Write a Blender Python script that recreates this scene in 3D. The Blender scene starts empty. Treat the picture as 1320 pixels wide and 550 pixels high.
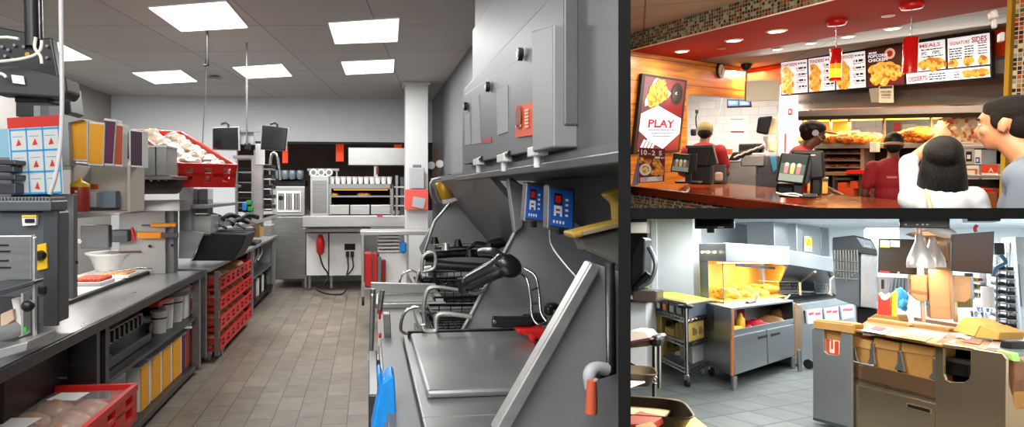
import bpy, bmesh, math, random
from mathutils import Vector, Matrix, Euler, noise
random.seed(7)
V = Vector
SC = bpy.context.scene
COL = SC.collection
PI = math.pi
F, PX, PY, CAMH = 800.0, 560.0, 245.0, 1.62

# ------------------------------------------------------------------ rooms
class Room:
    """A place with its own level floor. h is the eye height over its floor, the
    horizon of the place passes image row yh (at column xc) with slope s, and its
    local Y axis points towards image column xv on that horizon."""
    def __init__(self, h, xc, yh, s, xv):
        w = lambda x, y: V(((x-PX)/F, 1.0, (PY-y)/F))
        d0, d1 = w(xc, yh), w(xc+100, yh+100*s)
        ez = d1.cross(d0).normalized()
        if ez.z < 0: ez = -ez
        dv = w(xv, yh+(xv-xc)*s)
        ey = (dv-ez*dv.dot(ez)).normalized()
        ex = ey.cross(ez).normalized()
        self.h = h
        R = Matrix((ex, ey, ez)).transposed()
        self.R = R
        t = V((0, 0, CAMH))-R @ V((0, 0, h))
        self.M = Matrix.Translation(t) @ R.to_4x4()
    def ray(self, x, y):
        return self.R.transposed() @ V(((x-PX)/F, 1.0, (PY-y)/F))
    def P(self, x, y, X=None, Y=None, Z=None, pl=None):
        o = V((0, 0, self.h)); d = self.ray(x, y)
        if X is not None: t = (X-o.x)/d.x
        elif Y is not None: t = (Y-o.y)/d.y
        elif Z is not None: t = (Z-o.z)/d.z
        else:
            A, B = pl; n = V((-(B[1]-A[1]), B[0]-A[0], 0))
            t = n.dot(V((A[0], A[1], 0))-o)/n.dot(d)
        return o+d*t
ROOMS = []
CUR = [None]
def use(r, lim):
    CUR[0] = r; r.lim = lim; r.idx = len(ROOMS); ROOMS.append(r)
def P(x, y, **k): return CUR[0].P(x, y, **k)

# ------------------------------------------------------------------ materials
def lin(c):
    if isinstance(c, str):
        c = [int(c[i:i+2], 16)/255 for i in (0, 2, 4)]
    return [((u/12.92) if u <= .04045 else ((u+.055)/1.055)**2.4) for u in c]+[1]
MATS = {}
def mat(name, color, rough=.5, metal=0., emit=0., ecol=None, bump=0., bscale=40, var=0., vscale=4, stretch=(1, 1, 1), alpha=1, trans=0., coat=0., ior=1.45, spec=None):
    if name in MATS: return MATS[name]
    m = bpy.data.materials.new(name); m.use_nodes = True
    nt = m.node_tree; b = nt.nodes['Principled BSDF']
    b.inputs['Base Color'].default_value = lin(color)
    b.inputs['Roughness'].default_value = rough
    b.inputs['Metallic'].default_value = metal
    b.inputs['Coat Weight'].default_value = coat
    b.inputs['IOR'].default_value = ior
    if spec is not None: b.inputs['Specular IOR Level'].default_value = spec
    if trans: b.inputs['Transmission Weight'].default_value = trans
    if alpha < 1: b.inputs['Alpha'].default_value = alpha
    if emit:
        b.inputs['Emission Color'].default_value = lin(ecol or color)
        b.inputs['Emission Strength'].default_value = emit
    if var or bump:
        tc = nt.nodes.new('ShaderNodeTexCoord'); mp = nt.nodes.new('ShaderNodeMapping')
        mp.inputs['Scale'].default_value = stretch
        nt.links.new(tc.outputs['Object'], mp.inputs['Vector'])
        if var:
            n = nt.nodes.new('ShaderNodeTexNoise'); n.inputs['Scale'].default_value = vscale; n.inputs['Detail'].default_value = 5
            nt.links.new(mp.outputs[0], n.inputs['Vector'])
            mx = nt.nodes.new('ShaderNodeMix'); mx.data_type = 'RGBA'
            c = lin(color)
            mx.inputs[6].default_value = [max(0, u*(1-var)) for u in c[:3]]+[1]
            mx.inputs[7].default_value = [min(1, u*(1+var)) for u in c[:3]]+[1]
            mr = nt.nodes.new('ShaderNodeMapRange'); mr.inputs[1].default_value = .3; mr.inputs[2].default_value = .7
            nt.links.new(n.outputs[0], mr.inputs[0])
            nt.links.new(mr.outputs[0], mx.inputs[0]); nt.links.new(mx.outputs[2], b.inputs['Base Color'])
            if emit and not ecol: nt.links.new(mx.outputs[2], b.inputs['Emission Color'])
            if metal > .3:
                m2 = nt.nodes.new('ShaderNodeMapRange'); m2.inputs[3].default_value = max(.05, rough-min(.08, var)); m2.inputs[4].default_value = rough+min(.1, var)
                nt.links.new(n.outputs[0], m2.inputs[0]); nt.links.new(m2.outputs[0], b.inputs['Roughness'])
        if bump:
            n = nt.nodes.new('ShaderNodeTexNoise'); n.inputs['Scale'].default_value = bscale; n.inputs['Detail'].default_value = 4
            nt.links.new(mp.outputs[0], n.inputs['Vector'])
            bp = nt.nodes.new('ShaderNodeBump'); bp.inputs['Strength'].default_value = bump; bp.inputs['Distance'].default_value = .01
            nt.links.new(n.outputs[0], bp.inputs['Height']); nt.links.new(bp.outputs[0], b.inputs['Normal'])
    MATS[name] = m
    return m

def cells(name, cols, sx, sy, grout, axes='XY', gap=.06, rough=.3, offset=0.0, rot=0, var=.0, coat=0, metal=0, origin=(0, 0), blotch=0):
    """Tiles / planks / mosaic: cells sx by sy metres; each cell takes one colour of cols."""
    if name in MATS: return MATS[name]
    m = bpy.data.materials.new(name); m.use_nodes = True
    nt = m.node_tree; L = nt.links; b = nt.nodes['Principled BSDF']; N = nt.nodes.new
    b.inputs['Roughness'].default_value = rough; b.inputs['Metallic'].default_value = metal; b.inputs['Coat Weight'].default_value = coat
    tc = N('ShaderNodeTexCoord'); sp = N('ShaderNodeSeparateXYZ')
    rt = N('ShaderNodeVectorRotate'); rt.rotation_type = 'Z_AXIS'; rt.inputs['Angle'].default_value = rot
    L.new(tc.outputs['Object'], rt.inputs['Vector']); L.new(rt.outputs[0], sp.inputs[0])
    def M(op, a, b_=None, c=None):
        n = N('ShaderNodeMath'); n.operation = op
        for i, v in enumerate((a, b_, c)):
            if v is None: continue
            if isinstance(v, (int, float)): n.inputs[i].default_value = v
            else: L.new(v, n.inputs[i])
        return n.outputs[0]
    ax = {'X': sp.outputs[0], 'Y': sp.outputs[1], 'Z': sp.outputs[2]}
    u = M('DIVIDE', M('ADD', ax[axes[0]], origin[0]), sx); v = M('DIVIDE', M('ADD', ax[axes[1]], origin[1]), sy)
    row = M('FLOOR', v)
    if offset: u = M('ADD', u, M('MULTIPLY', row, offset))
    colu = M('FLOOR', u)
    fu, fv = M('FRACT', u), M('FRACT', v)
    eu = M('MINIMUM', fu, M('SUBTRACT', 1, fu)); ev = M('MINIMUM', fv, M('SUBTRACT', 1, fv))
    e = M('MINIMUM', M('MULTIPLY', eu, sx), M('MULTIPLY', ev, sy))
    g = M('LESS_THAN', e, gap*min(sx, sy)*.5)
    cv = N('ShaderNodeCombineXYZ'); L.new(colu, cv.inputs[0]); L.new(row, cv.inputs[1])
    wn = N('ShaderNodeTexWhiteNoise'); wn.noise_dimensions = '3D'; L.new(cv.outputs[0], wn.inputs['Vector'])
    cr = N('ShaderNodeValToRGB'); cr.color_ramp.interpolation = 'CONSTANT'
    el = cr.color_ramp.elements
    while len(el) < len(cols): el.new(.5)
    for i, c in enumerate(cols):
        el[i].position = i/len(cols); el[i].color = lin(c)
    L.new(wn.outputs['Value'], cr.inputs[0])
    mx = N('ShaderNodeMix'); mx.data_type = 'RGBA'; L.new(g, mx.inputs[0]); mx.inputs[7].default_value = lin(grout)
    if blotch:
        nz = N('ShaderNodeTexNoise'); nz.inputs['Scale'].default_value = blotch; nz.inputs['Detail'].default_value = 6
        L.new(tc.outputs['Object'], nz.inputs['Vector'])
        mr = N('ShaderNodeMapRange'); mr.inputs[1].default_value = .3; mr.inputs[2].default_value = .7; mr.inputs[3].default_value = .82; mr.inputs[4].default_value = 1.12
        L.new(nz.outputs[0], mr.inputs[0])
        vm = N('ShaderNodeVectorMath'); vm.operation = 'SCALE'; L.new(cr.outputs[0], vm.inputs[0]); L.new(mr.outputs[0], vm.inputs['Scale'])
        L.new(vm.outputs[0], mx.inputs[6])
    else: L.new(cr.outputs[0], mx.inputs[6])
    L.new(mx.outputs[2], b.inputs['Base Color'])
    bp = N('ShaderNodeBump'); bp.inputs['Strength'].default_value = .4; bp.inputs['Distance'].default_value = .003
    L.new(M('SUBTRACT', 1, g), bp.inputs['Height']); L.new(bp.outputs[0], b.inputs['Normal'])
    MATS[name] = m
    return m

def wood(name, c1, c2, rough=.35, scale=3, axis=(1, 12, 12), pw=.16, paxis='Z', knots=True):
    if name in MATS: return MATS[name]
    m = bpy.data.materials.new(name); m.use_nodes = True
    nt = m.node_tree; L = nt.links; b = nt.nodes['Principled BSDF']; N = nt.nodes.new
    b.inputs['Roughness'].default_value = rough
    tc = N('ShaderNodeTexCoord'); mp = N('ShaderNodeMapping'); mp.inputs['Scale'].default_value = axis
    L.new(tc.outputs['Object'], mp.inputs['Vector'])
    n = N('ShaderNodeTexNoise'); n.inputs['Scale'].default_value = scale; n.inputs['Detail'].default_value = 6; n.inputs['Distortion'].default_value = .6
    L.new(mp.outputs[0], n.inputs['Vector'])
    cr = N('ShaderNodeValToRGB'); cr.color_ramp.elements[0].position = .35; cr.color_ramp.elements[1].position = .68
    cr.color_ramp.elements[0].color = lin(c2); cr.color_ramp.elements[1].color = lin(c1)
    L.new(n.outputs[0], cr.inputs[0])
    if pw:
        sp = N('ShaderNodeSeparateXYZ'); L.new(tc.outputs['Object'], sp.inputs[0])
        d = N('ShaderNodeMath'); d.operation = 'DIVIDE'; L.new(sp.outputs['XYZ'.index(paxis)], d.inputs[0]); d.inputs[1].default_value = pw
        fr = N('ShaderNodeMath'); fr.operation = 'FRACT'; L.new(d.outputs[0], fr.inputs[0])
        ls = N('ShaderNodeMath'); ls.operation = 'LESS_THAN'; L.new(fr.outputs[0], ls.inputs[0]); ls.inputs[1].default_value = .04
        mx = N('ShaderNodeMix'); mx.data_type = 'RGBA'; L.new(ls.outputs[0], mx.inputs[0]); L.new(cr.outputs[0], mx.inputs[6])
        mx.inputs[7].default_value = [u*.35 for u in lin(c2)[:3]]+[1]
        L.new(mx.outputs[2], b.inputs['Base Color'])
    else: L.new(cr.outputs[0], b.inputs['Base Color'])
    MATS[name] = m
    return m

def spots(name, c1, c2, scale=30, c3=None, rough=.5, thr=.5, emit=0):
    """Voronoi-mottled food and wrappers."""
    if name in MATS: return MATS[name]
    m = bpy.data.materials.new(name); m.use_nodes = True
    nt = m.node_tree; L = nt.links; b = nt.nodes['Principled BSDF']; N = nt.nodes.new
    b.inputs['Roughness'].default_value = rough
    tc = N('ShaderNodeTexCoord'); v = N('ShaderNodeTexVoronoi'); v.inputs['Scale'].default_value = scale
    L.new(tc.outputs['Object'], v.inputs['Vector'])
    cr = N('ShaderNodeValToRGB'); e = cr.color_ramp.elements
    e[0].color = lin(c1); e[0].position = .2; e[1].color = lin(c2); e[1].position = thr
    if c3: q = e.new(.85); q.color = lin(c3)
    sp = N('ShaderNodeSeparateColor'); L.new(v.outputs['Color'], sp.inputs[0]); L.new(sp.outputs[0], cr.inputs[0])
    L.new(cr.outputs[0], b.inputs['Base Color'])
    if emit: L.new(cr.outputs[0], b.inputs['Emission Color']); b.inputs['Emission Strength'].default_value = emit
    bp = N('ShaderNodeBump'); bp.inputs['Strength'].default_value = .6; bp.inputs['Distance'].default_value = .01
    L.new(v.outputs['Distance'], bp.inputs['Height']); L.new(bp.outputs[0], b.inputs['Normal'])
    MATS[name] = m
    return m

# ------------------------------------------------------------------ mesh builder (room coordinates)
class MB:
    def __init__(s, m=None, T=None):
        s.v, s.f, s.fm, s.fs, s.ml, s.cur, s.T = [], [], [], [], [], None, T
        if m: s.m(m)
    def m(s, mt):
        if mt not in s.ml: s.ml.append(mt)
        s.cur = s.ml.index(mt); return s
    def add(s, vs, fs, smooth=False, mt=None):
        if mt: s.m(mt)
        k = len(s.v)
        s.v += [(s.T @ V(p)) if s.T else V(p) for p in vs]
        for f in fs:
            s.f.append([i+k for i in f]); s.fm.append(s.cur or 0); s.fs.append(smooth)
        return s
    def hexa(s, p, mt=None):   # p: bottom 4, top 4, same winding
        return s.add(p, [(3, 2, 1, 0), (4, 5, 6, 7), (0, 1, 5, 4), (1, 2, 6, 5), (2, 3, 7, 6), (3, 0, 4, 7)], mt=mt)
    def box(s, x0, y0, z0, x1, y1, z1, mt=None):
        x0, x1 = sorted((x0, x1)); y0, y1 = sorted((y0, y1)); z0, z1 = sorted((z0, z1))
        return s.hexa([(x0, y0, z0), (x1, y0, z0), (x1, y1, z0), (x0, y1, z0), (x0, y0, z1), (x1, y0, z1), (x1, y1, z1), (x0, y1, z1)], mt)
    def prism(s, poly, vec, mt=None):
        n = len(poly); vec = V(vec); a = [V(p) for p in poly]
        vs = a+[p+vec for p in a]
        return s.add(vs, [tuple(range(n)), tuple(range(2*n-1, n-1, -1))]+[(i, i+n, (i+1) % n+n, (i+1) % n) for i in range(n)], mt=mt)
    def cyl(s, p0, p1, r0, r1=None, n=16, mt=None, caps=True, smooth=True):
        p0, p1 = V(p0), V(p1); r1 = r0 if r1 is None else r1
        d = (p1-p0).normalized(); a = d.orthogonal().normalized(); b = d.cross(a)
        vs = []
        for p, r in ((p0, r0), (p1, r1)):
            for i in range(n):
                t = 2*PI*i/n; vs.append(p+a*math.cos(t)*r+b*math.sin(t)*r)
        s.add(vs, [(i, (i+1) % n, (i+1) % n+n, i+n) for i in range(n)], smooth, mt)
        if caps: s.add(vs, [tuple(range(n-1, -1, -1)), tuple(range(n, 2*n))])
        return s
    def tube(s, pts, r, n=8, mt=None, closed=False):
        pts = [V(p) for p in pts]; rs = r if isinstance(r, (list, tuple)) else [r]*len(pts)
        a = None; vs = []; K = len(pts)
        for i, p in enumerate(pts):
            d = (pts[min(i+1, K-1)]-pts[max(i-1, 0)])
            if d.length < 1e-9: d = V((0, 0, 1))
            d.normalize()
            if a is None: a = d.orthogonal().normalized()
            a = (a-d*a.dot(d))
            a = a.normalized() if a.length > 1e-6 else d.orthogonal().normalized()
            b = d.cross(a)
            for j in range(n):
                t = 2*PI*j/n; vs.append(p+(a*math.cos(t)+b*math.sin(t))*rs[i])
        fs = []
        for i in range(K-1):
            for j in range(n): fs.append((i*n+j, i*n+(j+1) % n, (i+1)*n+(j+1) % n, (i+1)*n+j))
        s.add(vs, fs, True, mt)
        s.add(vs, [tuple(range(n-1, -1, -1)), tuple(range((K-1)*n, K*n))])
        return s
    def lathe(s, prof, c, n=20, mt=None, M=None, sy=1):
        c = V(c); vs = []
        for r, z in prof:
            for i in range(n):
                t = 2*PI*i/n; p = V((math.cos(t)*r, math.sin(t)*r*sy, z))
                vs.append(c+(M @ p if M else p))
        fs = [(k*n+i, k*n+(i+1) % n, (k+1)*n+(i+1) % n, (k+1)*n+i) for k in range(len(prof)-1) for i in range(n)]
        s.add(vs, fs, True, mt)
        s.add(vs, [tuple(range(n-1, -1, -1)), tuple(range((len(prof)-1)*n, len(prof)*n))])
        return s
    def ell(s, c, r, mt=None, M=None, n=14, k=9, lump=0, seed=0):
        c = V(c); r = (r, r, r) if isinstance(r, (int, float)) else r
        vs = [V((0, 0, -1))]
        for i in range(1, k):
            ph = PI*i/k-PI/2
            for j in range(n):
                t = 2*PI*j/n; vs.append(V((math.cos(ph)*math.cos(t), math.cos(ph)*math.sin(t), math.sin(ph))))
        vs.append(V((0, 0, 1)))
        out = []
        for p in vs:
            q = p*(1+(lump*noise.noise(p*1.8+V((seed*3.1, seed, 0))) if lump else 0))
            q = V((q.x*r[0], q.y*r[1], q.z*r[2]))
            out.append(c+(M @ q if M else q))
        fs = [(0, 1+(j+1) % n, 1+j) for j in range(n)]
        for i in range(k-2):
            for j in range(n): fs.append((1+i*n+j, 1+i*n+(j+1) % n, 1+(i+1)*n+(j+1) % n, 1+(i+1)*n+j))
        e = len(vs)-1; b = 1+(k-2)*n
        fs += [(b+j, b+(j+1) % n, e) for j in range(n)]
        return s.add(out, fs, True, mt)
    def fbox(s, x0, y0, x1, y1, Y, d, mt=None):
        """box whose front stands at depth Y and fills the image rectangle"""
        ym, xm = (y0+y1)/2, (x0+x1)/2
        a, b = P(x0, ym, Y=Y), P(x1, ym, Y=Y); t, u = P(xm, y0, Y=Y), P(xm, y1, Y=Y)
        return s.box(a.x, Y, u.z, b.x, Y+d, t.z, mt)
    def fpoly(s, pts, Y, d, mt=None):
        """outline from the photograph at depth Y, real thickness d"""
        return s.prism([P(x, y, Y=Y) for x, y in pts], (0, d, 0), mt)
    def lbox(s, pl, x0, x1, z0, z1, d, mt=None, e0=0, e1=0):
        """box standing on the plan line pl between image columns x0..x1, from height z0 to z1, thickness d away from the viewer"""
        A, B = foot(pl, x0), foot(pl, x1)
        u = (B-A).normalized(); A = A-u*e0; B = B+u*e1
        n = V((-u.y, u.x, 0));
        if n.dot(A+B) < 0: n = -n
        n = n*d
        q = [A, B, B+n, A+n]
        return s.hexa([V((p.x, p.y, z0)) for p in q]+[V((p.x, p.y, z1)) for p in q], mt)
    def build(s, name, par=None, root=None, bev=0, sub=0, kind=None, shade=None):
        ref = root if root is not None else par
        me = bpy.data.meshes.new(name)
        M = Matrix(ref['_m']) if (ref is not None and '_m' in ref) else None
        vs = s.v
        if M is None and par is None:
            lo = V([min(p[i] for p in vs) for i in range(3)]); hi = V([max(p[i] for p in vs) for i in range(3)])
            c = V(((lo.x+hi.x)/2, (lo.y+hi.y)/2, lo.z)); M = Matrix.Translation(c)
        Mi = M.inverted()
        me.from_pydata([Mi @ p for p in vs], [], s.f)
        for mt in s.ml: me.materials.append(mt)
        me.polygons.foreach_set('material_index', s.fm); me.polygons.foreach_set('use_smooth', s.fs)
        me.validate(); me.update()
        bm = bmesh.new(); bm.from_mesh(me); bmesh.ops.recalc_face_normals(bm, faces=bm.faces); bm.to_mesh(me); bm.free()
        o = bpy.data.objects.new(name, me); COL.objects.link(o)
        if par is None:
            o.matrix_world = CUR[0].M @ M; o['_room'] = CUR[0].idx; o['_m'] = [list(r) for r in M]
        else:
            o.parent = par; o['_m'] = par['_m']
        if bev:
            b = o.modifiers.new('bevel', 'BEVEL'); b.width = bev; b.segments = 2; b.limit_method = 'ANGLE'; b.angle_limit = .7
        if sub:
            b = o.modifiers.new('sub', 'SUBSURF'); b.levels = b.render_levels = sub
        if kind: o['kind'] = kind
        return o

def foot(pl, x):
    """plan point of line pl=(A,B) under image column x (taken on the horizon)"""
    A, B = V((pl[0][0], pl[0][1], 0)), V((pl[1][0], pl[1][1], 0))
    if isinstance(x, tuple):
        q = P(x[0], x[1], pl=pl); return V((q.x, q.y, 0))
    d = CUR[0].ray(x, CUR[0].hy(x)); d = V((d.x, d.y, 0))
    n = V((-(B-A).y, (B-A).x, 0)); t = n.dot(A)/n.dot(d)
    return d*t
def _hy(self, x):
    lo, hi = -2000.0, 3000.0
    for _ in range(50):
        m = (lo+hi)/2
        if self.ray(x, m).z > 0: lo = m
        else: hi = m
    return lo
Room.hy = _hy
def at(x, dist):
    """plan point under image column x at forward distance dist (along local Y)"""
    d = CUR[0].ray(x, CUR[0].hy(x)); return V((d.x/d.y*dist, dist, 0))

def tag(o, label, cat, group=None, kind=None):
    o['label'] = label; o['category'] = cat
    if group: o['group'] = group
    if kind: o['kind'] = kind
    return o
def thing(name, label, cat, loc=(0, 0, 0), rz=0, group=None, rot=None):
    o = bpy.data.objects.new(name, None); COL.objects.link(o); o.empty_display_size = .1
    M = Matrix.Translation(V(loc)) @ (rot.to_4x4() if rot else Matrix.Rotation(rz, 4, 'Z'))
    o.matrix_world = CUR[0].M @ M; o['_room'] = CUR[0].idx; o['_m'] = [list(r) for r in M]
    return tag(o, label, cat, group)
def solo(name, mb, label, cat, group=None, **k):
    return tag(mb.build(name, **k), label, cat, group)
def struct(name, mb, **k):
    return mb.build(name, kind='structure', **k)
def dup(o, loc, rz=0, label=None, group=None, rot=None):
    kids = {}
    for q in bpy.data.objects: 
        if q.parent: kids.setdefault(q.parent.name, []).append(q)
    def cp(src, par):
        c = src.copy(); COL.objects.link(c)
        if par: c.parent = par
        for k in kids.get(src.name, []): cp(k, c)
        return c
    c = cp(o, None)
    M = Matrix.Translation(V(loc)) @ (rot.to_4x4() if rot else Matrix.Rotation(rz, 4, 'Z'))
    c.matrix_world = CUR[0].M @ M; c['_m'] = [list(r) for r in M]
    if label: c['label'] = label
    if group: c['group'] = group
    return c

# bilinear face: draws flat marks on a quad p00 (bottom-left), p10, p11, p01
class Face:
    def __init__(s, p00, p10, p11, p01, eps=.0015):
        s.q = [V(p) for p in (p00, p10, p11, p01)]; s.eps = eps
        s.n = (s.q[1]-s.q[0]).cross(s.q[3]-s.q[0]).normalized()
        c = V((0, 0, CUR[0].h))
        if s.n.dot(c-s.q[0]) < 0: s.n = -s.n
        s.w = ((s.q[1]-s.q[0]).length+(s.q[2]-s.q[3]).length)/2; s.hh = ((s.q[3]-s.q[0]).length+(s.q[2]-s.q[1]).length)/2
    def __call__(s, u, v, k=1):
        a, b, c, d = s.q
        return a*(1-u)*(1-v)+b*u*(1-v)+c*u*v+d*(1-u)*v+s.n*s.eps*k
    def rect(s, mb, u0, v0, u1, v1, mt, k=1):
        mb.add([s(u0, v0, k), s(u1, v0, k), s(u1, v1, k), s(u0, v1, k)], [(0, 1, 2, 3)], mt=mt)
    def poly(s, mb, pts, mt, k=1):
        mb.add([s(u, v, k) for u, v in pts], [tuple(range(len(pts)))], mt=mt)
    def disc(s, mb, u, v, r, mt, k=1, n=18, rv=None, wob=0, seed=0):
        rv = rv if rv is not None else r*s.w/s.hh
        pts = []
        for i in range(n):
            t = 2*PI*i/n; w = 1+wob*math.sin(t*3+seed)+wob*.6*math.sin(t*5+seed*2)
            pts.append((u+math.cos(t)*r*w, v+math.sin(t)*rv*w))
        s.poly(mb, pts, mt, k)
    def slab(s, mb, u0, v0, u1, v1, th, mt):   # solid panel behind the face
        q = [s(u0, v0, 0), s(u1, v0, 0), s(u1, v1, 0), s(u0, v1, 0)]
        mb.hexa([p-s.n*th for p in q]+q, mt)
    def text(s, mb, txt, u, v, h, mt, k=2, wide=None, align='L', slant=0, condense=1.0):
        """text with baseline at v, cap height h (fractions); optional total width"""
        vs, fs, w, hh = glyphs(txt)
        sc = h/.72; sx = sc*s.hh/s.w*condense
        if wide: sx = wide/w
        W = w*sx; u0 = u-(W/2 if align == 'C' else 0)
        mb.add([s(u0+(x+slant*y)*sx, v+y*sc, k) for x, y in vs], fs, mt=mt)
_G = {}
def glyphs(txt):
    if txt in _G: return _G[txt]
    cu = bpy.data.curves.new('tmp', 'FONT'); cu.body = txt; cu.size = 1; cu.resolution_u = 2; cu.offset = .028
    o = bpy.data.objects.new('tmp', cu); COL.objects.link(o)
    dg = bpy.context.evaluated_depsgraph_get(); me = bpy.data.meshes.new_from_object(o.evaluated_get(dg))
    vs = [(p.co.x, p.co.y) for p in me.vertices]; fs = [tuple(p.vertices) for p in me.polygons]
    bpy.data.objects.remove(o); bpy.data.meshes.remove(me); bpy.data.curves.remove(cu)
    w = max([x for x, y in vs] or [1]); _G[txt] = (vs, fs, w, 1)
    return _G[txt]
def scribble(fc, mb, u0, v, u1, h, mt, k=2, seed=0):
    """a line of print too small to read"""
    r = random.Random(seed); u = u0
    while u < u1:
        w = min(r.uniform(.4, 1.6)*h*fc.hh/fc.w*1.6, u1-u)
        if w > 0: fc.rect(mb, u, v, u+w, v+h*r.uniform(.75, 1), mt, k)
        u += w+h*fc.hh/fc.w*.45
def quad_at(pts, **k): return [P(x, y, **k) for x, y in pts]

def area(name, loc, sx, sy, power, color=(1, 1, 1), target=None, shape='RECTANGLE', spread=None):
    l = bpy.data.lights.new(name, 'AREA'); l.shape = shape; l.size = sx; l.size_y = sy; l.energy = power; l.color = color
    if spread: l.spread = spread
    o = bpy.data.objects.new(name, l); COL.objects.link(o)
    rot = Matrix.Identity(4)
    if target is not None:
        rot = (V(target)-V(loc)).to_track_quat('-Z', 'Y').to_matrix().to_4x4()
    o.matrix_world = CUR[0].M @ Matrix.Translation(V(loc)) @ rot
    return o
def point(name, loc, power, color=(1, 1, 1), r=.03):
    l = bpy.data.lights.new(name, 'POINT'); l.energy = power; l.color = color; l.shadow_soft_size = r
    o = bpy.data.objects.new(name, l); COL.objects.link(o); o.matrix_world = CUR[0].M @ Matrix.Translation(V(loc))
    return o
def remesh(mb, voxel, smooth=4, name='tmp'):
    """union of overlapping shapes as one continuous smooth skin (room coordinates)"""
    me = bpy.data.meshes.new(name); me.from_pydata([tuple(p) for p in mb.v], [], mb.f); me.update()
    o = bpy.data.objects.new(name, me); COL.objects.link(o)
    r = o.modifiers.new('r', 'REMESH'); r.mode = 'VOXEL'; r.voxel_size = voxel
    sm = o.modifiers.new('s', 'SMOOTH'); sm.iterations = smooth; sm.factor = .5
    dg = bpy.context.evaluated_depsgraph_get(); m2 = bpy.data.meshes.new_from_object(o.evaluated_get(dg))
    out = MB(); out.v = [p.co.copy() for p in m2.vertices]; out.f = [list(p.vertices) for p in m2.polygons]
    out.fm = [0]*len(out.f); out.fs = [True]*len(out.f)
    bpy.data.objects.remove(o); bpy.data.meshes.remove(m2)
    return out
def bezier(p, n=16):
    """smooth curve through points"""
    p = [V(q) for q in p]; out = []
    for i in range(len(p)-1):
        a = p[max(i-1, 0)]; b = p[i]; c = p[i+1]; d = p[min(i+2, len(p)-1)]
        for j in range(n):
            t = j/n
            out.append(.5*((2*b)+(c-a)*t+(2*a-5*b+4*c-d)*t*t+(3*b-a-3*c+d)*t**3))
    return out+[p[-1]]

# ------------------------------------------------------------------ shared materials
STEEL = mat('brushed_steel', '8f8f8e', .34, .85, var=.12, vscale=3, stretch=(1, 1, 14), bump=.03, bscale=60)
STEEL_L = mat('pale_steel', 'b4b4b3', .38, .75, var=.08, vscale=3, stretch=(1, 1, 10))
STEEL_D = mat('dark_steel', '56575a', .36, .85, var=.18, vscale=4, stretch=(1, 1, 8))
STEEL_M = mat('satin_steel_top', '98999a', .3, .6, var=.12, vscale=5, stretch=(4, 1, 1))
IRON = mat('blackened_iron', '1f2022', .45, .5, var=.25, vscale=12)
BLACK = mat('black_plastic', '101113', .4)
BLACKR = mat('black_rubber', '17181a', .7)
GREY = mat('grey_plastic', '6d6f72', .5)
LGREY = mat('light_grey_plastic', 'a6a8aa', .5)
WHITE = mat('white_plastic', 'd8d8d6', .45)
PAPER = mat('white_paper', 'dcdcd8', .8)
RED = mat('red_plastic', 'c0201c', .38)
REDD = mat('dark_red_plastic', '7e1518', .45)
ORANGE = mat('orange_plastic', 'e0641a', .45)
YELLOW = mat('yellow_plastic', 'e3b41e', .45)
AMBER = mat('amber_card', 'e9a11f', .6)
PURPLE = mat('purple_card', '5a2247', .6)
RUST = mat('rust_card', 'a8492a', .6)
BLUE = mat('blue_plastic', '1f7fd0', .45)
GREEN = mat('green_plastic', '2f9a45', .5)
CHROME = mat('chrome_wire', 'c4c4c6', .2, 1)
CARD = mat('brown_card', 'b98b55', .75)
PINK = mat('pinkish_red_card', 'd8564c', .6)
SCREEN = mat('dark_screen', '0d0f12', .12, coat=.3)
DARK = mat('unlit_interior', '14100e', .8)  # near-black colour paints the shade inside recesses
# =====================================================================  KITCHEN LINE (left)
R1 = Room(1.62, 400, 245, 0, 475)
use(R1, (None, 803, None, None))
def onX(x, X, z=0):      # point on the plane X=const under image column x
    p = P(x, 245, X=X); return V((X, p.y, z))
floor_m = cells('quarry_floor_tiles', ['7b7268', '756c62', '81786d', '7a7065'], .30, .175, '3c3834', axes='YX', gap=.035, rough=.42, offset=.5, blotch=9)
ceil_m = cells('ceiling_tiles', ['b9b7b2', 'b3b1ac', 'bbb9b5'], 1.15, 1.15, '8b8985', axes='XY', gap=.012, rough=.8, rot=.12)
wallm = mat('grey_painted_wall', 'c6c8ca', .7, var=.03)
sidem = mat('beige_painted_wall', '8d8a86', .8)
struct('floor', MB(floor_m).box(-4.6, -1, -.05, 2.2, 13, 0))
struct('ceiling', MB(ceil_m).box(-4.6, -1, 3.25, 2.2, 11.3, 3.3))
struct('wall_left', MB(sidem).box(-4.5, 4, 0, -4.4, 11.3, 3.25))
b = MB(wallm); b.box(-4.4, 11.2, 2.48, 2.0, 11.3, 3.25); b.box(-4.4, 11.2, 0, 2.0, 11.3, 1.25); b.box(-4.4, 11.2, 1.25, -2.3, 11.3, 2.48)
struct('wall_back', b)
struct('wall_far', MB(mat('brown_dining_wall', '3a2a20', .8, var=.3, vscale=2)).box(-4.4, 12.9, 0, 2.2, 13, 3.2))
struct('trim_1', MB(mat('black_gap_trim', '1a1918', .7)).box(-2.3, 11.17, 2.44, 2.0, 11.2, 2.48))
struct('column', MB(mat('pale_column_paint', 'c3c4c4', .6)).fbox(523, 105, 552, 372, 9.3, .35).fbox(520, 105, 555, 109, 9.28, .4), bev=.01)
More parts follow.
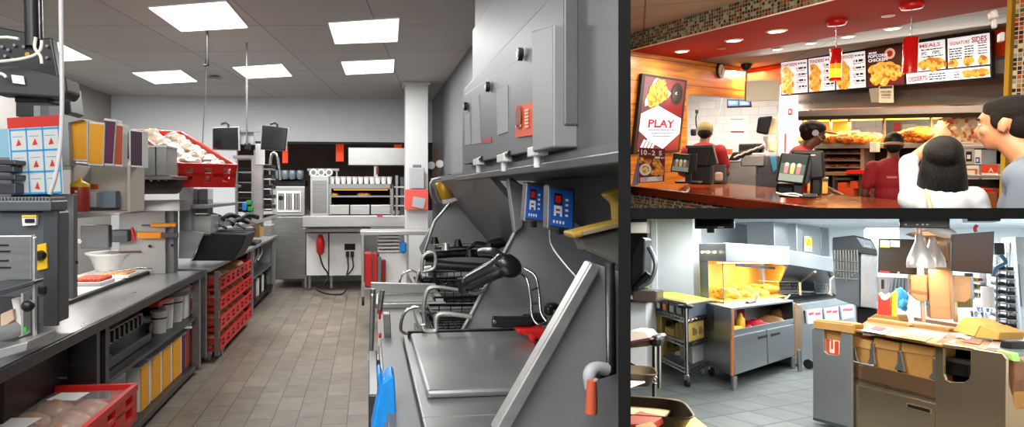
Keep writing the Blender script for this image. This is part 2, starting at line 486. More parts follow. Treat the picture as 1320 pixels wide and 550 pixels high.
# ceiling lights
lt = mat('lit_ceiling_panel', 'f4f6f8', .5, emit=2.2)
frm = mat('light_frame', 'd0d0ce', .5)
LQ = [((192, 9), (291, 1), (319, 34), (234, 39)), ((424, 29), (514, 23), (512, 52), (432, 55)), ((440, 79), (508, 76), (507, 92), (446, 95)),
      ((300, 86), (363, 82), (376, 97), (319, 100)), ((171, 93), (233, 90), (254, 104), (200, 107)), ((30, 60), (75, 54), (118, 75), (75, 78))]
LL = ['big nearest ceiling light panel left of centre', 'ceiling light panel right of centre, nearer of two in line', 'ceiling light panel right of centre, farther of two in line',
      'ceiling light panel just above the two hanging screens', 'far ceiling light panel at the left above the shelves', 'ceiling light panel partly behind the black hanging equipment']
for q, l in zip(LQ, LL):
    p = [P(x, y, Z=3.245) for x, y in q]
    c = sum(p, V())/4
    t = thing('ceiling_light', l, 'ceiling light', (c.x, c.y, 3.235), group='ceiling light panels')
    b = MB(frm)
    big = [c+(a-c)*1.03 for a in p]
    b.prism([V((a.x, a.y, 3.238)) for a in big], (0, 0, .02)); b.build('light_frame', t)
    b = MB(lt); b.prism([V((a.x, a.y, 3.230)) for a in p], (0, 0, .01)); b.build('diffuser', t)
    sx, sy = (p[1]-p[0]).length, (p[2]-p[1]).length
    area('ceiling_lamp', (c.x, c.y, 3.2), min(sx, 1.4), min(sy, 1.4), 56, (1, .99, .97))
area('ceiling_lamp', (-.6, .6, 3.2), 1.2, 1.2, 75, (1, .99, .97)); area('ceiling_lamp', (-2.6, .8, 3.2), 1.2, 1.2, 75, (1, .99, .97))
area('ceiling_lamp', (-.6, -.8, 2.9), 2.4, 1.2, 85, (1, .99, .97), target=(-.9, 6, 1.0))  # added front fill behind the camera, no fixture there
# small ceiling fittings
c = P(276, 98, Z=3.25); b = MB(LGREY); b.lathe([(.09, 0), (.09, .03), (.05, .05), (.02, .06)], (c.x, c.y, 3.19)); solo('smoke_detector', b, 'small round white smoke detector on the ceiling tiles', 'smoke detector')
b = MB(BLACK); a = P(267, 76, Y=6.5); b.cyl(a, (a.x, a.y, 3.25), .012); e = P(268, 84, Y=6.5); b.tube([a, e, P(263, 84, Y=6.5)], .015); solo('ceiling_hook', b, 'small black hook hanging from the ceiling', 'hook')
b = MB(GREY); b.tube([P(265, 118, Y=8), P(263, 150, Y=8), P(260, 205, Y=8)], .008); b.cyl(P(265, 118, Y=8), V((P(265, 118, Y=8).x, 8, 3.25)), .006); solo('hanging_cable', b, 'thin grey cable hanging from the ceiling above the red crate', 'cable')
# ---------------------------------------------------------------- far end: opening, counter, cabinets
opn = mat('orange_sign', 'ff4410', .5, emit=.35)
for (x0, y0, x1, y1, l) in ((433, 185, 443, 208, 'tall orange sign hanging in the dark opening, middle one'), (508, 184, 518, 191, 'small orange sign showing above the white board'), (364, 188, 371, 210, 'orange sign behind the right hanging screen'), (286, 189, 297, 196, 'orange sign behind the left hanging screen')):
    b = MB(opn); b.fbox(x0, y0, x1, y1, 11.6, .03); b.m(BLACK); b.fbox((x0+x1)/2-.4, y0-6, (x0+x1)/2+.4, y0, 11.61, .01)
    solo('hanging_sign', b, l, 'sign', bev=.01)
t = thing('extractor_board', 'wide white metal canopy board under the opening beside the column', 'canopy', P(486, 212, Y=10.6))
MB(STEEL_L).fbox(449, 190, 523, 213, 10.6, .5).build('canopy', t, bev=.01)
MB(STEEL_L).fbox(482, 213, 487, 236, 10.7, .08).build('support_post', t)
MB(REDD).fbox(485, 215, 488, 224, 10.65, .04).build('switch', t)
# lower cabinet at the far end
cab = thing('floor_cabinet', 'white panelled counter cabinet against the far wall with feet', 'cabinet', P(430, 372, Y=10.1))
b = MB(WHITE); b.fbox(395, 300, 423, 355, 10.1, .5); b.build('door', cab, bev=.008)
b = MB(WHITE); b.fbox(424.5, 300, 466, 355, 10.1, .5); b.build('door', cab, bev=.008)
b = MB(STEEL); b.fbox(390, 294, 478, 299, 9.9, .8); b.build('worktop', cab, bev=.006)
for x in (399, 427, 394):
    b = MB(STEEL); b.fbox(x-1.5, 355, x+1.5, 371, 10.15, .05); b.build('leg', cab)
MB(DARK).fbox(444, 314, 458, 322, 10.095, .004).build('vent_slot', cab)
for x in (448, 454):
    b = MB(BLACK); b.fbox(x-2.2, 324, x+2.2, 331, 10.05, .05); b.tube(bezier([P(x, 331, Y=10.05), P(x+1, 345, Y=10.0), P(x-2 if x < 450 else 446, 356, Y=9.95)], 5), .012); b.build('power_plug', cab)
# hanging red hose
t = thing('red_extinguisher_hose', 'red long bottle with a hose hanging on the far cabinet', 'extinguisher', P(414, 330, Y=10.0))
b = MB(RED); p = P(413, 328, Y=9.98); b.lathe([(.03, 0), (.06, .04), (.07, .2), (.045, .28), (.03, .32)], (p.x, p.y, p.z)); b.build('bottle', t)
MB(BLACK).tube(bezier([P(412, 328, Y=9.98), P(416, 342, Y=9.97), P(423, 354, Y=9.97), P(418, 365, Y=9.9), P(408, 372, Y=9.7), P(420, 378, Y=9.4), P(440, 379, Y=9.3), P(447, 372, Y=9.7)], 8), .013).build('hose', t)
# holding station on the counter
t = thing('holding_station', 'steel food holding station with lit slot on the far counter', 'food warmer', P(450, 293, Y=9.6))
MB(STEEL_L).fbox(390, 278, 540, 292, 9.6, .7).build('base', t, bev=.008)
MB(STEEL_L).fbox(400, 226, 424, 278, 9.65, .6).build('side_cabinet', t, bev=.01)
MB(STEEL).fbox(403, 232, 421, 274, 9.64, .01).build('door', t, bev=.004)
b = MB(STEEL); b.fbox(424, 237, 507, 243, 9.65, .6); b.fbox(424, 243, 427, 278, 9.65, .6); b.fbox(503, 237, 507, 278, 9.65, .6); b.fbox(424, 252, 503, 254, 9.65, .6); b.fbox(424, 277, 503, 278, 9.65, .6)
b.build('frame', t)
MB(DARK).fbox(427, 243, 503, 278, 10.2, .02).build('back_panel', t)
for i in range(3):
    MB(STEEL_L).fbox(425+26.5*i, 264, 450+26.5*i, 276, 9.64, .3).build('drawer', t, bev=.006)
MB(mat('red_display', 'b02030', .4, emit=.6)).fbox(486, 277, 493, 279.5, 9.59, .01).build('display', t)
MB(mat('heat_element', 'ff8a3a', .4, emit=2.5)).fbox(430, 244, 500, 245, 9.8, .02).build('heating_element', t)
for x, w, c in ((431, 5, AMBER), (466, 5, mat('fried_patty', 'c98a4a', .6)), (472, 5, mat('fried_patty', 'c98a4a', .6))):
    p = P(x, 251, Y=9.8); solo('wrapped_food', MB(c).ell(p, (.07, .08, .03), lump=.3, seed=x), 'small piece of food in the lit slot, '+('amber one at left' if x < 440 else 'pale one near the middle'), 'food', group='food in the holding station')
for i in range(11):
    x = 428+i*7.4; p = P(x, 236.8, Y=9.8)
    if i == 0:
        k = thing('paper_cup_stack', 'white cup stack at the left end of the row on top of the holding station', 'cup', p, group='white cups on the holding station')
        b = MB(WHITE); b.lathe([(.033, 0), (.044, .1), (.046, .104), (.04, .104)], p); b.build('cup', k)
        b = MB(LGREY); b.lathe([(.046, .095), (.047, .104), (.044, .112)], p); b.build('rim', k); k0 = k
    else: dup(k0, p, label='white cup standing in the row on top of the holding station')
# drums above left cabinet
for i, x in enumerate((404, 414, 424)):
    p = P(x, 226, Y=10.3)
    b = MB(WHITE); b.cyl(p+V((0, 0, .05)), p+V((0, .14, .05)), .06, n=20); b.m(GREY).cyl(p+V((0, -.005, .05)), p+V((0, 0, .05)), .035, n=14)
    solo('paper_reel', b, ('left', 'middle', 'right')[i]+' round white reel above the far steel cabinet', 'reel', group='white reels')
b = MB(STEEL).fbox(396, 217, 437, 220, 10.5, .1); b.fbox(398, 220, 400, 226, 10.5, .1).fbox(433, 220, 435, 245, 10.5, .1); solo('reel_shelf', b, 'thin shelf behind the white reels', 'shelf')
# boxes at the end of the counter
t = thing('upright_rack', 'dark upright rack right of the holding station', 'rack', P(515, 278, Y=9.7))
MB(STEEL).fbox(510, 226, 513, 290, 9.7, .3).build('post', t); MB(STEEL_D).fbox(516, 228, 524, 278, 9.75, .3).build('panel', t)
for y in (240, 252, 264): MB(STEEL_L).fbox(508, y, 522, y+2, 9.7, .3).build('rung', t)
# column board
t = thing('clipboard', 'pinkish red board with a grey card pinned on the column', 'clipboard', P(537, 270, Y=9.2))
MB(PINK).fbox(522, 244, 552, 270, 9.2, .03).build('board', t, bev=.004)
b = MB(LGREY); b.prism([P(x, y, Y=9.19) for x, y in ((533, 253), (549, 256), (546, 269), (531, 266))], (0, .008, 0)); b.build('card', t)
t = thing('document_holder', 'grey document holder on the column above the red board', 'holder', P(538, 243, Y=9.2))
MB(LGREY).fbox(528, 216, 547, 243, 9.2, .05).build('holder', t, bev=.01); MB(GREY).fbox(532, 212, 543, 217, 9.21, .03).build('clip', t, bev=.01)
# back-right: gauges, bottles
t = thing('pressure_gauge_pair', 'two round white gauges on a post right of the column', 'gauge', P(562, 225, Y=9.6))
MB(mat('brown_post', '5d3a26', .5)).fbox(560, 190, 565, 235, 9.62, .04).build('post', t)
for x, y in ((556, 213), (567, 211)):
    p = P(x, y, Y=9.55); MB(WHITE).cyl(p, p+V((0, .05, 0)), .06).build('gauge', t)
# far right shelf with binders
sh = thing('low_shelf_unit', 'steel shelf unit of binders and trays at the end of the fryer row', 'shelf unit', P(500, 376, Y=7.2))
b = MB(STEEL_L); b.fbox(464, 298, 568, 303, 7.2, .5); b.build('worktop', sh, bev=.006)
b = MB(STEEL_L); b.fbox(466, 303, 469, 385, 7.2, .04); b.build('leg', sh)
b = MB(STEEL_L); b.fbox(524, 303, 527, 385, 7.2, .04); b.build('leg', sh)
b = MB(STEEL_L); b.fbox(467, 370, 527, 373, 7.2, .45); b.build('shelf_board', sh)
b = MB(WHITE); b.fbox(489, 326, 527, 365, 7.3, .02); b.build('panel', sh, bev=.004)
p = P(468, 388, Y=7.2); MB(BLACKR).cyl(p+V((-.015, 0, .0)), p+V((.015, 0, 0)), .05).build('caster', sh)
for i, (x0, x1, y0, c) in enumerate(((470, 479, 327, RED), (481, 486, 327, RED), (487, 491, 331, GREY), (492, 497, 335, REDD))):
    t = thing('binder', ['thick red binder at the left on the low shelf', 'thin red binder beside the thick red one', 'grey binder between red ones on the low shelf', 'dark red binder right of the grey one'][i], 'binder', P(x0, 368, Y=7.22), group='binders on the low shelf')
    MB(c).fbox(x0, y0, x1, 369, 7.22, .3).build('cover', t, bev=.004); MB(PAPER).fbox(x0+.8, y0+1, x1-.8, 368, 7.24, .29).build('pages', t)
for i in range(5):
    solo('paper_tray', MB(WHITE).fbox(487, 304+i*4.6, 515, 306.6+i*4.6, 7.25+.01*i, .3), 'white tray in the pile on the low shelf, '+['topmost', 'second', 'third', 'fourth', 'lowest'][i]+' of the pile', 'tray', group='piled white trays', bev=.004)
solo('spray_bottle', MB(BLUE).fbox(516, 312, 524, 326, 7.24, .05), 'small blue bottle beside the white trays', 'bottle', bev=.02)

# ---------------------------------------------------------------- ice machine
t = thing('ice_machine', 'tall steel ice machine with a vent panel at the far left corner', 'ice machine', P(375, 371, Y=10.4))
MB(STEEL).fbox(350, 279, 394, 360, 10.4, .7).build('lower_body', t, bev=.01)
MB(STEEL_L).fbox(351, 240, 393, 278, 10.4, .7).build('upper_body', t, bev=.01)
b = MB(WHITE); b.fbox(357, 246, 388, 273, 10.38, .02); b.build('vent_panel', t)
for i in range(3):
    b = MB(IRON)
    b.fbox(359+i*10, 249, 366+i*10, 270, 10.37, .01)
    b.m(WHITE)
    for k in range(3): b.fbox(360.5+i*10+k*2, 249, 361+i*10+k*2, 270, 10.365, .005)
    b.build('vent_grille', t)
MB(BLACK).fbox(358.5, 252, 365, 258, 10.36, .02).build('control_dial', t, bev=.01)
for x in (353, 391): MB(STEEL_D).fbox(x-1.5, 360, x+1.5, 370.5, 10.45, .05).build('leg', t)
solo('lidded_tubs', MB(IRON).fbox(356, 232, 394, 240, 10.5, .4).fbox(362, 224, 386, 232, 10.55, .3), 'dark lidded tubs on top of the ice machine', 'tub', bev=.02)
for i, x in enumerate((360, 368, 377, 387)):
    p = P(x, 231, Y=10.45); solo('glass_jug', MB(mat('smoky_glass', '5c6a70', .1, coat=.5)).lathe([(.04, 0), (.06, .03), (.06, .13), (.045, .15)], p), ['leftmost', 'second', 'third', 'rightmost'][i]+' smoky jug on the ice machine', 'jug', group='smoky jugs')

# ---------------------------------------------------------------- crate builder
def crate(t, sx, sy, h, m=RED, marks=True, holes=5):
    """open crate in thing coordinates, floor at z 0, long side along y"""
    M = Matrix(t['_m'])
    w = .012
    b = MB(m, M); b.box(-sx/2, -sy/2, 0, sx/2, sy/2, .012); b.build('crate_floor', t)
    for s in (-1, 1):
        b = MB(m, M)
        X0, X1 = s*sx/2-w/2, s*sx/2+w/2
        b.box(X0, -sy/2, 0, X1, sy/2, h*.22); b.box(X0-.006, -sy/2, h*.82, X1+.006, sy/2, h)
        n = holes
        for i in range(n+1):
            y = -sy/2+sy*i/n; g = sy/n*.28
            b.box(X0, max(-sy/2, y-g), h*.2, X1, min(sy/2, y+g), h*.84)
        b.box(X0, -sy/2, h*.48, X1, sy/2, h*.58)
        b.build('side_wall', t)
        b = MB(m, M)
        Y0, Y1 = s*sy/2-w/2, s*sy/2+w/2
        b.box(-sx/2, Y0, 0, sx/2, Y1, h*.22); b.box(-sx/2, Y0-.006, h*.82, sx/2, Y1+.006, h)
        n = 3
        for i in range(n+1):
            x = -sx/2+sx*i/n; g = sx/n*.3
            b.box(max(-sx/2, x-g), Y0, h*.2, min(sx/2, x+g), Y1, h*.84)
        b.box(-sx/2, Y0, h*.46, sx/2, Y1, h*.6)
        b.build('end_wall', t)
BUN = mat('pale_bread', 'c99a6f', .75, var=.22, vscale=14)
BUNB = mat('brown_bread_roll', 'a9795a', .6, var=.3, vscale=18, coat=.4)
BAG = mat('bread_in_clear_bag', '93826f', .3, var=.16, vscale=30, coat=.7, bump=.5, bscale=30)

# ---------------------------------------------------------------- left worktop
t = thing('prep_counter', 'long dark steel prep counter running along the left side', 'counter', (-1.9, 3.5, 0))
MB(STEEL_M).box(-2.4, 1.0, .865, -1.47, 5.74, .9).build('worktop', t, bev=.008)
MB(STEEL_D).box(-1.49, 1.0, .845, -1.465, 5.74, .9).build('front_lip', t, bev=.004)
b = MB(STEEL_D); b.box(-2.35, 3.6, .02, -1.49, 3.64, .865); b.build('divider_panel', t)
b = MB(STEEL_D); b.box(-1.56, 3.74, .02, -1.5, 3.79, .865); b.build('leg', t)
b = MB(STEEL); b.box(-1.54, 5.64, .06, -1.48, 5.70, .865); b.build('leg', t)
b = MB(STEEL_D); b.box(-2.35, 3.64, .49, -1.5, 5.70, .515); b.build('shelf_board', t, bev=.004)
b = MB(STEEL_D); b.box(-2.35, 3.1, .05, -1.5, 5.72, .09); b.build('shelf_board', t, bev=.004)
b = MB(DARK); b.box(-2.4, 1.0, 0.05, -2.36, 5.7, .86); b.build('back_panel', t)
MB(mat('dark_drawer_face', '2c2326', .35, .6, var=.2)).box(-2.2, 2.95, .52, -1.62, 3.56, .845).build('drawer', t, bev=.01)
for z, y in ((.80, 3.5), (.62, 3.5)): MB(CHROME).cyl((-1.62, y, z), (-1.6, y, z), .01).build('screw', t)
for p in (onX(268, -1.52), onX(284, -1.45)):
    k = thing('caster_wheel', 'grey caster wheel under the left counter end, '+('nearer one' if p.y < 6 else 'farther one'), 'wheel', (p.x, p.y, 0), group='grey casters by the aisle')
    MB(mat('grey_wheel_rubber', '8c9196', .5)).cyl((p.x-.022, p.y, .055), (p.x+.022, p.y, .055), .055, n=22).build('wheel', k, bev=.01)
    MB(STEEL_L).box(p.x-.035, p.y-.02, .05, p.x+.035, p.y+.03, .14).build('fork', k, bev=.01)
# cut-out board area on the worktop (sauce station)
t = thing('sauce_station', 'white prep tray station sunk in the counter under the overshelf', 'prep station', (-2.15, 4.9, .9))
b = MB(WHITE); b.box(-2.36, 4.0, .9, -1.9, 5.7, .93); b.build('board', t, bev=.005)
b = MB(IRON); b.box(-1.90, 4.0, .9, -1.87, 5.7, .925); b.build('front_rail', t)
tom = spots('diced_tomato', 'd8301a', 'e85a2c', 90, 'b81f14')
k = thing('tomato_tray', 'tray of diced red tomato at the near end of the prep station', 'food tray', P(121, 372, Z=.93))
c = P(121, 366, Z=.93)
MB(WHITE).box(c.x-.12, c.y-.11, .93, c.x+.10, c.y+.13, .96).build('tray', k, bev=.006)
MB(tom).box(c.x-.11, c.y-.10, .955, c.x+.09, c.y+.11, .985).build('tomato', k, bev=.012, kind='stuff')
k = thing('cheese_tray', 'tray of orange shredded filling behind the tomato tray', 'food tray', (c.x, c.y+.4, .93))
MB(WHITE).box(c.x-.1, c.y+.28, .93, c.x+.14, c.y+.52, .955).build('tray', k, bev=.006)
MB(spots('orange_filling', 'd99a5a', 'e8bd84', 80, 'c0643a')).box(c.x-.08, c.y+.3, .95, c.x+.12, c.y+.5, .968).build('filling', k, bev=.01, kind='stuff')
c = P(142, 348, Z=.93)
k = thing('mixing_bowl', 'big white bowl on the prep station', 'bowl', (c.x, c.y, .93))
MB(mat('bowl_white', 'f0f0ee', .4)).lathe([(.10, 0), (.12, .02), (.165, .13), (.195, .145), (.195, .155), (.16, .15), (.11, .03), (.0, .025)], (c.x, c.y, .93), n=28).build('bowl', k)
MB(mat('pink_sauce', 'b58a86', .4)).lathe([(.118, 0), (.10, .006)], (c.x-.0, c.y, .96)).build('sauce', k)
solo('scraper', MB(REDD).box(c.x+.1, c.y-.1, 1.09, c.x+.28, c.y-.06, 1.1), 'dark red scraper lying across the white bowl', 'scraper', bev=.01)
c = P(172, 330, Z=.93)
solo('lettuce_tub', MB(mat('lettuce_green', '8d9a63', .6, var=.3, vscale=20)).ell((c.x, c.y, .98), (.12, .14, .05), lump=.4), 'green shredded lettuce heap behind the white bowl', 'food')
c = P(190, 345, Z=.93)
solo('lettuce_plate', MB(WHITE).box(c.x-.12, c.y-.2, .93, c.x+.1, c.y+.2, .94, ).box(c.x-.08, c.y-.15, .94, c.x+.06, c.y+.15, .952, mat('pale_lettuce', 'c9cf9c', .7, var=.15, vscale=30)), 'white board with pale green leaves at the far end of the prep station', 'food tray', bev=.003)
c = P(178, 352, Z=.94)
t = thing('kitchen_tongs', 'steel tongs lying across the prep trays', 'tongs', (c.x, c.y, .95))
for s in (-.015, .02): MB(CHROME).tube([(c.x-.22, c.y-.1+s*2, .965), (c.x, c.y+s*3, .98), (c.x+.1, c.y+.02, .975)], .006).build('arm', t)
solo('sauce_reservoir', MB(mat('steel_pan', '8a8a8c', .3, .8)).lathe([(.0, 0), (.12, 0), (.15, .04), (.16, .04)], tuple(P(221, 377, X=-1.55))[:2]+(.79,), n=22), 'round steel pan hanging under the counter edge', 'pan')

# overshelf frame
t = thing('overshelf', 'grey steel overshelf with posts standing on the prep counter', 'shelf', (-1.95, 4.9, .9))
m = mat('grey_steel_panel', '77787a', .4, .6, var=.08)
MB(m).box(-1.93, 3.9, .9, -1.87, 4.0, 1.80).build('post', t, bev=.005)
b = MB(m); b.box(-2.3, 3.6, .9, -1.93, 3.97, 1.78); b.build('side_cabinet', t, bev=.005)
MB(mat('light_end_panel', 'a6a6a3', .45, .4)).box(-2.12, 5.56, .9, -1.74, 5.6, 1.50).build('end_panel', t, bev=.004)
MB(m).box(-1.74, 5.6, .9, -1.68, 5.72, 1.50).build('post', t, bev=.004)
MB(STEEL).box(-2.35, 3.9, 1.44, -1.84, 5.72, 1.475).build('shelf_board', t, bev=.004)
MB(STEEL).box(-2.35, 3.65, 1.775, -1.84, 5.0, 1.80).build('shelf_board', t, bev=.004)
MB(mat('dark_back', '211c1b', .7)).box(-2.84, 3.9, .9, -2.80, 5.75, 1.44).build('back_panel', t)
MB(BLACK).fbox(97, 336, 100, 340, 3.59, .01).build('key_slot', t)
k = thing('shelf_light', 'slim lit strip under the overshelf above the prep trays', 'light', (-2.25, 4.8, 1.42))  # added strip and area lamp to brighten the dark prep recess
MB(LGREY).box(-2.30, 4.2, 1.425, -2.2, 5.4, 1.44).build('housing', k); MB(mat('strip_glow', 'fff6e8', .5, emit=3)).box(-2.29, 4.22, 1.42, -2.21, 5.38, 1.425).build('strip', k)
area('shelf_lamp', (-2.2, 4.8, 1.41), .1, 1.1, 16, (1, .97, .92), target=(-2.1, 4.8, .9))
# things seen in dark recess
for i, (x0, y0, x1, y1, c) in enumerate(((103, 296, 140, 328, GREY), (143, 302, 165, 320, STEEL_D), (97, 314, 112, 322, WHITE))):
    solo('recess_box', MB(c).fbox(x0, y0-6, x1, y1-8, 5.45, .08), ['dark grey box in the dark recess under the overshelf', 'dark box with red mark in the recess', 'small white packet in the recess by the post'][i], 'box', bev=.01)
# orange-handled scrapers
for i, (x0, x1, y, mo) in enumerate(((183, 227, 290, 1), (177, 230, 303, 0))):
    p0, p1 = P(x0, y, Y=5.5), P(x1, y-1, Y=5.5); d = p1-p0
    k = thing('spatula', ('upper' if i == 0 else 'lower')+' orange handled spatula on the grey end panel', 'spatula', p0, group='orange handled spatulas')
    if i == 0:
        MB(mat('spatula_orange', 'f0982a', .5)).box(p0.x+d.x*.25, 5.48, p0.z-.018, p1.x-.04, 5.52, p0.z+.018).build('handle', k, bev=.012)
        MB(STEEL_D).box(p0.x, 5.49, p0.z-.01, p0.x+d.x*.25, 5.51, p0.z+.006).build('blade', k, bev=.004)
        MB(MATS['spatula_orange']).cyl((p1.x-.04, 5.5, p0.z-.0), (p1.x, 5.5, p0.z), .022, .018).build('end_cap', k)
    else:
        MB(MATS['spatula_orange']).box(p0.x, 5.48, p0.z-.03, p0.x+d.x*.6, 5.52, p0.z+.03).build('handle', k, bev=.012)
        MB(STEEL_D).box(p0.x+d.x*.6, 5.49, p0.z-.02, p1.x, 5.51, p0.z+.02).build('blade', k, bev=.004)
solo('red_brush', MB(RED).tube([P(170, 293, Y=5.3), P(174, 310, Y=5.3)], .012), 'thin red brush handle leaning beside the spatulas', 'brush')
for x, y in ((193, 317), (222, 316)): solo('panel_bolt', MB(IRON).cyl(P(x, y, Y=5.53), P(x, y, Y=5.56), .012), ('left' if x < 200 else 'right')+' dark bolt on the end panel under the spatulas', 'bolt', group='bolts on the end panel')

# cubby with sauce bottle
t = thing('cubby_box', 'open beige cubby box on the overshelf beside the poster', 'box', P(130, 272, Y=4.05))
mb_ = mat('beige_box_panel', 'b5aea4', .6)
a, bq = P(91, 272, Y=4.05), P(168, 213, Y=4.05)
b = MB(mb_); b.box(a.x, 4.05, 1.48, a.x+.02, 4.3, 1.775); b.box(bq.x-.02, 4.05, 1.48, bq.x, 4.3, 1.775); b.box(a.x, 4.28, 1.48, bq.x, 4.3, 1.775); b.box(a.x, 4.05, 1.48, bq.x, 4.3, 1.49); b.build('shell', t, bev=.003)
c = P(103, 271, Y=4.0); c.z = 1.49
k = thing('sauce_bottle', 'red brown squeeze sauce bottle with a yellow cap', 'bottle', c)
bt = mat('sauce_bottle_red', 'a5362a', .35)
MB(bt).lathe([(.048, 0), (.052, .01), (.052, .15), (.05, .155)], c).build('bottle_body', k)
MB(YELLOW).lathe([(.053, .15), (.053, .168), (.03, .18), (.012, .19), (.006, .215)], c).build('cap', k)
b = MB(WHITE)
for i in range(4): b.box(c.x-.006, c.y-.055, .03+c.z+i*.028, c.x+.008, c.y-.051, .045+c.z+i*.028)
b.build('label_marks', k)
for (x0, y0, x1, y1, c_, l, Y) in ((113, 247, 124, 267, LGREY, 'pale grey folded card by the sauce bottle', 4.06), (124, 246, 149, 268, mat('blue_grey_tub', '7b8a98', .5), 'blue grey square tub inside the cubby box', 4.15), (92, 227, 98, 262, ORANGE, 'orange packet behind the sauce bottle', 4.3), (106, 236, 128, 245, ORANGE, 'orange sachets on the tub', 4.28), (112, 226, 135, 236, PURPLE, 'purple sachets lying on top in the cubby', 4.3), (126, 226, 140, 246, PAPER, 'white folded slip in the cubby', 4.4)):
    solo('packet', MB(c_).fbox(x0, y0, x1, y1, Y, .08), l, 'packet', bev=.006)

# sleeves on top shelf
def sleeve(x0, x1, y0, y1, Y, c, label, d=.1, lean=0, group='packaging sleeves on the top shelf'):
    k = thing('packaging_sleeve', label, 'carton', P((x0+x1)/2, y1, Y=Y), group=group)
    a = quad_at(((x0+lean, y0), (x1+lean, y0+2), (x1, y1+1), (x0, y1)), Y=Y)
    MB(PAPER).prism(a, (0, d, 0)).build('card_stack', k, bev=.004)
    c_ = sum(a, V())/4
    q = [c_+(p-c_)*.9+V((0, -.004, 0)) for p in a]
    MB(c).prism(q, (0, .01, 0)).build('coloured_face', k)
sleeve(86, 113, 152, 207, 4.0, AMBER, 'leftmost amber packaging sleeve on the top shelf beside the poster', lean=0)
sleeve(113, 133, 156, 213, 4.0, AMBER, 'second amber packaging sleeve with a white edge on the top shelf', lean=2)
sleeve(130, 146, 152, 213, 4.02, PURPLE, 'wide purple packaging sleeve on the top shelf between amber and rust', lean=4)
sleeve(145, 158, 158, 214, 4.04, RUST, 'rust brown packaging sleeve on the top shelf', lean=1)
sleeve(157, 167, 166, 206, 4.12, PURPLE, 'narrow purple packaging sleeve right of the rust one', lean=-1)
sleeve(168, 184, 166, 215, 4.06, mat('dark_purple_card', '3c2633', .6), 'dark purple packaging sleeve at the right end of the top shelf', lean=0)
b = MB(LGREY); b.prism(quad_at(((76, 150), (82, 147), (107, 154), (88, 158), (90, 214), (76, 214)), Y=3.95), (0, .08, 0)); solo('flattened_carton', b, 'pale grey carton standing between the poster and the amber sleeves', 'carton', bev=.004)
for i, (x0, x1) in enumerate(((183, 200), (201, 215))):
    k = thing('steel_bin', ('left' if i == 0 else 'right')+' small grey steel bin under the tilted red crate', 'bin', P(x0, 225, Y=4.8), group='small steel bins')
    MB(mat('bin_grey', '8e8f8c', .45, .4)).fbox(x0, 188, x1, 226, 4.7, .25).build('bin', k, bev=.006)
    MB(STEEL_L).fbox(x0-.5, 187, x1+.5, 190, 4.69, .26).build('rim', k, bev=.003)
k = thing('dark_film_roll', 'dark wrapped roll lying under the steel bins', 'roll', P(197, 250, Y=4.75))
a, c = P(170, 240, Y=4.8), P(226, 238, Y=5.2)
MB(mat('dark_film', '3a3033', .35, var=.3, vscale=10)).cyl(a, c, .06, .075, n=18).build('roll', k)
MB(mat('cream_core', 'cfc4a6', .6)).cyl(a+V((-.012, -.01, 0)), a, .035).build('core', k)
b = MB(WHITE)
for i in range(4):
    q = a.lerp(c, .25+.17*i); b.box(q.x, q.y-.08, q.z+.03, q.x+.03, q.y-.02, q.z+.06)
b.build('label_strip', k)
solo('bin_shelf', MB(STEEL).fbox(170, 226, 222, 231, 4.75, .4).fbox(168, 258, 232, 272, 5.2, .3), 'thin steel shelf plates under the small bins', 'shelf', bev=.003)

# poster
t = thing('menu_chart', 'white chart with red header and blue grid of red cones hanging at the left', 'poster', P(46, 250, Y=3.5))
fc = Face(*quad_at(((16, 251), (82, 249), (77, 148), (9, 152)), Y=3.5))
b = MB(PAPER); fc.slab(b, 0, 0, 1, 1, .006, PAPER); b.build('sheet', t)
b = MB(mat('chart_red', 'd2322a', .6)); fc.rect(b, 0, .86, 1, 1, MATS['chart_red']); b.build('header', t)
cb = mat('chart_blue', '2a9fe0', .6); b = MB(cb)
for i in range(4): fc.rect(b, .02+.31*i, .0, .05+.31*i, .86, cb)
for i in range(4): fc.rect(b, .03, .0+.275*i, .97, .025+.275*i, cb)
for i in range(3):
    for j in range(3): fc.rect(b, .08+.31*i, .195+.275*j, .27+.31*i, .202+.275*j, cb)
b.build('grid_lines', t)
b = MB(MATS['chart_red'])
for i in range(3):
    for j in range(3):
        u, v = .19+.31*i, .09+.28*j
        if (i, j) == (2, 0): continue
        fc.poly(b, [(u-.05, v-.02), (u+.05, v-.02+.01*(j-1)), (u+.005, v+.07)], MATS['chart_red'], 2)
b.build('cone_symbols', t)
solo('light_blue_carton', MB(mat('light_blue_card', '93c4d6', .6)).fbox(-6, 166, 13, 206, 3.7, .3), 'light blue carton at the left edge behind the chart', 'carton', bev=.006)
solo('stacked_steel_trays', MB(STEEL_D).fbox(-8, 206, 20, 212, 3.4, .4).fbox(-6, 214, 18, 222, 3.42, .4).fbox(-8, 225, 20, 232, 3.4, .4).fbox(-6, 236, 20, 250, 3.42, .4), 'stack of dark steel trays at the left edge under the blue carton', 'tray stack', bev=.006)
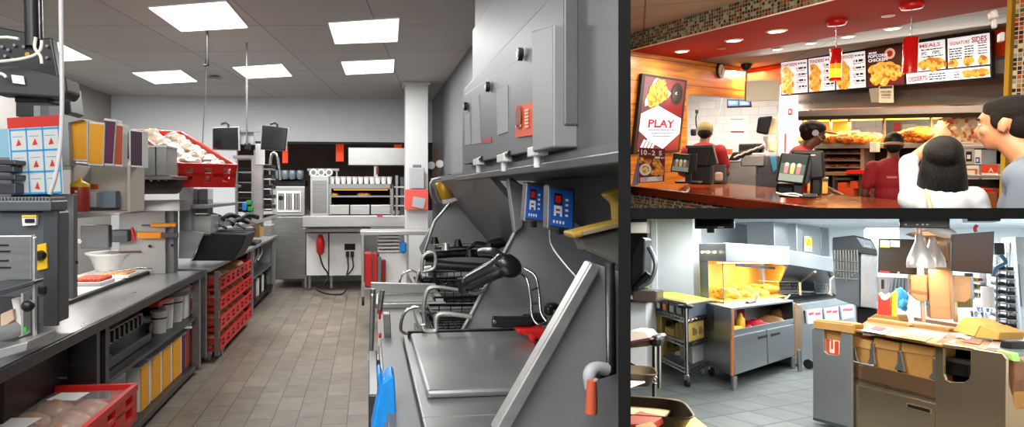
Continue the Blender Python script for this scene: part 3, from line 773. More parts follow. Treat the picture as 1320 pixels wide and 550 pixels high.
# toaster tower
t = thing('bun_toaster', 'tall grey bun toaster with ridged top and yellow switch plate', 'toaster', P(40, 430, Y=3.1))
tm = mat('toaster_grey', '5f6265', .4, .5, var=.08)
MB(tm).fbox(-10, 272, 74, 418, 3.05, .12).build('housing', t, bev=.01)
MB(tm).fbox(-12, 258, 66, 272, 3.0, .16).build('top_cap', t, bev=.008)
b = MB(GREY)
for i in range(16): b.fbox(-4+i*4.4, 254, -1.5+i*4.4, 259, 3.0, .15)
b.build('heat_fins', t, bev=.003)
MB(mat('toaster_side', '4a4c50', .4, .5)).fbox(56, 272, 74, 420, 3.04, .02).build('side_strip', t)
q = quad_at(((45, 316), (59, 313), (61, 346), (47, 349)), Y=3.03)
MB(YELLOW).prism(q, (0, .02, 0)).build('switch_plate', t, bev=.003)
p = P(53, 329, Y=3.03); MB(BLACK).cyl(p+V((0, -.03, 0)), p, .02, .024).build('knob', t)
q = quad_at(((28, 279), (47, 277), (46, 290), (29, 291)), Y=3.02)
b = MB(PAPER).prism(q, (0, .02, 0)); b.m(YELLOW).fbox(28, 277, 47, 280, 3.015, .01); b.m(BLACK).fbox(32, 282, 44, 287, 3.015, .01); b.build('warning_label', t)
MB(BLACK).fbox(48, 369, 58, 379, 3.03, .02).build('socket', t, bev=.004); MB(BLACK).fbox(72, 376, 84, 386, 3.2, .05).build('foot', t, bev=.01)
solo('toaster_neighbour_panel', MB(mat('grey_steel_panel', '77787a')).fbox(66, 250, 95, 385, 3.62, .05), 'grey steel panel between the toaster and the overshelf post', 'panel', bev=.004)
# slotted steel box (left)
t = thing('slotted_dispenser', 'steel dispenser box with slots standing at the left edge', 'dispenser', P(20, 440, Y=2.55))
b = MB(STEEL); b.fbox(-30, 303, 41, 362, 2.55, .03); b.build('hood_cover', t, bev=.006)
b = MB(IRON); b.fbox(-10, 315, 10, 317, 2.545, .02); b.fbox(-10, 323, 12, 325, 2.545, .01); b.fbox(-10, 335, 10, 337, 2.545, .01); b.fbox(-10, 344, 13, 346, 2.545, .01); b.build('slots', t)
MB(STEEL_L).fbox(41, 305, 45, 448, 2.53, .02).build('side_plate', t, bev=.004)
MB(STEEL_D).prism(quad_at(((-10, 376), (43, 361), (44, 366), (-10, 384)), Y=2.5), (0, .08, 0)).build('lower_lip', t, bev=.004)
MB(STEEL_L).fbox(27, 378, 30, 432, 2.45, .05).build('guide_rod', t); p = P(36, 394, Y=2.42)
MB(BLACK).ell(p, .022).build('knob', t)
MB(mat('steel_shadow', '4a4a4c', .5, .6)).fbox(-10, 384, 42, 440, 2.8, .05).build('back_panel', t)  # panel darkened in its colour for the shade behind the slots
MB(GREEN).fbox(29, 422, 34, 428, 2.44, .01).build('green_dot', t)
solo('paper_wraps', MB(mat('tan_paper', 'c2a892', .8)).prism(quad_at(((0, 405), (16, 398), (18, 412), (0, 425)), Y=2.6), (0, .1, 0)).prism(quad_at(((14, 385), (24, 385), (30, 432), (24, 435)), Y=2.62), (0, .05, 0), PAPER), 'folded tan and white wrap sheets in the dispenser', 'paper', bev=.004)
solo('steel_chute', MB(STEEL_L).tube([P(-20, 436, Y=2.4), P(22, 424, Y=2.5)], .03).prism(quad_at(((-10, 452), (36, 440), (34, 452), (-10, 466)), Y=2.4), (0, .2, 0)), 'steel roller chute lying on the counter at the left edge', 'chute', bev=.004)

# under-counter contents
for i, (x, c, l) in enumerate(((188, AMBER, 'nearest amber'), (203, AMBER, 'second amber'), (216, AMBER, 'third amber'), (229, AMBER, 'fourth amber'), (237, PURPLE, 'purple'), (243, RUST, 'first rust brown'), (249, PURPLE, 'dark violet'), (254, RUST, 'second rust brown'), (259, RUST, 'third rust brown'), (264, PURPLE, 'farthest purple'))):
    y0 = onX(x-6.5 if i < 4 else x-2.6, -1.56).y; y1 = onX(x+6 if i < 4 else x+2.6, -1.56).y
    k = thing('packaging_sleeve', l+' packaging sleeve standing on the bottom shelf under the counter', 'carton', (-1.6, y0, .09), group='packaging sleeves on the bottom shelf')
    MB(PAPER).box(-1.66, y0, .09, -1.56, y1, .40).build('card_stack', k, bev=.004)
    MB(c).box(-1.565, y0+.0, .095, -1.555, y1-(y1-y0)*.22, .395).build('coloured_face', k)
k = thing('packaging_sleeve', 'purple sleeve with white edge under the corner of the red bun crate', 'carton', (-1.5, 3.3, 0), group='packaging sleeves on the bottom shelf')
MB(PAPER).box(-1.9, 3.30, .09, -1.42, 3.58, .38).build('card_stack', k, bev=.004); MB(PURPLE).box(-1.425, 3.30, .1, -1.412, 3.5, .37).build('coloured_face', k)
# white cups / canisters mid shelf
for i, (x, hh) in enumerate(((205, .17), (214, .25), (226, .22), (233, .24), (243, .24), (250, .23), (258, .3), (263, .25))):
    p = onX(x, -1.62, .515)
    k = thing('cup_stack' if i % 2 == 0 else 'white_canister', ['short white canister nearest on the middle shelf', 'tall white canister with a black band', 'white cup stack third from the near end', 'white square tub in the middle of the middle shelf', 'white square tub behind the first tub', 'white stack between tub and cups', 'tallest white cup stack near the far end', 'last white cup stack at the far end of the middle shelf'][i], 'container', p, group='white containers on the middle shelf')
    if i in (3, 4): MB(WHITE).box(p.x-.09, p.y-.09, .515, p.x+.06, p.y+.1, .515+hh-.03).build('tub', k, bev=.01); MB(PAPER).box(p.x-.1, p.y-.1, .485+hh, p.x+.07, p.y+.11, .5+hh).build('lid', k, bev=.004)
    else:
        MB(WHITE).lathe([(.05, 0), (.058, hh-.02), (.062, hh-.015), (.062, hh), (.05, hh)], p).build('body', k)
        MB(IRON).lathe([(.0595, hh-.06), (.0595, hh-.05)], p).build('band', k)
t = thing('slicer', 'dark steel bun slicer on the middle shelf under the counter', 'slicer', (-1.7, 4.05, .515))
MB(STEEL_D).box(-2.1, 3.85, .52, -1.58, 4.75, .58).build('base', t, bev=.01); MB(STEEL).box(-2.0, 3.9, .64, -1.62, 4.7, .74).build('body', t, bev=.02)
b = MB(STEEL_D)
for i in range(9): b.box(-1.625, 3.95+i*.08, .66, -1.60, 3.98+i*.08, .73)
b.build('fins', t); MB(BLACK).cyl((-1.6, 4.7, .62), (-1.57, 4.7, .62), .035).build('knob', t); MB(BLACK).cyl((-1.6, 3.98, .6), (-1.57, 3.98, .6), .02).build('switch', t)
k = thing('red_tray', 'shallow red tray of buns under the counter top at the far end', 'tray', (-1.7, 5.2, .75), rz=0)
MB(RED).box(-1.95, 4.75, .76, -1.53, 5.6, .80).build('tray', k, bev=.01); MB(REDD).box(-1.92, 4.8, .80, -1.56, 5.56, .81).build('tray_floor', k)

# near red crate with rolls
kc = P(175, 494, Z=.60)
t = thing('bread_crate', 'large red crate full of bread rolls sticking out at the bottom left', 'crate', (kc.x-.62, kc.y-.54, .41))
crate(t, 1.24, 1.08, .19)
solo('crate_stand', MB(STEEL_D).box(-2.1, 2.4, .37, -1.5, 3.06, .41).box(-2.1, 2.4, 0, -2.04, 2.46, .37).box(-1.56, 3.0, 0, -1.5, 3.05, .37).box(-2.1, 3.0, 0, -2.04, 3.05, .37).box(-1.56, 2.4, 0, -1.5, 2.45, .37), 'low dark stand carrying the large red bread crate', 'stand')
r = random.Random(3); k0 = None; n = 0
for j in range(6):
    for i in range(6):
        x = kc.x-1.08+i*.18+r.uniform(-.01, .01)+(j % 2)*.02; y = kc.y-.98+j*.165+r.uniform(-.01, .01); z = .52+r.uniform(-.006, .01)
        rot = Euler((0, r.uniform(-.08, .08), r.uniform(-.2, .2))).to_matrix()
        if k0 is None:
            k0 = thing('bread_roll', 'brown bread roll packed under clear film in the large red crate', 'bread roll', (x, y, z), group='bread rolls in the large red crate', rot=rot)
            MB(BUNB, Matrix(k0['_m'])).ell((0, 0, 0), (.095, .068, .052), n=18, k=10, lump=.12, seed=2).build('crust', k0)
        else: dup(k0, (x, y, z), rot=rot)
for i, (x, y) in enumerate(((88, 512), (22, 546))):
    c = P(x, y, Z=.575); solo('paper_label', MB(PAPER).hexa([(c.x-.09, c.y-.03, .574), (c.x+.06, c.y-.05, .574), (c.x+.08, c.y+.05, .579), (c.x-.06, c.y+.06, .579), (c.x-.09, c.y-.03, .577), (c.x+.06, c.y-.05, .577), (c.x+.08, c.y+.05, .582), (c.x-.06, c.y+.06, .582)]), ['white label lying on the bread rolls in the middle', 'white label on the bread rolls at the bottom edge'][i], 'label')
solo('clear_crate_film', MB(mat('clear_film', 'e8e8e8', .12, alpha=.12, bump=.6, bscale=14, spec=.8)).box(kc.x-1.2, kc.y-1.06, .572, kc.x-.03, kc.y-.02, .574), 'clear film over the bread rolls in the large crate', 'film')

# tilted upper red crate with bagged bread
N_ = P(268, 226, Y=5.3); E_ = P(203, 180, Y=6.7)
dv = E_-N_; ang = math.atan2(-dv.x, dv.y); tilt = math.asin(dv.z/dv.length)
rot = Matrix.Rotation(ang, 3, 'Z') @ Matrix.Rotation(tilt, 3, 'X')
cpos = (N_+E_)/2-rot @ V((0, 0, .1))
t = thing('bread_crate', 'red crate of bagged bread tilted on top of the equipment shelf', 'crate', cpos, rot=rot)
crate(t, .46, dv.length, .20, holes=7)
r = random.Random(5); k0 = None
for j in range(7):
    for i in range(2):
        loc = cpos+rot @ V((-.10+i*.20+r.uniform(-.01, .01), -.70+j*.235, .135+r.uniform(-.01, .02)))
        rt = rot @ Euler((r.uniform(-.2, .2), r.uniform(-.2, .2), r.uniform(-.4, .4))).to_matrix()
        if k0 is None:
            k0 = thing('bagged_bread', 'bread in a clear bag heaped in the tilted red crate', 'bread', loc, group='bagged bread in the tilted crate', rot=rt)
            MB(BAG, Matrix(k0['_m'])).ell((0, 0, 0), (.105, .13, .07), n=20, k=12, lump=.4, seed=8).build('bag', k0)
        else: dup(k0, loc, rot=rt)
# support under the tilted crate
solo('crate_support_shelf', MB(STEEL).box(-2.2, 5.6, 1.46, -1.42, 7.0, 1.49).box(-1.9, 5.95, .9, -1.86, 6.0, 1.46).box(-1.9, 6.9, .9, -1.86, 6.95, 1.46).fbox(236, 238, 303, 241, 6.4, .3), 'steel shelf carrying the tilted red crate', 'shelf', bev=.004)

# equipment block behind the overshelf
t = thing('steel_column_panel', 'pale steel panels behind the orange handled spatulas', 'panel', P(236, 330, Y=5.9))
MB(STEEL_L).fbox(231, 236, 246, 330, 5.9, .1).build('panel', t, bev=.004); MB(LGREY).prism(quad_at(((231, 296), (262, 300), (247, 333), (230, 333)), Y=5.85), (0, .05, 0)).build('bracket', t, bev=.004)
for i, x in enumerate((243, 256)):
    k = thing('mug_rack_bin', ('left' if i == 0 else 'right')+' grey two tone bin under the tilted crate', 'bin', P(x, 275, Y=6.0), group='two tone bins')
    MB(LGREY).fbox(x, 243, x+12, 257, 6.0, .2).build('upper_half', k, bev=.006); MB(GREY).fbox(x, 257, x+12, 275, 5.99, .2).build('lower_half', k, bev=.006)
t = thing('grill_press', 'steel grill press with lever arms on the middle counter', 'grill press', P(270, 310, Y=6.2))
MB(STEEL_L).fbox(242, 277, 272, 305, 6.0, .3).build('press_box', t, bev=.01); MB(STEEL).prism(quad_at(((262, 282), (290, 278), (300, 290), (268, 296)), Y=6.3), (0, .3, 0)).build('press_plate', t, bev=.006)
for i in range(5):
    x, y = 262+i*12, 284+(i % 2)*6
    b = MB(IRON); b.tube(bezier([P(x, y, Y=6.3), P(x+10, y-7, Y=6.35), P(x+22, y-4, Y=6.5)], 4), .025); b.build('handle', t)
    b = MB(CHROME); b.tube([P(x+6, y-2, Y=6.2), P(x+18, y+4, Y=6.3)], .014); b.build('lever', t)
for i, (x0, y0, x1, y1, Y) in enumerate(((250, 304, 318, 309, 6.3), (246, 312, 302, 318, 6.1), (262, 296, 322, 301, 6.6), (285, 312, 330, 317, 6.8))):
    solo('griddle_plate', MB(IRON if i % 2 == 0 else STEEL_D).fbox(x0, y0, x1, y1, Y, .35), ['long black griddle plate under the grill press', 'lowest dark griddle plate near the rack', 'upper black griddle plate', 'far dark griddle plate over the crates'][i], 'griddle plate', bev=.01)
b = MB(IRON).prism(quad_at(((262, 300), (250, 332), (246, 336), (300, 336), (312, 318), (318, 302)), Y=6.0), (0, .5, 0)); solo('griddle', b, 'black griddle body standing above the red crate rack', 'griddle', bev=.01)
# tray rack tower
t = thing('tray_rack', 'narrow rack of dark trays under the two hanging screens', 'rack', P(325, 292, Y=7.4))
for x in (303, 324, 336): MB(STEEL_L).fbox(x, 203, x+3, 292, 7.4, .05).build('post', t)
b = MB(STEEL_L).fbox(300, 200, 326, 204, 7.4, .4); b.build('top_plate', t)
MB(STEEL_L).fbox(327, 193, 338, 290, 7.35, .04).build('side_panel', t)
MB(STEEL_L).prism(quad_at(((300, 292), (350, 278), (350, 282), (300, 299)), Y=7.3), (0, .5, 0)).build('lower_rail', t)
for i in range(6):
    for x0, x1 in ((305, 326), (338, 350)):
        y = 216+i*13 if x0 < 330 else 212+i*13
        k = MB(IRON); k.fbox(x0, y, x1, y+5, 7.45, .35); k.m(STEEL_L).fbox(x0, y+5, x1, y+6.5, 7.44, .35); k.build('tray', t, bev=.006)
solo('blue_clip', MB(BLUE).fbox(312, 262, 318, 271, 7.38, .05), 'small blue clip on the tray rack', 'clip', bev=.01)
for i, (x, y) in enumerate(((321, 262), (323, 270), (321, 278))): solo('green_clip', MB(GREEN).fbox(x-4, y-4, x+4, y+2, 7.38, .05), ['upper', 'middle', 'lower'][i]+' green clip on the tray rack', 'clip', 'green clips', bev=.01)
# screens
for i, (q, l) in enumerate(((((273, 193), (309, 194), (308, 163), (273, 164)), 'left grey framed screen hanging over the tray rack'), (((336, 192), (368, 194), (371, 165), (338, 161)), 'right black framed screen hanging over the tray rack'))):
    Y = 7.0; p = quad_at(q, Y=Y); c = sum(p, V())/4
    k = thing('hanging_monitor', l, 'monitor', c, group='hanging kitchen screens')
    MB(LGREY if i == 0 else BLACK).prism(p, (0, .04, 0)).build('casing', k, bev=.005)
    if i == 1: MB(LGREY).prism([c+(a-c)*1.04+V((0, .01, 0)) for a in p], (0, .03, 0)).build('bezel', k)
    MB(SCREEN).prism([c+(a-c)*.92+V((0, -.006, 0)) for a in p], (0, .01, 0)).build('screen', k)
    x = 291 if i == 0 else 354
    MB(BLACK).tube([P(x-6, 160, Y=Y), P(x, 158, Y=Y), P(x+4, 161, Y=Y), P(x+3, 164, Y=Y)], .012).build('cable', k)
t = thing('screen_pole', 'thin pole from the ceiling holding the two screens', 'pole', P(318, 185, Y=7.05))
a = P(318, 186, Y=7.05); MB(STEEL).cyl(a, (a.x, a.y, 3.25), .011).build('pole', t)
MB(STEEL).fbox(308, 167, 338, 170, 7.06, .03).build('crossbar', t); MB(LGREY).fbox(309, 168, 327, 186, 7.1, .1).build('junction_box', t, bev=.006); MB(IRON).fbox(315, 184, 322, 193, 7.05, .06).build('clamp', t, bev=.01)
solo('notice_plate', MB(PAPER).fbox(329, 185, 341, 212, 7.3, .02), 'white notice plate below the right screen', 'notice', bev=.003)
# faucet right of screens
t = thing('pot_faucet', 'steel swan neck faucet in front of the ice machine', 'faucet', P(352, 262, Y=8.4))
MB(CHROME).tube(bezier([P(352, 262, Y=8.4), P(349, 235, Y=8.4), P(349, 205, Y=8.4), P(353, 197, Y=8.4), P(358, 204, Y=8.4), P(361, 232, Y=8.4)], 6), .02).build('spout', t); MB(IRON).fbox(349, 214, 354, 236, 8.35, .1).build('valve', t, bev=.01)

# rack of red crates
t = thing('crate_trolley', 'steel trolley frame holding four red crates under the second counter', 'trolley', (-1.6, 6.8, 0))
MB(STEEL).box(-1.52, 5.82, 0.1, -1.47, 5.87, .89).build('post', t); MB(STEEL).box(-1.44, 6.02, 0.06, -1.40, 6.06, .86).build('post', t); MB(STEEL).box(-1.52, 8.0, .1, -1.47, 8.05, .86).build('post', t); MB(IRON).box(-2.1, 5.9, .06, -1.55, 5.94, .84).build('end_panel', t)
b = MB(IRON); b.box(-2.15, 8.08, .05, -1.5, 8.1, .86); b.build('end_panel', t)
k0 = None
for i in range(4):
    z = .1+i*.19
    loc = (-1.66+.0*i, 6.85, z)
    if i == 0:
        k0 = thing('bread_crate', 'lowest red crate of buns in the trolley stack', 'crate', loc, group='red crates in the trolley'); crate(k0, .52, 1.6, .12, holes=7)
    else: dup(k0, loc, label=['', 'second lowest', 'third lowest', 'topmost'][i]+' red crate of buns in the trolley stack')
r = random.Random(9); kb = None
for i in range(4):
    for j in range(6):
        loc = (-1.56, 6.2+j*.26, .17+i*.19)
        if kb is None:
            kb = thing('soft_bun', 'pale bun lying in a red trolley crate', 'bun', loc, group='buns in the trolley crates'); MB(BUN, Matrix(kb['_m'])).ell((0, 0, 0), (.12, .11, .06), lump=.15).build('bun', kb)
        else: dup(kb, loc, rz=r.uniform(0, 3))
solo('crate_handle_red', MB(RED).box(-1.6, 5.7, .56, -1.53, 5.8, .66), 'red crate end poking out between the counter legs', 'crate', bev=.01)
# second counter
t = thing('back_counter', 'farther left counter with open shelves beyond the crate trolley', 'counter', (-1.9, 8.2, 0))
MB(STEEL_M).box(-2.3, 5.9, .865, -1.45, 10.2, .9).build('worktop', t, bev=.006)
MB(STEEL).box(-2.3, 8.1, .45, -1.5, 10.1, .475).build('shelf_board', t); MB(IRON).box(-2.3, 8.1, .10, -1.5, 10.1, .13).build('shelf_board', t)
for y in (8.12, 10.05): MB(STEEL_L).box(-1.52, y, 0, -1.47, y+.05, .865).build('leg', t)
MB(DARK).box(-2.3, 8.1, .1, -2.27, 10.1, .86).build('back_panel', t); MB(STEEL_L).box(-2.3, 10.1, .0, -1.5, 10.13, .865).build('end_panel', t)
for i, (y, c) in enumerate(((8.5, PURPLE), (8.7, PURPLE), (8.95, PAPER), (9.15, IRON), (9.35, PAPER), (9.6, IRON))):
    solo('folder', MB(c).box(-1.9, y, .13, -1.55, y+.12, .38), ['nearest purple', 'second purple', 'nearer white', 'nearer black', 'farther white', 'farthest black'][i]+' folder on the low shelf of the farther counter', 'folder', 'folders on the far low shelf', bev=.004)
t = thing('mixer_motor', 'dark mixer with pale levers on the middle shelf of the farther counter', 'mixer', (-1.7, 9, .48))
MB(IRON).box(-2.0, 8.5, .48, -1.6, 9.4, .64).build('housing', t, bev=.03)
for y in (8.6, 8.9, 9.2): MB(STEEL_L).tube([(-1.6, y, .6), (-1.56, y+.1, .7), (-1.58, y+.2, .78)], .02).build('lever', t)
solo('counter_box', MB(CARD).fbox(326, 284, 335, 306, 8.0, .3), 'brown box standing on the farther counter', 'box', bev=.01)
solo('counter_tub', MB(STEEL_L).fbox(336, 290, 350, 304, 8.6, .3), 'steel tub on the farther counter', 'tub', bev=.01)

# ---------------------------------------------------------------- ceiling-mounted black equipment top-left
t = thing('hanging_display_mount', 'black perforated display mount hanging from the ceiling at the top left', 'mount', P(40, 60, Y=2.6))
MB(BLACK).cyl(P(42, 60, Y=2.6), P(39, -60, Y=2.6), .026).build('pole', t); MB(STEEL_D).cyl(P(50, 50, Y=2.65), P(47, -60, Y=2.65), .016).build('pole', t)
MB(BLACK).prism(quad_at(((-15, 32), (38, 42), (44, 50), (66, 48), (74, 92), (80, 124), (60, 108), (-15, 88)), Y=2.6), (0, .05, 0)).build('bracket_plate', t, bev=.006)
b = MB(GREY)
for x, y in ((2, 60), (10, 64), (18, 58), (6, 72), (16, 76), (30, 60), (34, 54), (60, 59), (60, 74)): p = P(x, y, Y=2.59); b.cyl(p, p+V((0, .02, 0)), .006, n=8)
b.build('screws', t)
p = P(35, 70, Y=2.59); MB(mat('brass', 'b58a3a', .3, .9)).cyl(p, p+V((0, .02, 0)), .009).build('brass_nut', t)
MB(mat('monitor_back', '2b2c2e', .5)).prism(quad_at(((-15, 86), (20, 84), (84, 100), (86, 118), (80, 126), (-15, 120)), Y=2.5), (0, .12, 0)).build('monitor_back', t, bev=.008)
MB(IRON).fbox(18, 124, 62, 132, 2.55, .1).build('lower_bracket', t, bev=.006)
MB(PAPER).prism(quad_at(((14, 96), (30, 98), (32, 109), (16, 107)), Y=2.49), (0, .005, 0)).build('white_sticker', t, bev=.002)
for pts in (((-10, 49), (8, 48), (24, 50)), ((-10, 80), (20, 77), (42, 72), (52, 64), (54, 52)), ((46, 48), (45, 62), (52, 72), (54, 82)), ((-10, 92), (4, 96), (8, 100))):
    MB(mat('cream_cable', 'c9c6ba', .5)).tube(bezier([P(x, y, Y=2.46) for x, y in pts], 6), .006).build('cable', t)
solo('vent_duct', MB(mat('dark_duct', '3d3c3b', .5)).fbox(20, 128, 42, 150, 4.2, .2).fbox(42, 130, 52, 150, 4.21, .2, LGREY).fbox(52, 130, 62, 150, 4.2, .2, GREY), 'dark ducting behind the chart under the hanging mount', 'duct', bev=.006)
solo('black_cover', MB(BLACK).prism(quad_at(((68, 105), (88, 112), (92, 145), (80, 150), (66, 140)), Y=4.6), (0, .2, 0)), 'black angular cover behind the pale drop cable', 'cover', bev=.006)
t = thing('white_drop_cable', 'pale drop cable hanging in front of the chart from the ceiling', 'cable', P(70, 250, Y=2.3))
MB(mat('cable_grey', 'a9a9aa', .35)).tube(bezier([P(78, -30, Y=2.3), P(79, 60, Y=2.3), P(80, 130, Y=2.3), P(78, 185, Y=2.3), P(72, 225, Y=2.3), P(64, 250, Y=2.3)], 8), .0075, n=10).build('cable', t)

# ---------------------------------------------------------------- right: hood
hm = mat('hood_steel', '6c6d6f', .5, .55, var=.14, vscale=1.4, stretch=(1, .4, 2))
t = thing('extractor_hood', 'huge steel extractor hood running along the right side', 'extractor hood', (.9, 3.0, 1.7))
a = onX(612, .66)
MB(hm).box(.66, 1.2, 2.6, 1.15, a.y, 3.25).build('duct', t, bev=.01)
b = MB(mat('hood_band', '5f6062', .35, .8, var=.1, vscale=2)); b.box(.60, 1.2, 1.685, 1.15, 4.25, 1.715); b.build('lower_rail', t, bev=.004)
b = MB(hm); b.box(.645, 1.2, 1.715, 1.15, a.y, 2.62); b.box(.645, a.y, 1.715, 1.15, 4.25, 2.2); b.build('body', t, bev=.006)
b = MB(STEEL_L)
for x in (654, 760): p = onX(x, .655); b.box(.652, p.y-.006, 2.2, .658, p.y+.006, 3.25)
b.box(.652, 1.2, 2.70, .658, 2.35, 2.71)
b.build('seam', t)
# hood control cabinet
y0, y1 = onX(727, .60).y, onX(598, .60).y
t = thing('hood_filter_cabinet', 'slanted steel cabinet mounted on the extractor hood with orange sign', 'cabinet', (.6, 3, 1.85))
zt, zb = P(727, 33, Y=y0).z, P(727, 192, Y=y0).z
MB(hm).box(.60, y0, 1.82, .648, y1, 2.26).build('body', t, bev=.006)
pf = lambda x, y: P(x, y, X=.597)
b = MB(hm); q = [pf(696, 58), pf(700, 192), pf(598, 212), pf(598, 122)]; b.prism(q, (.05, 0, 0)); b.build('front_plate', t, bev=.004)
b = MB(mat('cabinet_door_grey', '8a8b8c', .55, .35)); q = [pf(696, 40), pf(725, 32), pf(725, 190), pf(697, 196)]; b.prism([p+V((-.03, 0, 0)) for p in q], (.08, 0, 0)); b.build('door', t, bev=.006)
for x, y in ((675, 70), (632, 112), (603, 137)):
    p = pf(x, y)+V((-.005, 0, 0)); MB(BLACK).cyl(p+V((-.02, 0, 0)), p, .025, n=18).build('round_knob', t)
    MB(STEEL_L).cyl(p+V((-.022, 0, 0)), p+V((-.02, 0, 0)), .012).build('knob_centre', t)
fc = Face(pf(667, 177), pf(690, 174), pf(690, 131), pf(667, 137), eps=.008)
fc.n = V((-1, 0, 0))
om = mat('orange_notice', 'd9562c', .6); gm = mat('notice_print', '8c4030', .6)
b = MB(om); fc.rect(b, 0, 0, 1, 1, om); 
wm = mat('notice_cream', 'e8b79c', .6)
fc.disc(b, .28, .62, .17, gm, 2); fc.rect(b, .12, .3, .45, .38, wm, 2)
for i in range(6): fc.rect(b, .66, .25+.1*i, .86, .31+.1*i, wm, 2)
b.build('orange_notice', t)
for q in (((641, 115), (655, 110), (655, 170), (642, 174)), ((609, 125), (618, 122), (620, 184), (609, 186)), ((600, 148), (606, 146), (607, 186), (600, 187))):
    MB(mat('pale_plate_grey', '9a9b9c', .6, .2)).prism([pf(x, y)+V((-.004, 0, 0)) for x, y in q], (.004, 0, 0)).build('pale_plate', t)
for x, y in ((617, 208), (650, 203), (693, 194)):
    p = pf(x, y); k = MB(WHITE); k.box(p.x-.02, p.y-.07, p.z-.02, p.x+.02, p.y+.07, p.z+.015); k.cyl(p+V((0, 0, -.01)), p+V((0, 0, -.06)), .014); k.m(BLACK).cyl(p+V((0, -.12, .01)), p+V((0, -.02, .01)), .014); k.build('clamp', t, bev=.004)
MB(mat('red_light', 'b0283a', .4)).prism([pf(x, y)+V((-.004, 0, 0)) for x, y in ((622, 178), (634, 177), (634, 184), (622, 184))], (.004, 0, 0)).build('red_sticker', t)
# wall behind the fryers
struct('wall_right', MB(mat('splash_steel', '77787a', .5, .4, var=.1, vscale=2)).box(1.15, -1, 0, 1.25, 11.2, 3.25))
t = thing('hood_canopy_lip', 'sloping steel canopy panel below the extractor hood', 'panel', (.9, 3, 1.4))
b = MB(mat('canopy_slope', '737476', .42, .7, var=.12, vscale=1.5)); b.hexa([(.62, 1.3, 1.74), (.64, 1.3, 1.74), (.64, 6.2, 1.74), (.62, 6.2, 1.74), (.62, 1.3, 1.70), (.64, 1.3, 1.70), (.64, 6.2, 1.70), (.62, 6.2, 1.70)])
b.hexa([(1.08, 3.2, 1.16), (1.12, 3.2, 1.16), (1.12, 6.4, 1.16), (1.08, 6.4, 1.16), (.62, 3.2, 1.70), (.66, 3.2, 1.70), (.66, 6.4, 1.70), (.62, 6.4, 1.70)])
b.build('slope', t)
# controllers
for i, (q, l) in enumerate(((((678, 281), (700, 284), (701, 241), (681, 239)), 'left blue fryer timer controller under the hood'), (((709, 290), (738, 295), (739, 247), (710, 243)), 'right blue fryer timer controller under the hood'))):
    Y = 2.6-.25*i; p = quad_at(q, Y=Y); c = sum(p, V())/4
    k = thing('fryer_controller', l, 'controller', c, group='blue fryer controllers')
    MB(STEEL).prism([c+(a-c)*1.22+V((0, .01, 0)) for a in p], (0, .06, 0)).build('housing', k, bev=.006)
    cb = mat('controller_blue', '2456a8', .4); b = MB(cb); b.prism(p, (0, .01, 0)); b.build('face_plate', k)
    fc = Face(*p, eps=.003); b = MB(WHITE)
    fc.rect(b, .15, .60, .50, .90, BLACK, 1); fc.rect(b, .20, .64, .45, .84, RED, 2); 
    fc.rect(b, .15, .28, .24, .52, WHITE); fc.rect(b, .42, .28, .51, .52, WHITE); fc.rect(b, .15, .48, .51, .56, WHITE); fc.rect(b, .15, .36, .51, .42, WHITE)
    for j in range(4): fc.rect(b, .65, .3+.14*j, .78, .36+.14*j, WHITE)
    for j in range(4): fc.rect(b, .12+.14*j, .08, .20+.14*j, .16, WHITE)
    b.build('display_and_keys', k)
    MB(IRON).fbox((q[0][0]+q[1][0])/2-3, q[0][1]+4, (q[0][0]+q[1][0])/2+3, q[0][1]+12, Y, .04).build('cable_gland', k)
solo('controller_cable', MB(STEEL_L).tube(bezier([P(709, 296, Y=2.5), P(711, 316, Y=2.5), P(728, 340, Y=2.45), P(748, 362, Y=2.4)], 6), .006), 'thin pale cable hanging from the right blue controller', 'cable')
# splash guards
def guard(pts, Y, label, th=.02, edge=None, rim=STEEL_L):
    k = thing('splash_guard', label, 'splash guard', P(*pts[0], Y=Y), group='fryer splash guards')
    MB(mat('guard_steel', '9a9b9c', .45, .4, var=.1, vscale=2)).fpoly(pts, Y, th).build('plate', k, bev=.003)
    if edge:
        b = MB(rim); b.tube([P(x, y, Y=Y-.01) for x, y in edge[0]], edge[1]); b.build('rolled_edge', k)
    return k
guard(((545, 332), (540, 318), (560, 285), (580, 262), (606, 262), (660, 290), (668, 345)), 5.6, 'farthest pale splash guard behind the far fryers', edge=(((545, 330), (560, 285), (580, 262)), .012))
guard(((592, 432), (664, 298), (654, 232), (660, 229), (760, 300), (800, 340), (800, 432)), 3.12, 'middle splash guard with slanted edge behind the near lid', edge=(((594, 430), (664, 299), (655, 230)), .011))
k = guard(((648, 556), (768, 340), (805, 352), (805, 556)), 1.62, 'nearest splash guard with thick slanted edge at the bottom right', edge=None)
b = MB(STEEL_L); b.prism(quad_at(((636, 556), (762, 337), (776, 345), (658, 556)), Y=1.58), (0, .05, 0)); b.build('thick_edge', k, bev=.006)
solo('guard_pipe', MB(STEEL_D).tube([P(786, 338, Y=1.58), P(788, 480, Y=1.58), P(770, 482, Y=1.56)], .014), 'vertical steel pipe on the nearest splash guard', 'pipe')
t = thing('drain_valve', 'drain valve with an orange handle at the bottom right', 'valve', P(763, 535, Y=1.52))
MB(LGREY).tube(bezier([P(782, 476, Y=1.55), P(768, 474, Y=1.54), P(760, 482, Y=1.53), P(762, 500, Y=1.53)], 5), [.017]*16).build('elbow', t)
MB(mat('orange_grip', 'c25a3c', .5)).tube([P(763, 490, Y=1.5), P(762, 532, Y=1.5)], [.012, .015], n=10).build('handle', t); MB(LGREY).tube([P(768, 488, Y=1.5), P(767, 522, Y=1.5), P(762, 534, Y=1.5)], .006).build('safety_wire', t)
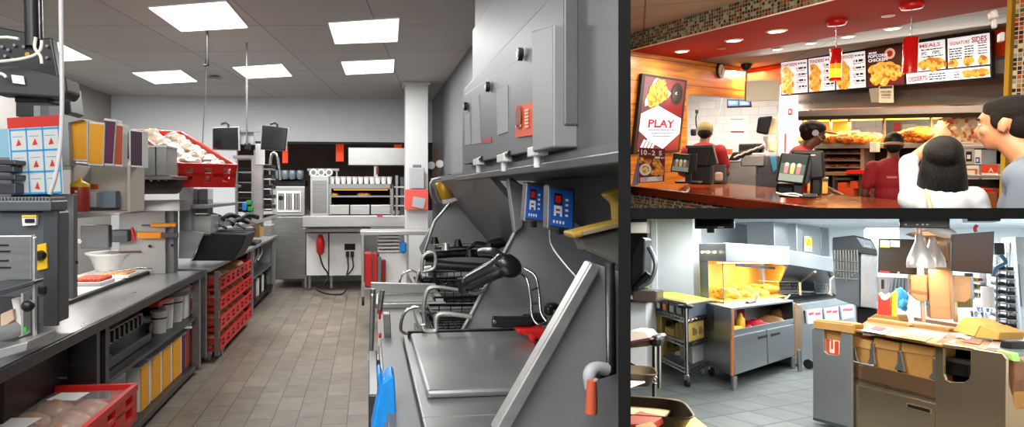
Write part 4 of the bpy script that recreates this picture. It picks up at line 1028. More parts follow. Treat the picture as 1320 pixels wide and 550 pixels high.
# yellow trays on the right
yt = mat('yellow_tray_plastic', 'a98b3a', .45)
t = thing('yellow_tray', 'yellow tray of pads resting on the right side over the splash guard', 'tray', P(765, 330, Y=1.9))
q = quad_at(((736, 300), (803, 284), (803, 292), (740, 308)), Y=1.85); MB(yt).prism(q, (0, .09, 0)).build('rim', t, bev=.008)
MB(mat('grey_tray_body', '6b6a66', .5)).prism(quad_at(((744, 306), (803, 294), (803, 345), (752, 322)), Y=1.88), (0, .06, 0)).build('tray_body', t, bev=.01)
MB(mat('tan_pad', '8a806c', .7)).prism(quad_at(((750, 299), (803, 287), (803, 291), (752, 303)), Y=1.84), (0, .05, 0)).build('pad', t)
solo('yellow_tray_edge', MB(yt).prism(quad_at(((779, 250), (803, 240), (803, 290), (795, 288), (793, 262)), Y=1.9), (0, .05, 0)), 'edge of another yellow tray higher up at the right', 'tray', bev=.01)
# yellow filter in bracket
t = thing('yellow_cartridge', 'yellow cartridge held in a steel wire bracket under the hood', 'cartridge', P(573, 255, Y=5.4))
p = P(574, 256, Y=5.4); MB(mat('cartridge_yellow', 'c79a2a', .4, .3)).lathe([(.06, 0), (.075, .02), (.075, .13), (.065, .15)], p, M=Euler((0, -.15, 0)).to_matrix()).build('cartridge', t)
MB(WHITE).prism(quad_at(((570, 258), (590, 254), (592, 258), (572, 263)), Y=5.3), (0, .1, 0)).build('tray', t, bev=.004)
for pts in (((562, 262), (556, 250), (558, 232), (590, 230), (596, 245), (592, 256)), ((560, 238), (566, 258), (575, 262)), ((596, 245), (590, 252), (584, 262))): MB(STEEL).tube(bezier([P(x, y, Y=5.35) for x, y in pts], 3), .012).build('bracket', t)
solo('yellow_reflection_bottle', MB(mat('brass_can', '8f7438', .45, .4)).fbox(600, 230, 618, 252, 5.2, .12), 'dull yellow can beside the yellow cartridge', 'can', bev=.03)  # solid block stands in for the cartridge's reflection
solo('blue_clothes', MB(mat('navy_plastic', '23265a', .5)).fbox(578, 224, 604, 228, 6, .1), 'dark blue strip behind the yellow cartridge', 'strip', bev=.004)
solo('green_tag', MB(mat('lime_tag', 'a9b84a', .6)).fbox(606, 209, 613, 219, 5.9, .03).fbox(607, 219, 612, 228, 5.9, .03, BLACK), 'lime green tag at the corner of the hood', 'tag')

# ---------------------------------------------------------------- fryers
# near fryer with closed lid
t = thing('deep_fryer', 'nearest closed lid steel fryer at the bottom right', 'fryer', (.5, 2.6, 0))
fm = mat('fryer_steel', '8e8f90', .33, .75, var=.12, vscale=3)
MB(fm).box(.05, 1.8, 0, 1.1, 3.06, .86).build('body', t, bev=.01)
MB().box(.06, 1.8, .86, .165, 3.1, .885, mat('flange_grey', '6e7072', .5, .4)).build('front_flange', t, bev=.005)
MB(fm).box(.17, 1.96, .86, .80, 3.08, .90).build('rim', t, bev=.006)
MB(mat('lid_steel', 'a2a3a4', .3, .75, var=.1, vscale=3)).box(.20, 2.13, .90, .75, 3.0, .93).build('lid', t, bev=.012)
b = MB(IRON); b.box(.19, 3.01, .9, .78, 3.03, .935); b.build('hinge', t); MB(fm).box(.17, 1.82, .86, .74, 2.13, .898).build('front_lip', t, bev=.006)
# frame of side handle by the aisle
MB(STEEL_D).box(.0, 2.35, .1, .04, 3.0, .85).build('side_rail', t, bev=.006)
# blue bag
k = thing('blue_bag', 'bright blue bag hanging at the aisle side of the near fryer', 'bag', P(495, 550, Y=2.1))
b = MB(mat('bright_blue_film', '1787d8', .35, var=.12, vscale=20, bump=.5, bscale=18)); b.prism(quad_at(((486, 484), (490, 480), (494, 492), (505, 483), (509, 487), (512, 560), (478, 560), (484, 530), (489, 505)), Y=2.05), (0, .12, 0)); b.build('bag', k, bev=.02)
# white trolley frame next along the aisle
t = thing('dump_station', 'pale steel work table with open drawer front beside the second fryer', 'work table', (.1, 4.0, 0))
MB(STEEL_L).box(.02, 4.0, .86, .50, 4.6, .895).build('table_top', t, bev=.006)
MB(STEEL_L).prism(quad_at(((478, 364), (562, 366), (562, 378), (556, 378), (486, 378), (484, 398), (478, 396)), Y=3.95), (0, .03, 0)).build('front_apron', t, bev=.004)
MB(WHITE).fbox(487, 378, 556, 445, 4.05, .03).build('panel', t)
for pts in (((481, 372), (478, 468), (494, 468)), ((493, 374), (489, 404)),): MB(STEEL).tube([P(x, y, Y=3.4) for x, y in pts], .014).build('frame_rail', t)
MB(STEEL).prism(quad_at(((478, 380), (482, 380), (480, 470), (475, 470)), Y=3.2), (0, .04, 0)).build('side_post', t, bev=.004)
MB(STEEL).prism(quad_at(((494, 404), (503, 404), (506, 470), (497, 470)), Y=3.15), (0, .05, 0)).build('side_post', t, bev=.004)
MB(STEEL_L).prism(quad_at(((474, 464), (500, 462), (504, 474), (476, 476)), Y=3.0), (0, .1, 0)).build('foot_plate', t, bev=.004)
solo('red_valve_knob', MB(RED).fbox(488, 398, 491, 412, 3.3, .03), 'small red tap on the work table frame', 'tap', bev=.006)
solo('red_drain_knob', MB(RED).fbox(488, 430, 492, 436, 3.2, .03), 'little red drain knob lower on the frame', 'tap', bev=.006)
# wells 2..4
for i, (Y, l) in enumerate(((3.25, 'second fryer well with dark baskets'), (3.95, 'third fryer well with dark baskets'), (4.8, 'fourth fryer well with dark baskets'))):
    t = thing('fryer_well', l+' in the fryer row', 'fryer', (.6, Y, 0), group='open fryer wells')
    x0 = .28 if i == 0 else .35
    b = MB(fm); b.box(x0, Y, 0, 1.1, Y+.6, .80); b.build('body', t, bev=.008)
    b = MB(IRON); b.box(x0+.03, Y+.03, .80, 1.0, Y+.58, .83); b.build('oil_vat', t, bev=.006)
    b = MB(STEEL); b.box(x0, Y-.02, .83, x0+.03, Y+.6, .88); b.box(x0, Y-.02, .83, 1.0, Y+.01, .87); b.box(x0, Y+.58, .83, 1.0, Y+.6, .87); b.build('rim', t, bev=.004)
    # basket
    bk = IRON
    b = MB(bk); zt = .92
    bx0, bx1, by0, by1 = x0+.08, .92, Y+.08, Y+.52
    for z in (zt, .84): b.tube([(bx0, by0, z), (bx1, by0, z), (bx1, by1, z), (bx0, by1, z), (bx0, by0, z)], .008, n=6)
    for j in range(9): x = bx0+(bx1-bx0)*j/8; b.tube([(x, by0, zt), (x, by0, .84), (x, by1, .84), (x, by1, zt)], .004, n=5)
    for j in range(7): y = by0+(by1-by0)*j/6; b.tube([(bx0, y, zt), (bx0, y, .84), (bx1, y, .84), (bx1, y, zt)], .004, n=5)
    b.build('basket', t)
    MB(CHROME).tube(bezier([(bx0, Y+.2, .92), (bx0-.08, Y+.2, .97), (bx0-.16, Y+.2, .94), (bx0-.18, Y+.2, .84), (bx0-.12, Y+.2, .82)], 4), .009).build('basket_handle', t)
# clamp-on wire brackets
for i, pts in enumerate((((545, 418), (548, 425), (562, 426), (562, 412), (570, 404), (608, 408)), ((549, 424), (546, 402), (550, 376), (562, 370), (592, 374)), ((544, 352), (546, 330), (560, 326), (560, 345), (545, 350)), ((536, 372), (540, 350), (556, 344)))):
    solo('wire_hanger', MB(STEEL_L).tube(bezier([P(x, y, Y=3.0+.4*i) for x, y in pts], 4), .012), ['nearest', 'second', 'third', 'farthest'][i]+' bent steel wire hanger on the fryer row', 'hanger', 'wire hangers on the fryers')
t = thing('fryer_pipework', 'dark pipes and fittings crossing behind the fryer wells', 'pipework', P(600, 340, Y=4.5))
for pts, r_, m_ in ((((545, 330), (600, 326), (660, 330)), .03, IRON), (((560, 318), (620, 316), (640, 322)), .02, STEEL), (((555, 330), (575, 418)), .012, IRON), (((575, 365), (600, 418)), .012, IRON), (((548, 340), (640, 346)), .035, STEEL_D), (((625, 318), (650, 312), (668, 330)), .035, BLACK), (((600, 322), (615, 314), (640, 318), (655, 308)), .022, IRON)):
    MB(m_).tube(bezier([P(x, y, Y=4.6) for x, y in pts], 4), r_).build('pipe', t)
for x, y in ((560, 314), (575, 322), (590, 317), (606, 330), (622, 330), (632, 322)):
    p = P(x, y, Y=4.5); MB(STEEL_L if x % 2 else BLACK).cyl(p, p+V((0, 0, .05)), .035, .02).build('fitting', t)
# big black handle
t = thing('lid_lift_handle', 'big black lid handle slanting over the fryer wells', 'handle', P(636, 345, Y=3.0))
hb = mat('black_handle', '1c1d1f', .3, coat=.3)
MB(hb).tube(bezier([P(600, 366, Y=3.0), P(620, 356, Y=2.95), P(640, 346, Y=2.9), P(650, 340, Y=2.9)], 4), [.032, .04, .042, .044, .045, .046, .047, .048, .05, .052, .054, .055, .056]).build('grip', t)
MB(hb).ell(P(654, 342, Y=2.88), (.075, .05, .055), M=Euler((0, .5, 0)).to_matrix()).build('end_knob', t)
MB(hb).tube(bezier([P(656, 346, Y=2.9), P(640, 326, Y=2.95), P(620, 325, Y=3.1)], 4), .024).build('yoke', t); MB(hb).tube([P(598, 358, Y=3.02), P(600, 376, Y=3.02)], .035).build('end_plate', t)
MB(STEEL).tube([P(600, 374, Y=3.0), P(612, 378, Y=3.0), P(624, 374, Y=3.0)], .012).build('bracket', t)
t = thing('fry_basket', 'steel wire basket handle standing against the splash guard', 'basket handle', P(685, 418, Y=2.9))
MB(CHROME).tube(bezier([P(672, 352, Y=2.95), P(680, 362, Y=2.92), P(684, 385, Y=2.9), P(686, 408, Y=2.88), P(694, 418, Y=2.86), P(706, 414, Y=2.86)], 5), .008).build('wire', t)
MB(CHROME).tube(bezier([P(676, 346, Y=2.95), P(690, 356, Y=2.92), P(695, 380, Y=2.9), P(697, 402, Y=2.88), P(704, 414, Y=2.86)], 5), .008).build('wire', t)
for y0_, xa, xb in ((374, 683, 693), (392, 685, 696), (404, 686, 697)): MB(CHROME).tube([P(xa, y0_, Y=2.9), P(xb, y0_-3, Y=2.9)], .006).build('cross_wire', t)
t = thing('flat_basket_handle', 'flat black basket handle lying over the closed lid', 'handle', P(655, 418, Y=2.85))
MB(hb).tube([P(635, 414, Y=2.85), P(650, 415, Y=2.85), P(684, 414, Y=2.85)], [.026, .028, .026], n=12).build('grip', t)
p = P(637, 414, Y=2.83); MB(STEEL).cyl(p, p+V((0, -.02, 0)), .007).build('rivet', t)
MB(IRON).fbox(678, 408, 706, 420, 2.9, .08).build('hinge_block', t, bev=.01)
t = thing('red_clip', 'bright red clip at the back of the closed lid', 'clip', P(690, 432, Y=2.8))
MB(RED).prism(quad_at(((665, 423), (704, 424), (706, 436), (694, 438), (668, 430)), Y=2.8), (0, .08, 0)).build('clip_body', t, bev=.01); MB(RED).prism(quad_at(((682, 430), (692, 432), (690, 444), (684, 440)), Y=2.75), (0, .05, 0)).build('clip_tongue', t, bev=.008)
solo('black_latch', MB(BLACK).fbox(705, 396, 714, 407, 2.9, .06).fbox(708, 392, 722, 400, 2.95, .06), 'small black latch against the middle splash guard', 'latch', bev=.01)
solo('canopy_bracket', MB(STEEL_L).fpoly(((655, 230), (674, 238), (674, 292), (664, 300)), 3.05, .06), 'pale bracket where the middle guard meets the canopy', 'bracket', bev=.004)
# =====================================================================  ORDER COUNTER (upper right)
R2 = Room(1.6, 1067, 180, -.02, 1067)
use(R2, (807, None, None, 273))
def vdir(x):
    d = CUR[0].ray(x, CUR[0].hy(x)); return V((d.x, d.y, 0)).normalized()
def line(p, d): p = V((p[0], p[1], 0)); return (p, p+d)
dA, dB = vdir(311), vdir(1450)
dn = V((dA.y, -dA.x, 0)); 
if dn.y > 0: dn = -dn            # towards the viewer
ZS = 2.76
def fl(x, y, z): p = P(x, y, Z=z); return V((p.x, p.y, 0))
W0, W1 = fl(813, 66, ZS), fl(961, 88, ZS)          # wood wall
plW = (W0, W1)
M0, M1 = fl(814, 64, ZS), fl(1060, 2, ZS)          # mosaic band line
plM = (M0, M1)
C0, C1 = fl(814, 239, 1.08), fl(910, 250, 1.08)
plC = (C0, C1)
redc = mat('red_orange_ceiling', 'a82c0c', .85, spec=.15)
redw = mat('red_orange_wall', 'd03c10', .8, spec=.2)
mos = cells('mosaic_tiles', ['2d2a28', 'd9d2b8', '9a3a28', 'e8dfbe', '4e6a4a', 'b88a4a', '4a3a32', 'd8602a', 'aab0a0'], .034, .034, 'e8d9b6', axes='XZ', gap=.18, rough=.35, rot=-math.atan2(dA.y, dA.x))
woodm = wood('honey_pine_planks', 'e09a34', 'b0641a', .35, scale=2.2, axis=(.6, .6, 9), pw=.30)
tilew = cells('white_wall_tiles', ['e4e4e0', 'dededa', 'e8e8e4'], .30, .15, 'c6c6c0', axes='XZ', gap=.05, rough=.25, offset=.5)
beig = cells('beige_ceiling_tiles', ['c8bda6', 'c4b9a2'], 1.2, .62, '8a8070', axes='XY', gap=.03, rough=.8, rot=-.25)
greyc = cells('grey_ceiling_tiles', ['8f877e', '8a827a'], 1.2, .6, '5a544e', axes='XY', gap=.03, rough=.7, rot=-.3)
def wallp(pl, x0, x1, z0, z1, d, m, name, e0=0, e1=0, **k):
    return struct(name, MB(m).lbox(pl, x0, x1, z0, z1, d, e0=e0, e1=e1), **k)
# ceilings
def slab(pts, z, th, m): return MB(m).prism([V((p.x, p.y, z)) for p in pts], (0, 0, th))
mL, mR = M0+(M0-M1).normalized()*3.0, M1+(M1-M0).normalized()*5
bk = [fl(915, 75, ZS), fl(1290, 10, ZS)]; bd = (bk[0]-bk[1]).normalized()
bL, bR = bk[0]+bd*4, bk[1]-bd*4
struct('ceiling', slab([mL, mR, bR, bL], ZS, .25, redc))
struct('ceiling_back', slab([bL, bR, bR+V((2, 7, 0)), bL+V((-1, 6, 0))], ZS+.012, .25, greyc))
struct('ceiling_front', slab([mL, mR, mR-V((0, 6, 0)), mL-V((1, 6, 0))], ZS+.20, .05, beig))
wallp((mL, mR), 700, 1400, ZS-.002, ZS+.20, .05, mos, 'trim_2')
# wood wall with the opening at its right
op0 = P(885, 118, pl=plW); hz = P(930, 124.5, pl=plW).z
b = MB(woodm); wl = W0+(W0-W1).normalized()*1.5
dW = (W1-W0).normalized(); nW = V((-dW.y, dW.x, 0)); nW = nW if nW.y > 0 else -nW
def wseg(b, a, c, z0, z1, th=.12):
    q = [a, c, c+nW*th, a+nW*th]; return b.hexa([V((p.x, p.y, z0)) for p in q]+[V((p.x, p.y, z1)) for p in q])
opf = V((op0.x, op0.y, 0))
wseg(b, wl, opf, 0, ZS); wseg(b, opf, W1, hz, ZS)
struct('wall_wood', b)
struct('trim_3', wseg(MB(mat('pine_edge', 'd98a2c', .4)), opf, opf+dW*.03, 0, hz, .14))
# red fascia and white-tiled kitchen
_p = fl(1276, 40, 2.74)-dn*.12; plR = (_p, _p+dA)
struct('wall_fascia', MB(redw).lbox(plR, 962, 1340, 2.47, ZS, .1, e1=2))
kb0, kb1 = at(850, 13.2), at(1400, 13.2)
struct('wall_kitchen', MB(tilew).lbox((kb0, kb1), 850, 1400, 0, 3.0, .1, e0=2, e1=3))
greyw = mat('grey_green_wall', 'b9bdb4', .6)
b = MB(greyw); b.lbox((at(961, 10.05), at(1045, 10.3)), 961, 1003, 2.18, 2.47, .1)
struct('wall_side', b)
struct('column_2', MB(tilew).lbox((at(1003, 12.2), at(1042, 12.1)), 1004, 1042, 0, 2.8, .2))
struct('trim_4', MB(mat('corner_guard', 'a8a68e', .4)).lbox((at(1000, 11.9), at(1004, 11.9)), 1001, 1004, 0, 2.05, .03))
# mosaic pillar right
_q = at(1296, 6.6); plP = (_q, _q-dA)
struct('column_3', MB(mos).lbox(plP, 1302, 1400, 0, ZS, .3))
struct('trim_5', MB(mat('yellow_pillar_trim', 'd9a93c', .45)).lbox(plP, (1296, 60), (1302, 60), 0, ZS, .32))
struct('wall_right_2', MB(greyw).lbox((at(1300, 7.2), at(1420, 4.0)), 1340, 1420, 0, ZS, .1))
struct('floor_2', MB(cells('brown_floor_tiles', ['5a4a3e', '544438'], .3, .3, '2e2620', axes='XY')).box(-8, 1, -.05, 8, 15, 0))
# ---- front counter
ctop = mat('red_brown_counter', 'a85a30', .14, coat=.6, var=.12, vscale=6)
B0, B1 = fl(870, 229, 1.08), fl(1160, 258, 1.08)
cd = (C1-C0).normalized()
cl, cr_ = C0-cd*1.8, C1+cd*3.6
bd2 = (B1-B0).normalized(); b_l, b_r = B0-bd2*1.9, B1+bd2*1.3
cn = V((0, 0, 0))
t = thing('order_counter', 'glossy red brown order counter with a mosaic tiled front', 'counter', V((C1.x, C1.y, 0)))
MB(ctop).hexa([V((p.x, p.y, z)) for z in (1.02, 1.08) for p in (cl, cr_, b_r, b_l)]).build('counter_top', t, bev=.01)
MB(mos).hexa([V((p.x, p.y, z)) for z in (0, 1.02) for p in (cl+V((0, .04, 0)), cr_+V((0, .04, 0)), cr_+V((0, .25, 0)), cl+V((0, .25, 0)))]).build('tiled_front', t)
MB(mat('counter_edge_red', '8a3420', .2, coat=.5)).hexa([V((p.x, p.y, z)) for z in (.985, 1.075) for p in (cl-V((0, .02, 0)), cr_-V((0, .02, 0)), cr_+V((0, .03, 0)), cl+V((0, .03, 0)))]).build('front_edge', t, bev=.008)

# ---- downlights
dl = mat('downlight_glow', 'fff0d0', .5, emit=9)
for i, (x, y, w, l) in enumerate(((879, 65.5, 9, 'downlight in the red ceiling nearest the wood wall'), (946, 51.5, 10, 'second downlight in the red ceiling from the left'), (1001, 39.5, 11, 'third downlight in the red ceiling, left of the clockwise pendant'), (1002, 63, 6, 'leftmost downlight behind the red ceiling edge'), (1045, 55, 6, 'second downlight over the menu boards'), (1093, 46.5, 7, 'third downlight over the menu boards right of the left pendant'), (1150.5, 36, 8, 'rightmost lit downlight over the menu boards'), (1145, 20, 6, 'unlit round fitting in the red ceiling'))):
    if i == 2: l = 'third downlight in the red ceiling, largest one near the middle'
    c = P(x, y, Z=ZS-.002); r_ = w/800*c.y*.8
    k = thing('downlight', l, 'downlight', c, group='round ceiling downlights')
    MB(mat('downlight_ring', 'e8dcc8', .4)).lathe([(r_*1.25, 0), (r_*1.25, -.006), (r_, -.012)], c, n=24).build('ring', k)
    MB(dl if i < 7 else LGREY).lathe([(r_*1.0, -.010), (r_*.9, -.014)], c, n=24).build('lens', k)
    if i < 7: area('downlight_lamp', c+V((0, 0, -.03)), .14, .14, 13, (1, .78, .52), shape='DISK')
for x, y, l in ((930, 62, 'small round sprinkler cap left in the red ceiling'), (924, 62.5, '')):
    if l: c = P(x, y, Z=ZS-.002); solo('sprinkler_cap', MB(mat('tan_cap', 'c07850', .5)).lathe([(.05, 0), (.05, -.012)], c), l, 'sprinkler')
# ---- pendants
for i, (x, yc, y0, y1, w, l) in enumerate(((1078.5, 26, 62, 104, 5.6, 'left red cylinder pendant lamp with a yellow glowing lower half'), (1175.5, 4, 47, 94, 6.4, 'right red cylinder pendant lamp with unlit lower half'))):
    c = P(x, yc, Z=ZS); Y = c.y
    k = thing('pendant_lamp', l, 'pendant lamp', c, group='red pendant lamps')
    top, bot = P(x, y0, Y=Y), P(x, y1, Y=Y); top.x = bot.x = c.x; r_ = w/800*Y
    pr = mat('pendant_red_glass', 'c01414', .25, emit=.25, coat=.5)
    MB(mat('canopy_red', 'c8201a', .3)).lathe([(.085, 0), (.09, -.02), (.075, -.05), (.02, -.055)], c).build('ceiling_canopy', k)
    MB(CHROME).cyl(c, top, .006).build('rod', k)
    zm = bot.z+(top.z-bot.z)*.52
    MB(pr).lathe([(r_*.5, top.z), (r_, top.z-.01), (r_, zm if i == 0 else bot.z)], (c.x, Y, 0), n=24).build('glass_cylinder', k)
    if i == 0:
        MB(mat('pendant_orange_glass', 'ff7a10', .3, emit=1.6)).lathe([(r_, zm), (r_, zm-.05)], (c.x, Y, 0), n=24).build('warm_glass', k)
        MB(mat('pendant_yellow_glass', 'ffc41a', .3, emit=2.6)).lathe([(r_, zm-.05), (r_, bot.z+.03)], (c.x, Y, 0), n=24).build('glowing_glass', k)
        MB(pr).lathe([(r_, bot.z+.03), (r_, bot.z), (r_*.7, bot.z)], (c.x, Y, 0), n=24).build('lower_rim', k)
        point('pendant_bulb', (c.x, Y-.02, bot.z-.08), 6, (1, .7, .35))
# ---- cameras, clock
c = P(962, 83, Z=ZS); solo('dome_camera', MB(BLACK).ell(c+V((0, 0, -.04)), (.07, .07, .06)).cyl(c+V((0, 0, -.03)), c, .08), 'small black dome camera where wood wall meets red ceiling', 'camera')
t = thing('security_camera', 'white bracket camera under the ceiling at the right by the mosaic pillar', 'camera', P(1283, 22, Y=6.0))
MB(WHITE).prism(quad_at(((1276, 14), (1286, 11), (1289, 22), (1279, 24)), Y=6.0), (0, .12, 0)).build('camera_body', t, bev=.015); MB(WHITE).fbox(1280, 22, 1286, 36, 6.05, .06).build('bracket', t, bev=.01); MB(WHITE).fbox(1289, 41, 1296, 53, 6.1, .1).build('base_box', t, bev=.01)
c = P(927.5, 91, pl=plW)
t = thing('wall_clock', 'round black rimmed wall clock on the wood wall', 'clock', c)
MB(BLACK).cyl(c-nW*.03, c+nW*.01, .115, n=32).build('rim', t); MB(PAPER).cyl(c-nW*.034, c-nW*.03, .092, n=32).build('dial', t)
hb_ = MB(BLACK); u_ = dW
for a, L_ in ((math.radians(20), .05), (math.radians(200), .075)):
    e = c-nW*.038; d = u_*math.sin(a)*L_+V((0, 0, math.cos(a)*L_)); hb_.tube([e, e+d], .006, n=5)
for k_ in range(12):
    a = k_*PI/6; e = c-nW*.036+u_*math.sin(a)*.08+V((0, 0, math.cos(a)*.08)); hb_.tube([e, e+u_*math.sin(a)*.008+V((0, 0, math.cos(a)*.008))], .004, n=4)
hb_.build('hands_and_marks', t)
# ---- PLAY sign
scr_food = spots('crispy_gold_food', 'e8a02a', 'f4c55a', 26, 'b8661a', emit=.55)
scr_food2 = spots('menu_food_gold', 'e09a2a', 'f4c458', 24, 'b86a1c', emit=.5)
scr_red = mat('screen_dark_red', '7a1420', .3, emit=.5)
scr_wood = mat('screen_purple_brown', '5e2a3a', .3, emit=.4)
scr_white = mat('screen_lilac_white', 'eae2f4', .3, emit=.85)
scr_cream = mat('screen_white', 'e8ecf2', .3, emit=.7)
scr_ink = mat('screen_ink', '2e2628', .5)
scr_title = mat('screen_title_red', 'b8301a', .4, emit=.25)
scr_maroon = mat('screen_maroon', '9a1830', .4, emit=.35)
t = thing('promo_screen', 'tall portrait promotional screen reading PLAY on the wood wall', 'screen', P(850, 196, pl=plW))
pls = (W0-nW*.05, W1-nW*.05)
q = [P(x, y, pl=pls) for x, y in ((818.4, 197), (874.8, 194.5), (884.4, 104.5), (830, 96))]
fc = Face(*q, eps=.002); b = MB(BLACK); fc.slab(b, -.03, -.015, 1.03, 1.015, .045, BLACK); b.build('casing', t, bev=.004)
b = MB(scr_wood); fc.rect(b, .03, .015, .97, .985, scr_wood, 1); fc.rect(b, .55, .5, .97, .985, scr_red, 1.5); fc.poly(b, [(.6, .015), (.97, .015), (.97, .25)], scr_red, 1.5); b.build('picture_background', t)
b = MB(scr_white); fc.poly(b, [(.03, .28), (.03, .50), (.38, .62), (.97, .46), (.97, .25), (.60, .04), (.35, .12)], scr_white, 2)
for i in range(4): fc.poly(b, [(.06+.08*i, .02), (.11+.08*i, .02), (.20+.09*i, .16+.02*i), (.15+.09*i, .17+.02*i)], scr_white, 3)
fc.poly(b, [(.10, .60), (.60, .74), (.66, .80), (.30, .98), (.24, .95), (.08, .66)], scr_white, 2); b.build('napkin_shape', t)
b = MB(scr_food)
for i, (u, v, r_) in enumerate(((.22, .70, .10), (.34, .74, .12), (.46, .79, .12), (.34, .83, .12), (.25, .79, .11), (.42, .87, .10))): fc.disc(b, u, v, r_, scr_food, 3+i*.2, wob=.12, seed=i)
b.build('food_picture', t)
b = MB(BLACK); fc.disc(b, .80, .80, .15, scr_ink, 3); fc.disc(b, .80, .80, .12, mat('screen_dark_drink', '1a0f12', .2), 4); fc.poly(b, [(.67, .56), (.92, .56), (.94, .74), (.66, .74)], scr_red, 2.5); fc.text(b, 'IC', .77, .79, .035, scr_white, 5, align='C'); b.build('drink_picture', t)
b = MB(scr_maroon); fc.text(b, 'PLAY', .50, .335, .10, scr_maroon, 6, align='C', wide=.62)
fc.rect(b, .17, .325, .84, .331, scr_maroon, 6)
for i in range(3): scribble(fc, b, .22+.06*i, .285-.04*i, .88-.05*i, .018, mat('screen_small_print', 'a0608a', .5), 6, seed=i)
b.build('lettering', t)
area('screen_glow', sum(q, V())/4-nW*.1, .5, .9, 3, (1, .85, .9), target=sum(q, V())/4-nW*2)
# ---- counter-top card 10 2 5
Yc = 7.1
t = thing('counter_card', 'counter card with food pictures reading 10 and 2 5 below the promo screen', 'card', P(840, 238, Y=Yc))
q = quad_at(((823.6, 236), (856, 233.5), (857.6, 192), (823.6, 190)), Y=Yc); fc = Face(*q, eps=.002)
b = MB(mat('card_dark_red', '6a141c', .5)); fc.slab(b, 0, 0, 1, 1, .01, MATS['card_dark_red']); b.build('card', t)
b = MB(PAPER); fc.text(b, '10', .04, .80, .15, PAPER, 2, wide=.28); fc.text(b, '2', .50, .80, .14, PAPER, 2); fc.text(b, '5', .76, .80, .14, PAPER, 2); scribble(fc, b, .36, .82, .46, .03, PAPER, 2, 1); scribble(fc, b, .62, .70, .98, .06, PAPER, 2, 2); b.build('lettering', t)
b = MB(scr_food)
fm_ = spots('card_food', 'd9861e', 'f0b23c', 40, 'a04c10', .5)
for i, (u, v, r_) in enumerate(((.35, .60, .14), (.10, .65, .12), (.68, .58, .16), (.82, .42, .17), (.65, .30, .16), (.88, .26, .12))): fc.disc(b, u, v, r_, fm_, 2+.3*i, wob=.12, seed=i)
fc.disc(b, .26, .38, .24, PAPER, 4, rv=.17); fc.disc(b, .26, .38, .17, spots('card_bowl_food', 'e8c060', 'f4e0a0', 60, 'b07020'), 5, rv=.11); b.build('food_picture', t)
b = MB(PAPER); fc.rect(b, .05, .02, .95, .16, mat('card_strip', 'd0a8a8', .5), 2); fc.poly(b, [(.3, .03), (.8, .03), (.65, .17), (.4, .15)], PAPER, 3); b.build('lower_strip', t)
solo('acrylic_holder', MB(mat('purple_grey_card', '8a7a8e', .4)).prism(quad_at(((814, 240), (823, 238), (823, 198)), Y=Yc+.05), (0, .06, 0)), 'purple grey stand edge left of the counter card', 'stand')

# ---- menu boards
p0 = fl(1276, 40, 2.74)
plb = (p0, p0+dA)
def bq(l): return [P(x, y, pl=plb) for x, y in l]
# (bottom-left, bottom-right, top-right, top-left)
def mlerp(x): # outer top and bottom rows
    f = (x-1006)/(1278-1006); return 79.0+(39.5-79.0)*f, 123.5+(100.5-123.5)*f
def board(x0, x1, nm, lab):
    t0_, b0_ = mlerp(x0); t1_, b1_ = mlerp(x1)
    q = bq(((x0+.6, b0_), (x1+.6, b1_), (x1-.5, t1_), (x0-.5, t0_)))
    k = thing('menu_screen', lab, 'menu screen', sum(q[:2], V())/2, group='lit menu screens')
    f = Face(*q, eps=.002); b = MB(BLACK); f.slab(b, 0, 0, 1, 1, .06, BLACK); b.build('casing', k, bev=.004)
    return k, f
def price_rows(f, b, u0, u1, v, n, dv, s=0):
    for i in range(n):
        scribble(f, b, u0, v-dv*i, u1, dv*.42, scr_ink, 4, seed=s+i)
def food(f, b, lst, k=3, s=0, m=None):
    for i, (u, v, r_) in enumerate(lst): f.disc(b, u, v, r_, m or scr_food2, k+i*.15, wob=.1, seed=i+s)
# 3-panel screen at left
titles = [(1006, 1042, 'CHICKEN', 'leftmost menu screen headed CHICKEN'), (1042, 1077, 'TENDERS', 'second menu screen headed TENDERS'), (1077, 1117, 'SEAFOOD', 'third menu screen headed SEAFOOD behind the left pendant')]
for i, (x0, x1, tt, l) in enumerate(titles):
    k, f = board(x0, x1, '', l)
    b = MB(scr_cream); f.rect(b, .04 if i == 0 else .02, .04, .97, .95, scr_cream, 1); b.build('screen', k)
    b = MB(scr_title); f.text(b, tt, .06, .82, .085, scr_title, 4, wide=.56); scribble(f, b, .66, .84, .94, .05, mat('title_grey', 'a08080', .5), 4, 3)
    b.build('title', k)
    b = MB(scr_ink)
    for j in range(4):
        vv = .70-.17*j; f.text(b, 'C2 4'[:2] if j % 2 else 'C$', .58, vv, .06, scr_title, 5, wide=.08); scribble(f, b, .68, vv, .95, .06, scr_ink, 4, j+7*i); scribble(f, b, .60, vv-.05, .92, .025, mat('title_grey', 'a08080', .5), 4, j)
    b.build('prices', k)
    b = MB(scr_food2); food(f, b, [(.22, .68, .15), (.30, .55, .19), (.20, .44, .17), (.30, .33, .2), (.22, .20, .18), (.34, .16, .15)], s=i); b.build('food_picture', k)
k, f = board(1117, 1166, '', 'dark menu screen reading POPCORN CHICKEN in the middle of the row')
b = MB(scr_wood); sdark = mat('screen_dark_brown', '4a1c18', .3, emit=.35); f.rect(b, .02, .04, .98, .96, sdark, 1); f.poly(b, [(.02, .04), (.98, .04), (.98, .45)], mat('screen_wine', '6a1420', .3, emit=.4), 1.5); b.build('screen', k)
b = MB(scr_cream); f.text(b, 'MORE', .08, .84, .055, scr_cream, 4); f.text(b, 'POPCORN', .06, .75, .075, scr_cream, 4, wide=.52); f.text(b, 'CHICKEN', .06, .65, .075, scr_cream, 4, wide=.52); b.build('lettering', k)
b = MB(scr_food); f.disc(b, .64, .80, .14, mat('screen_bucket', 'e8b8a0', .4, emit=.4), 3); f.disc(b, .64, .80, .08, scr_title, 4)
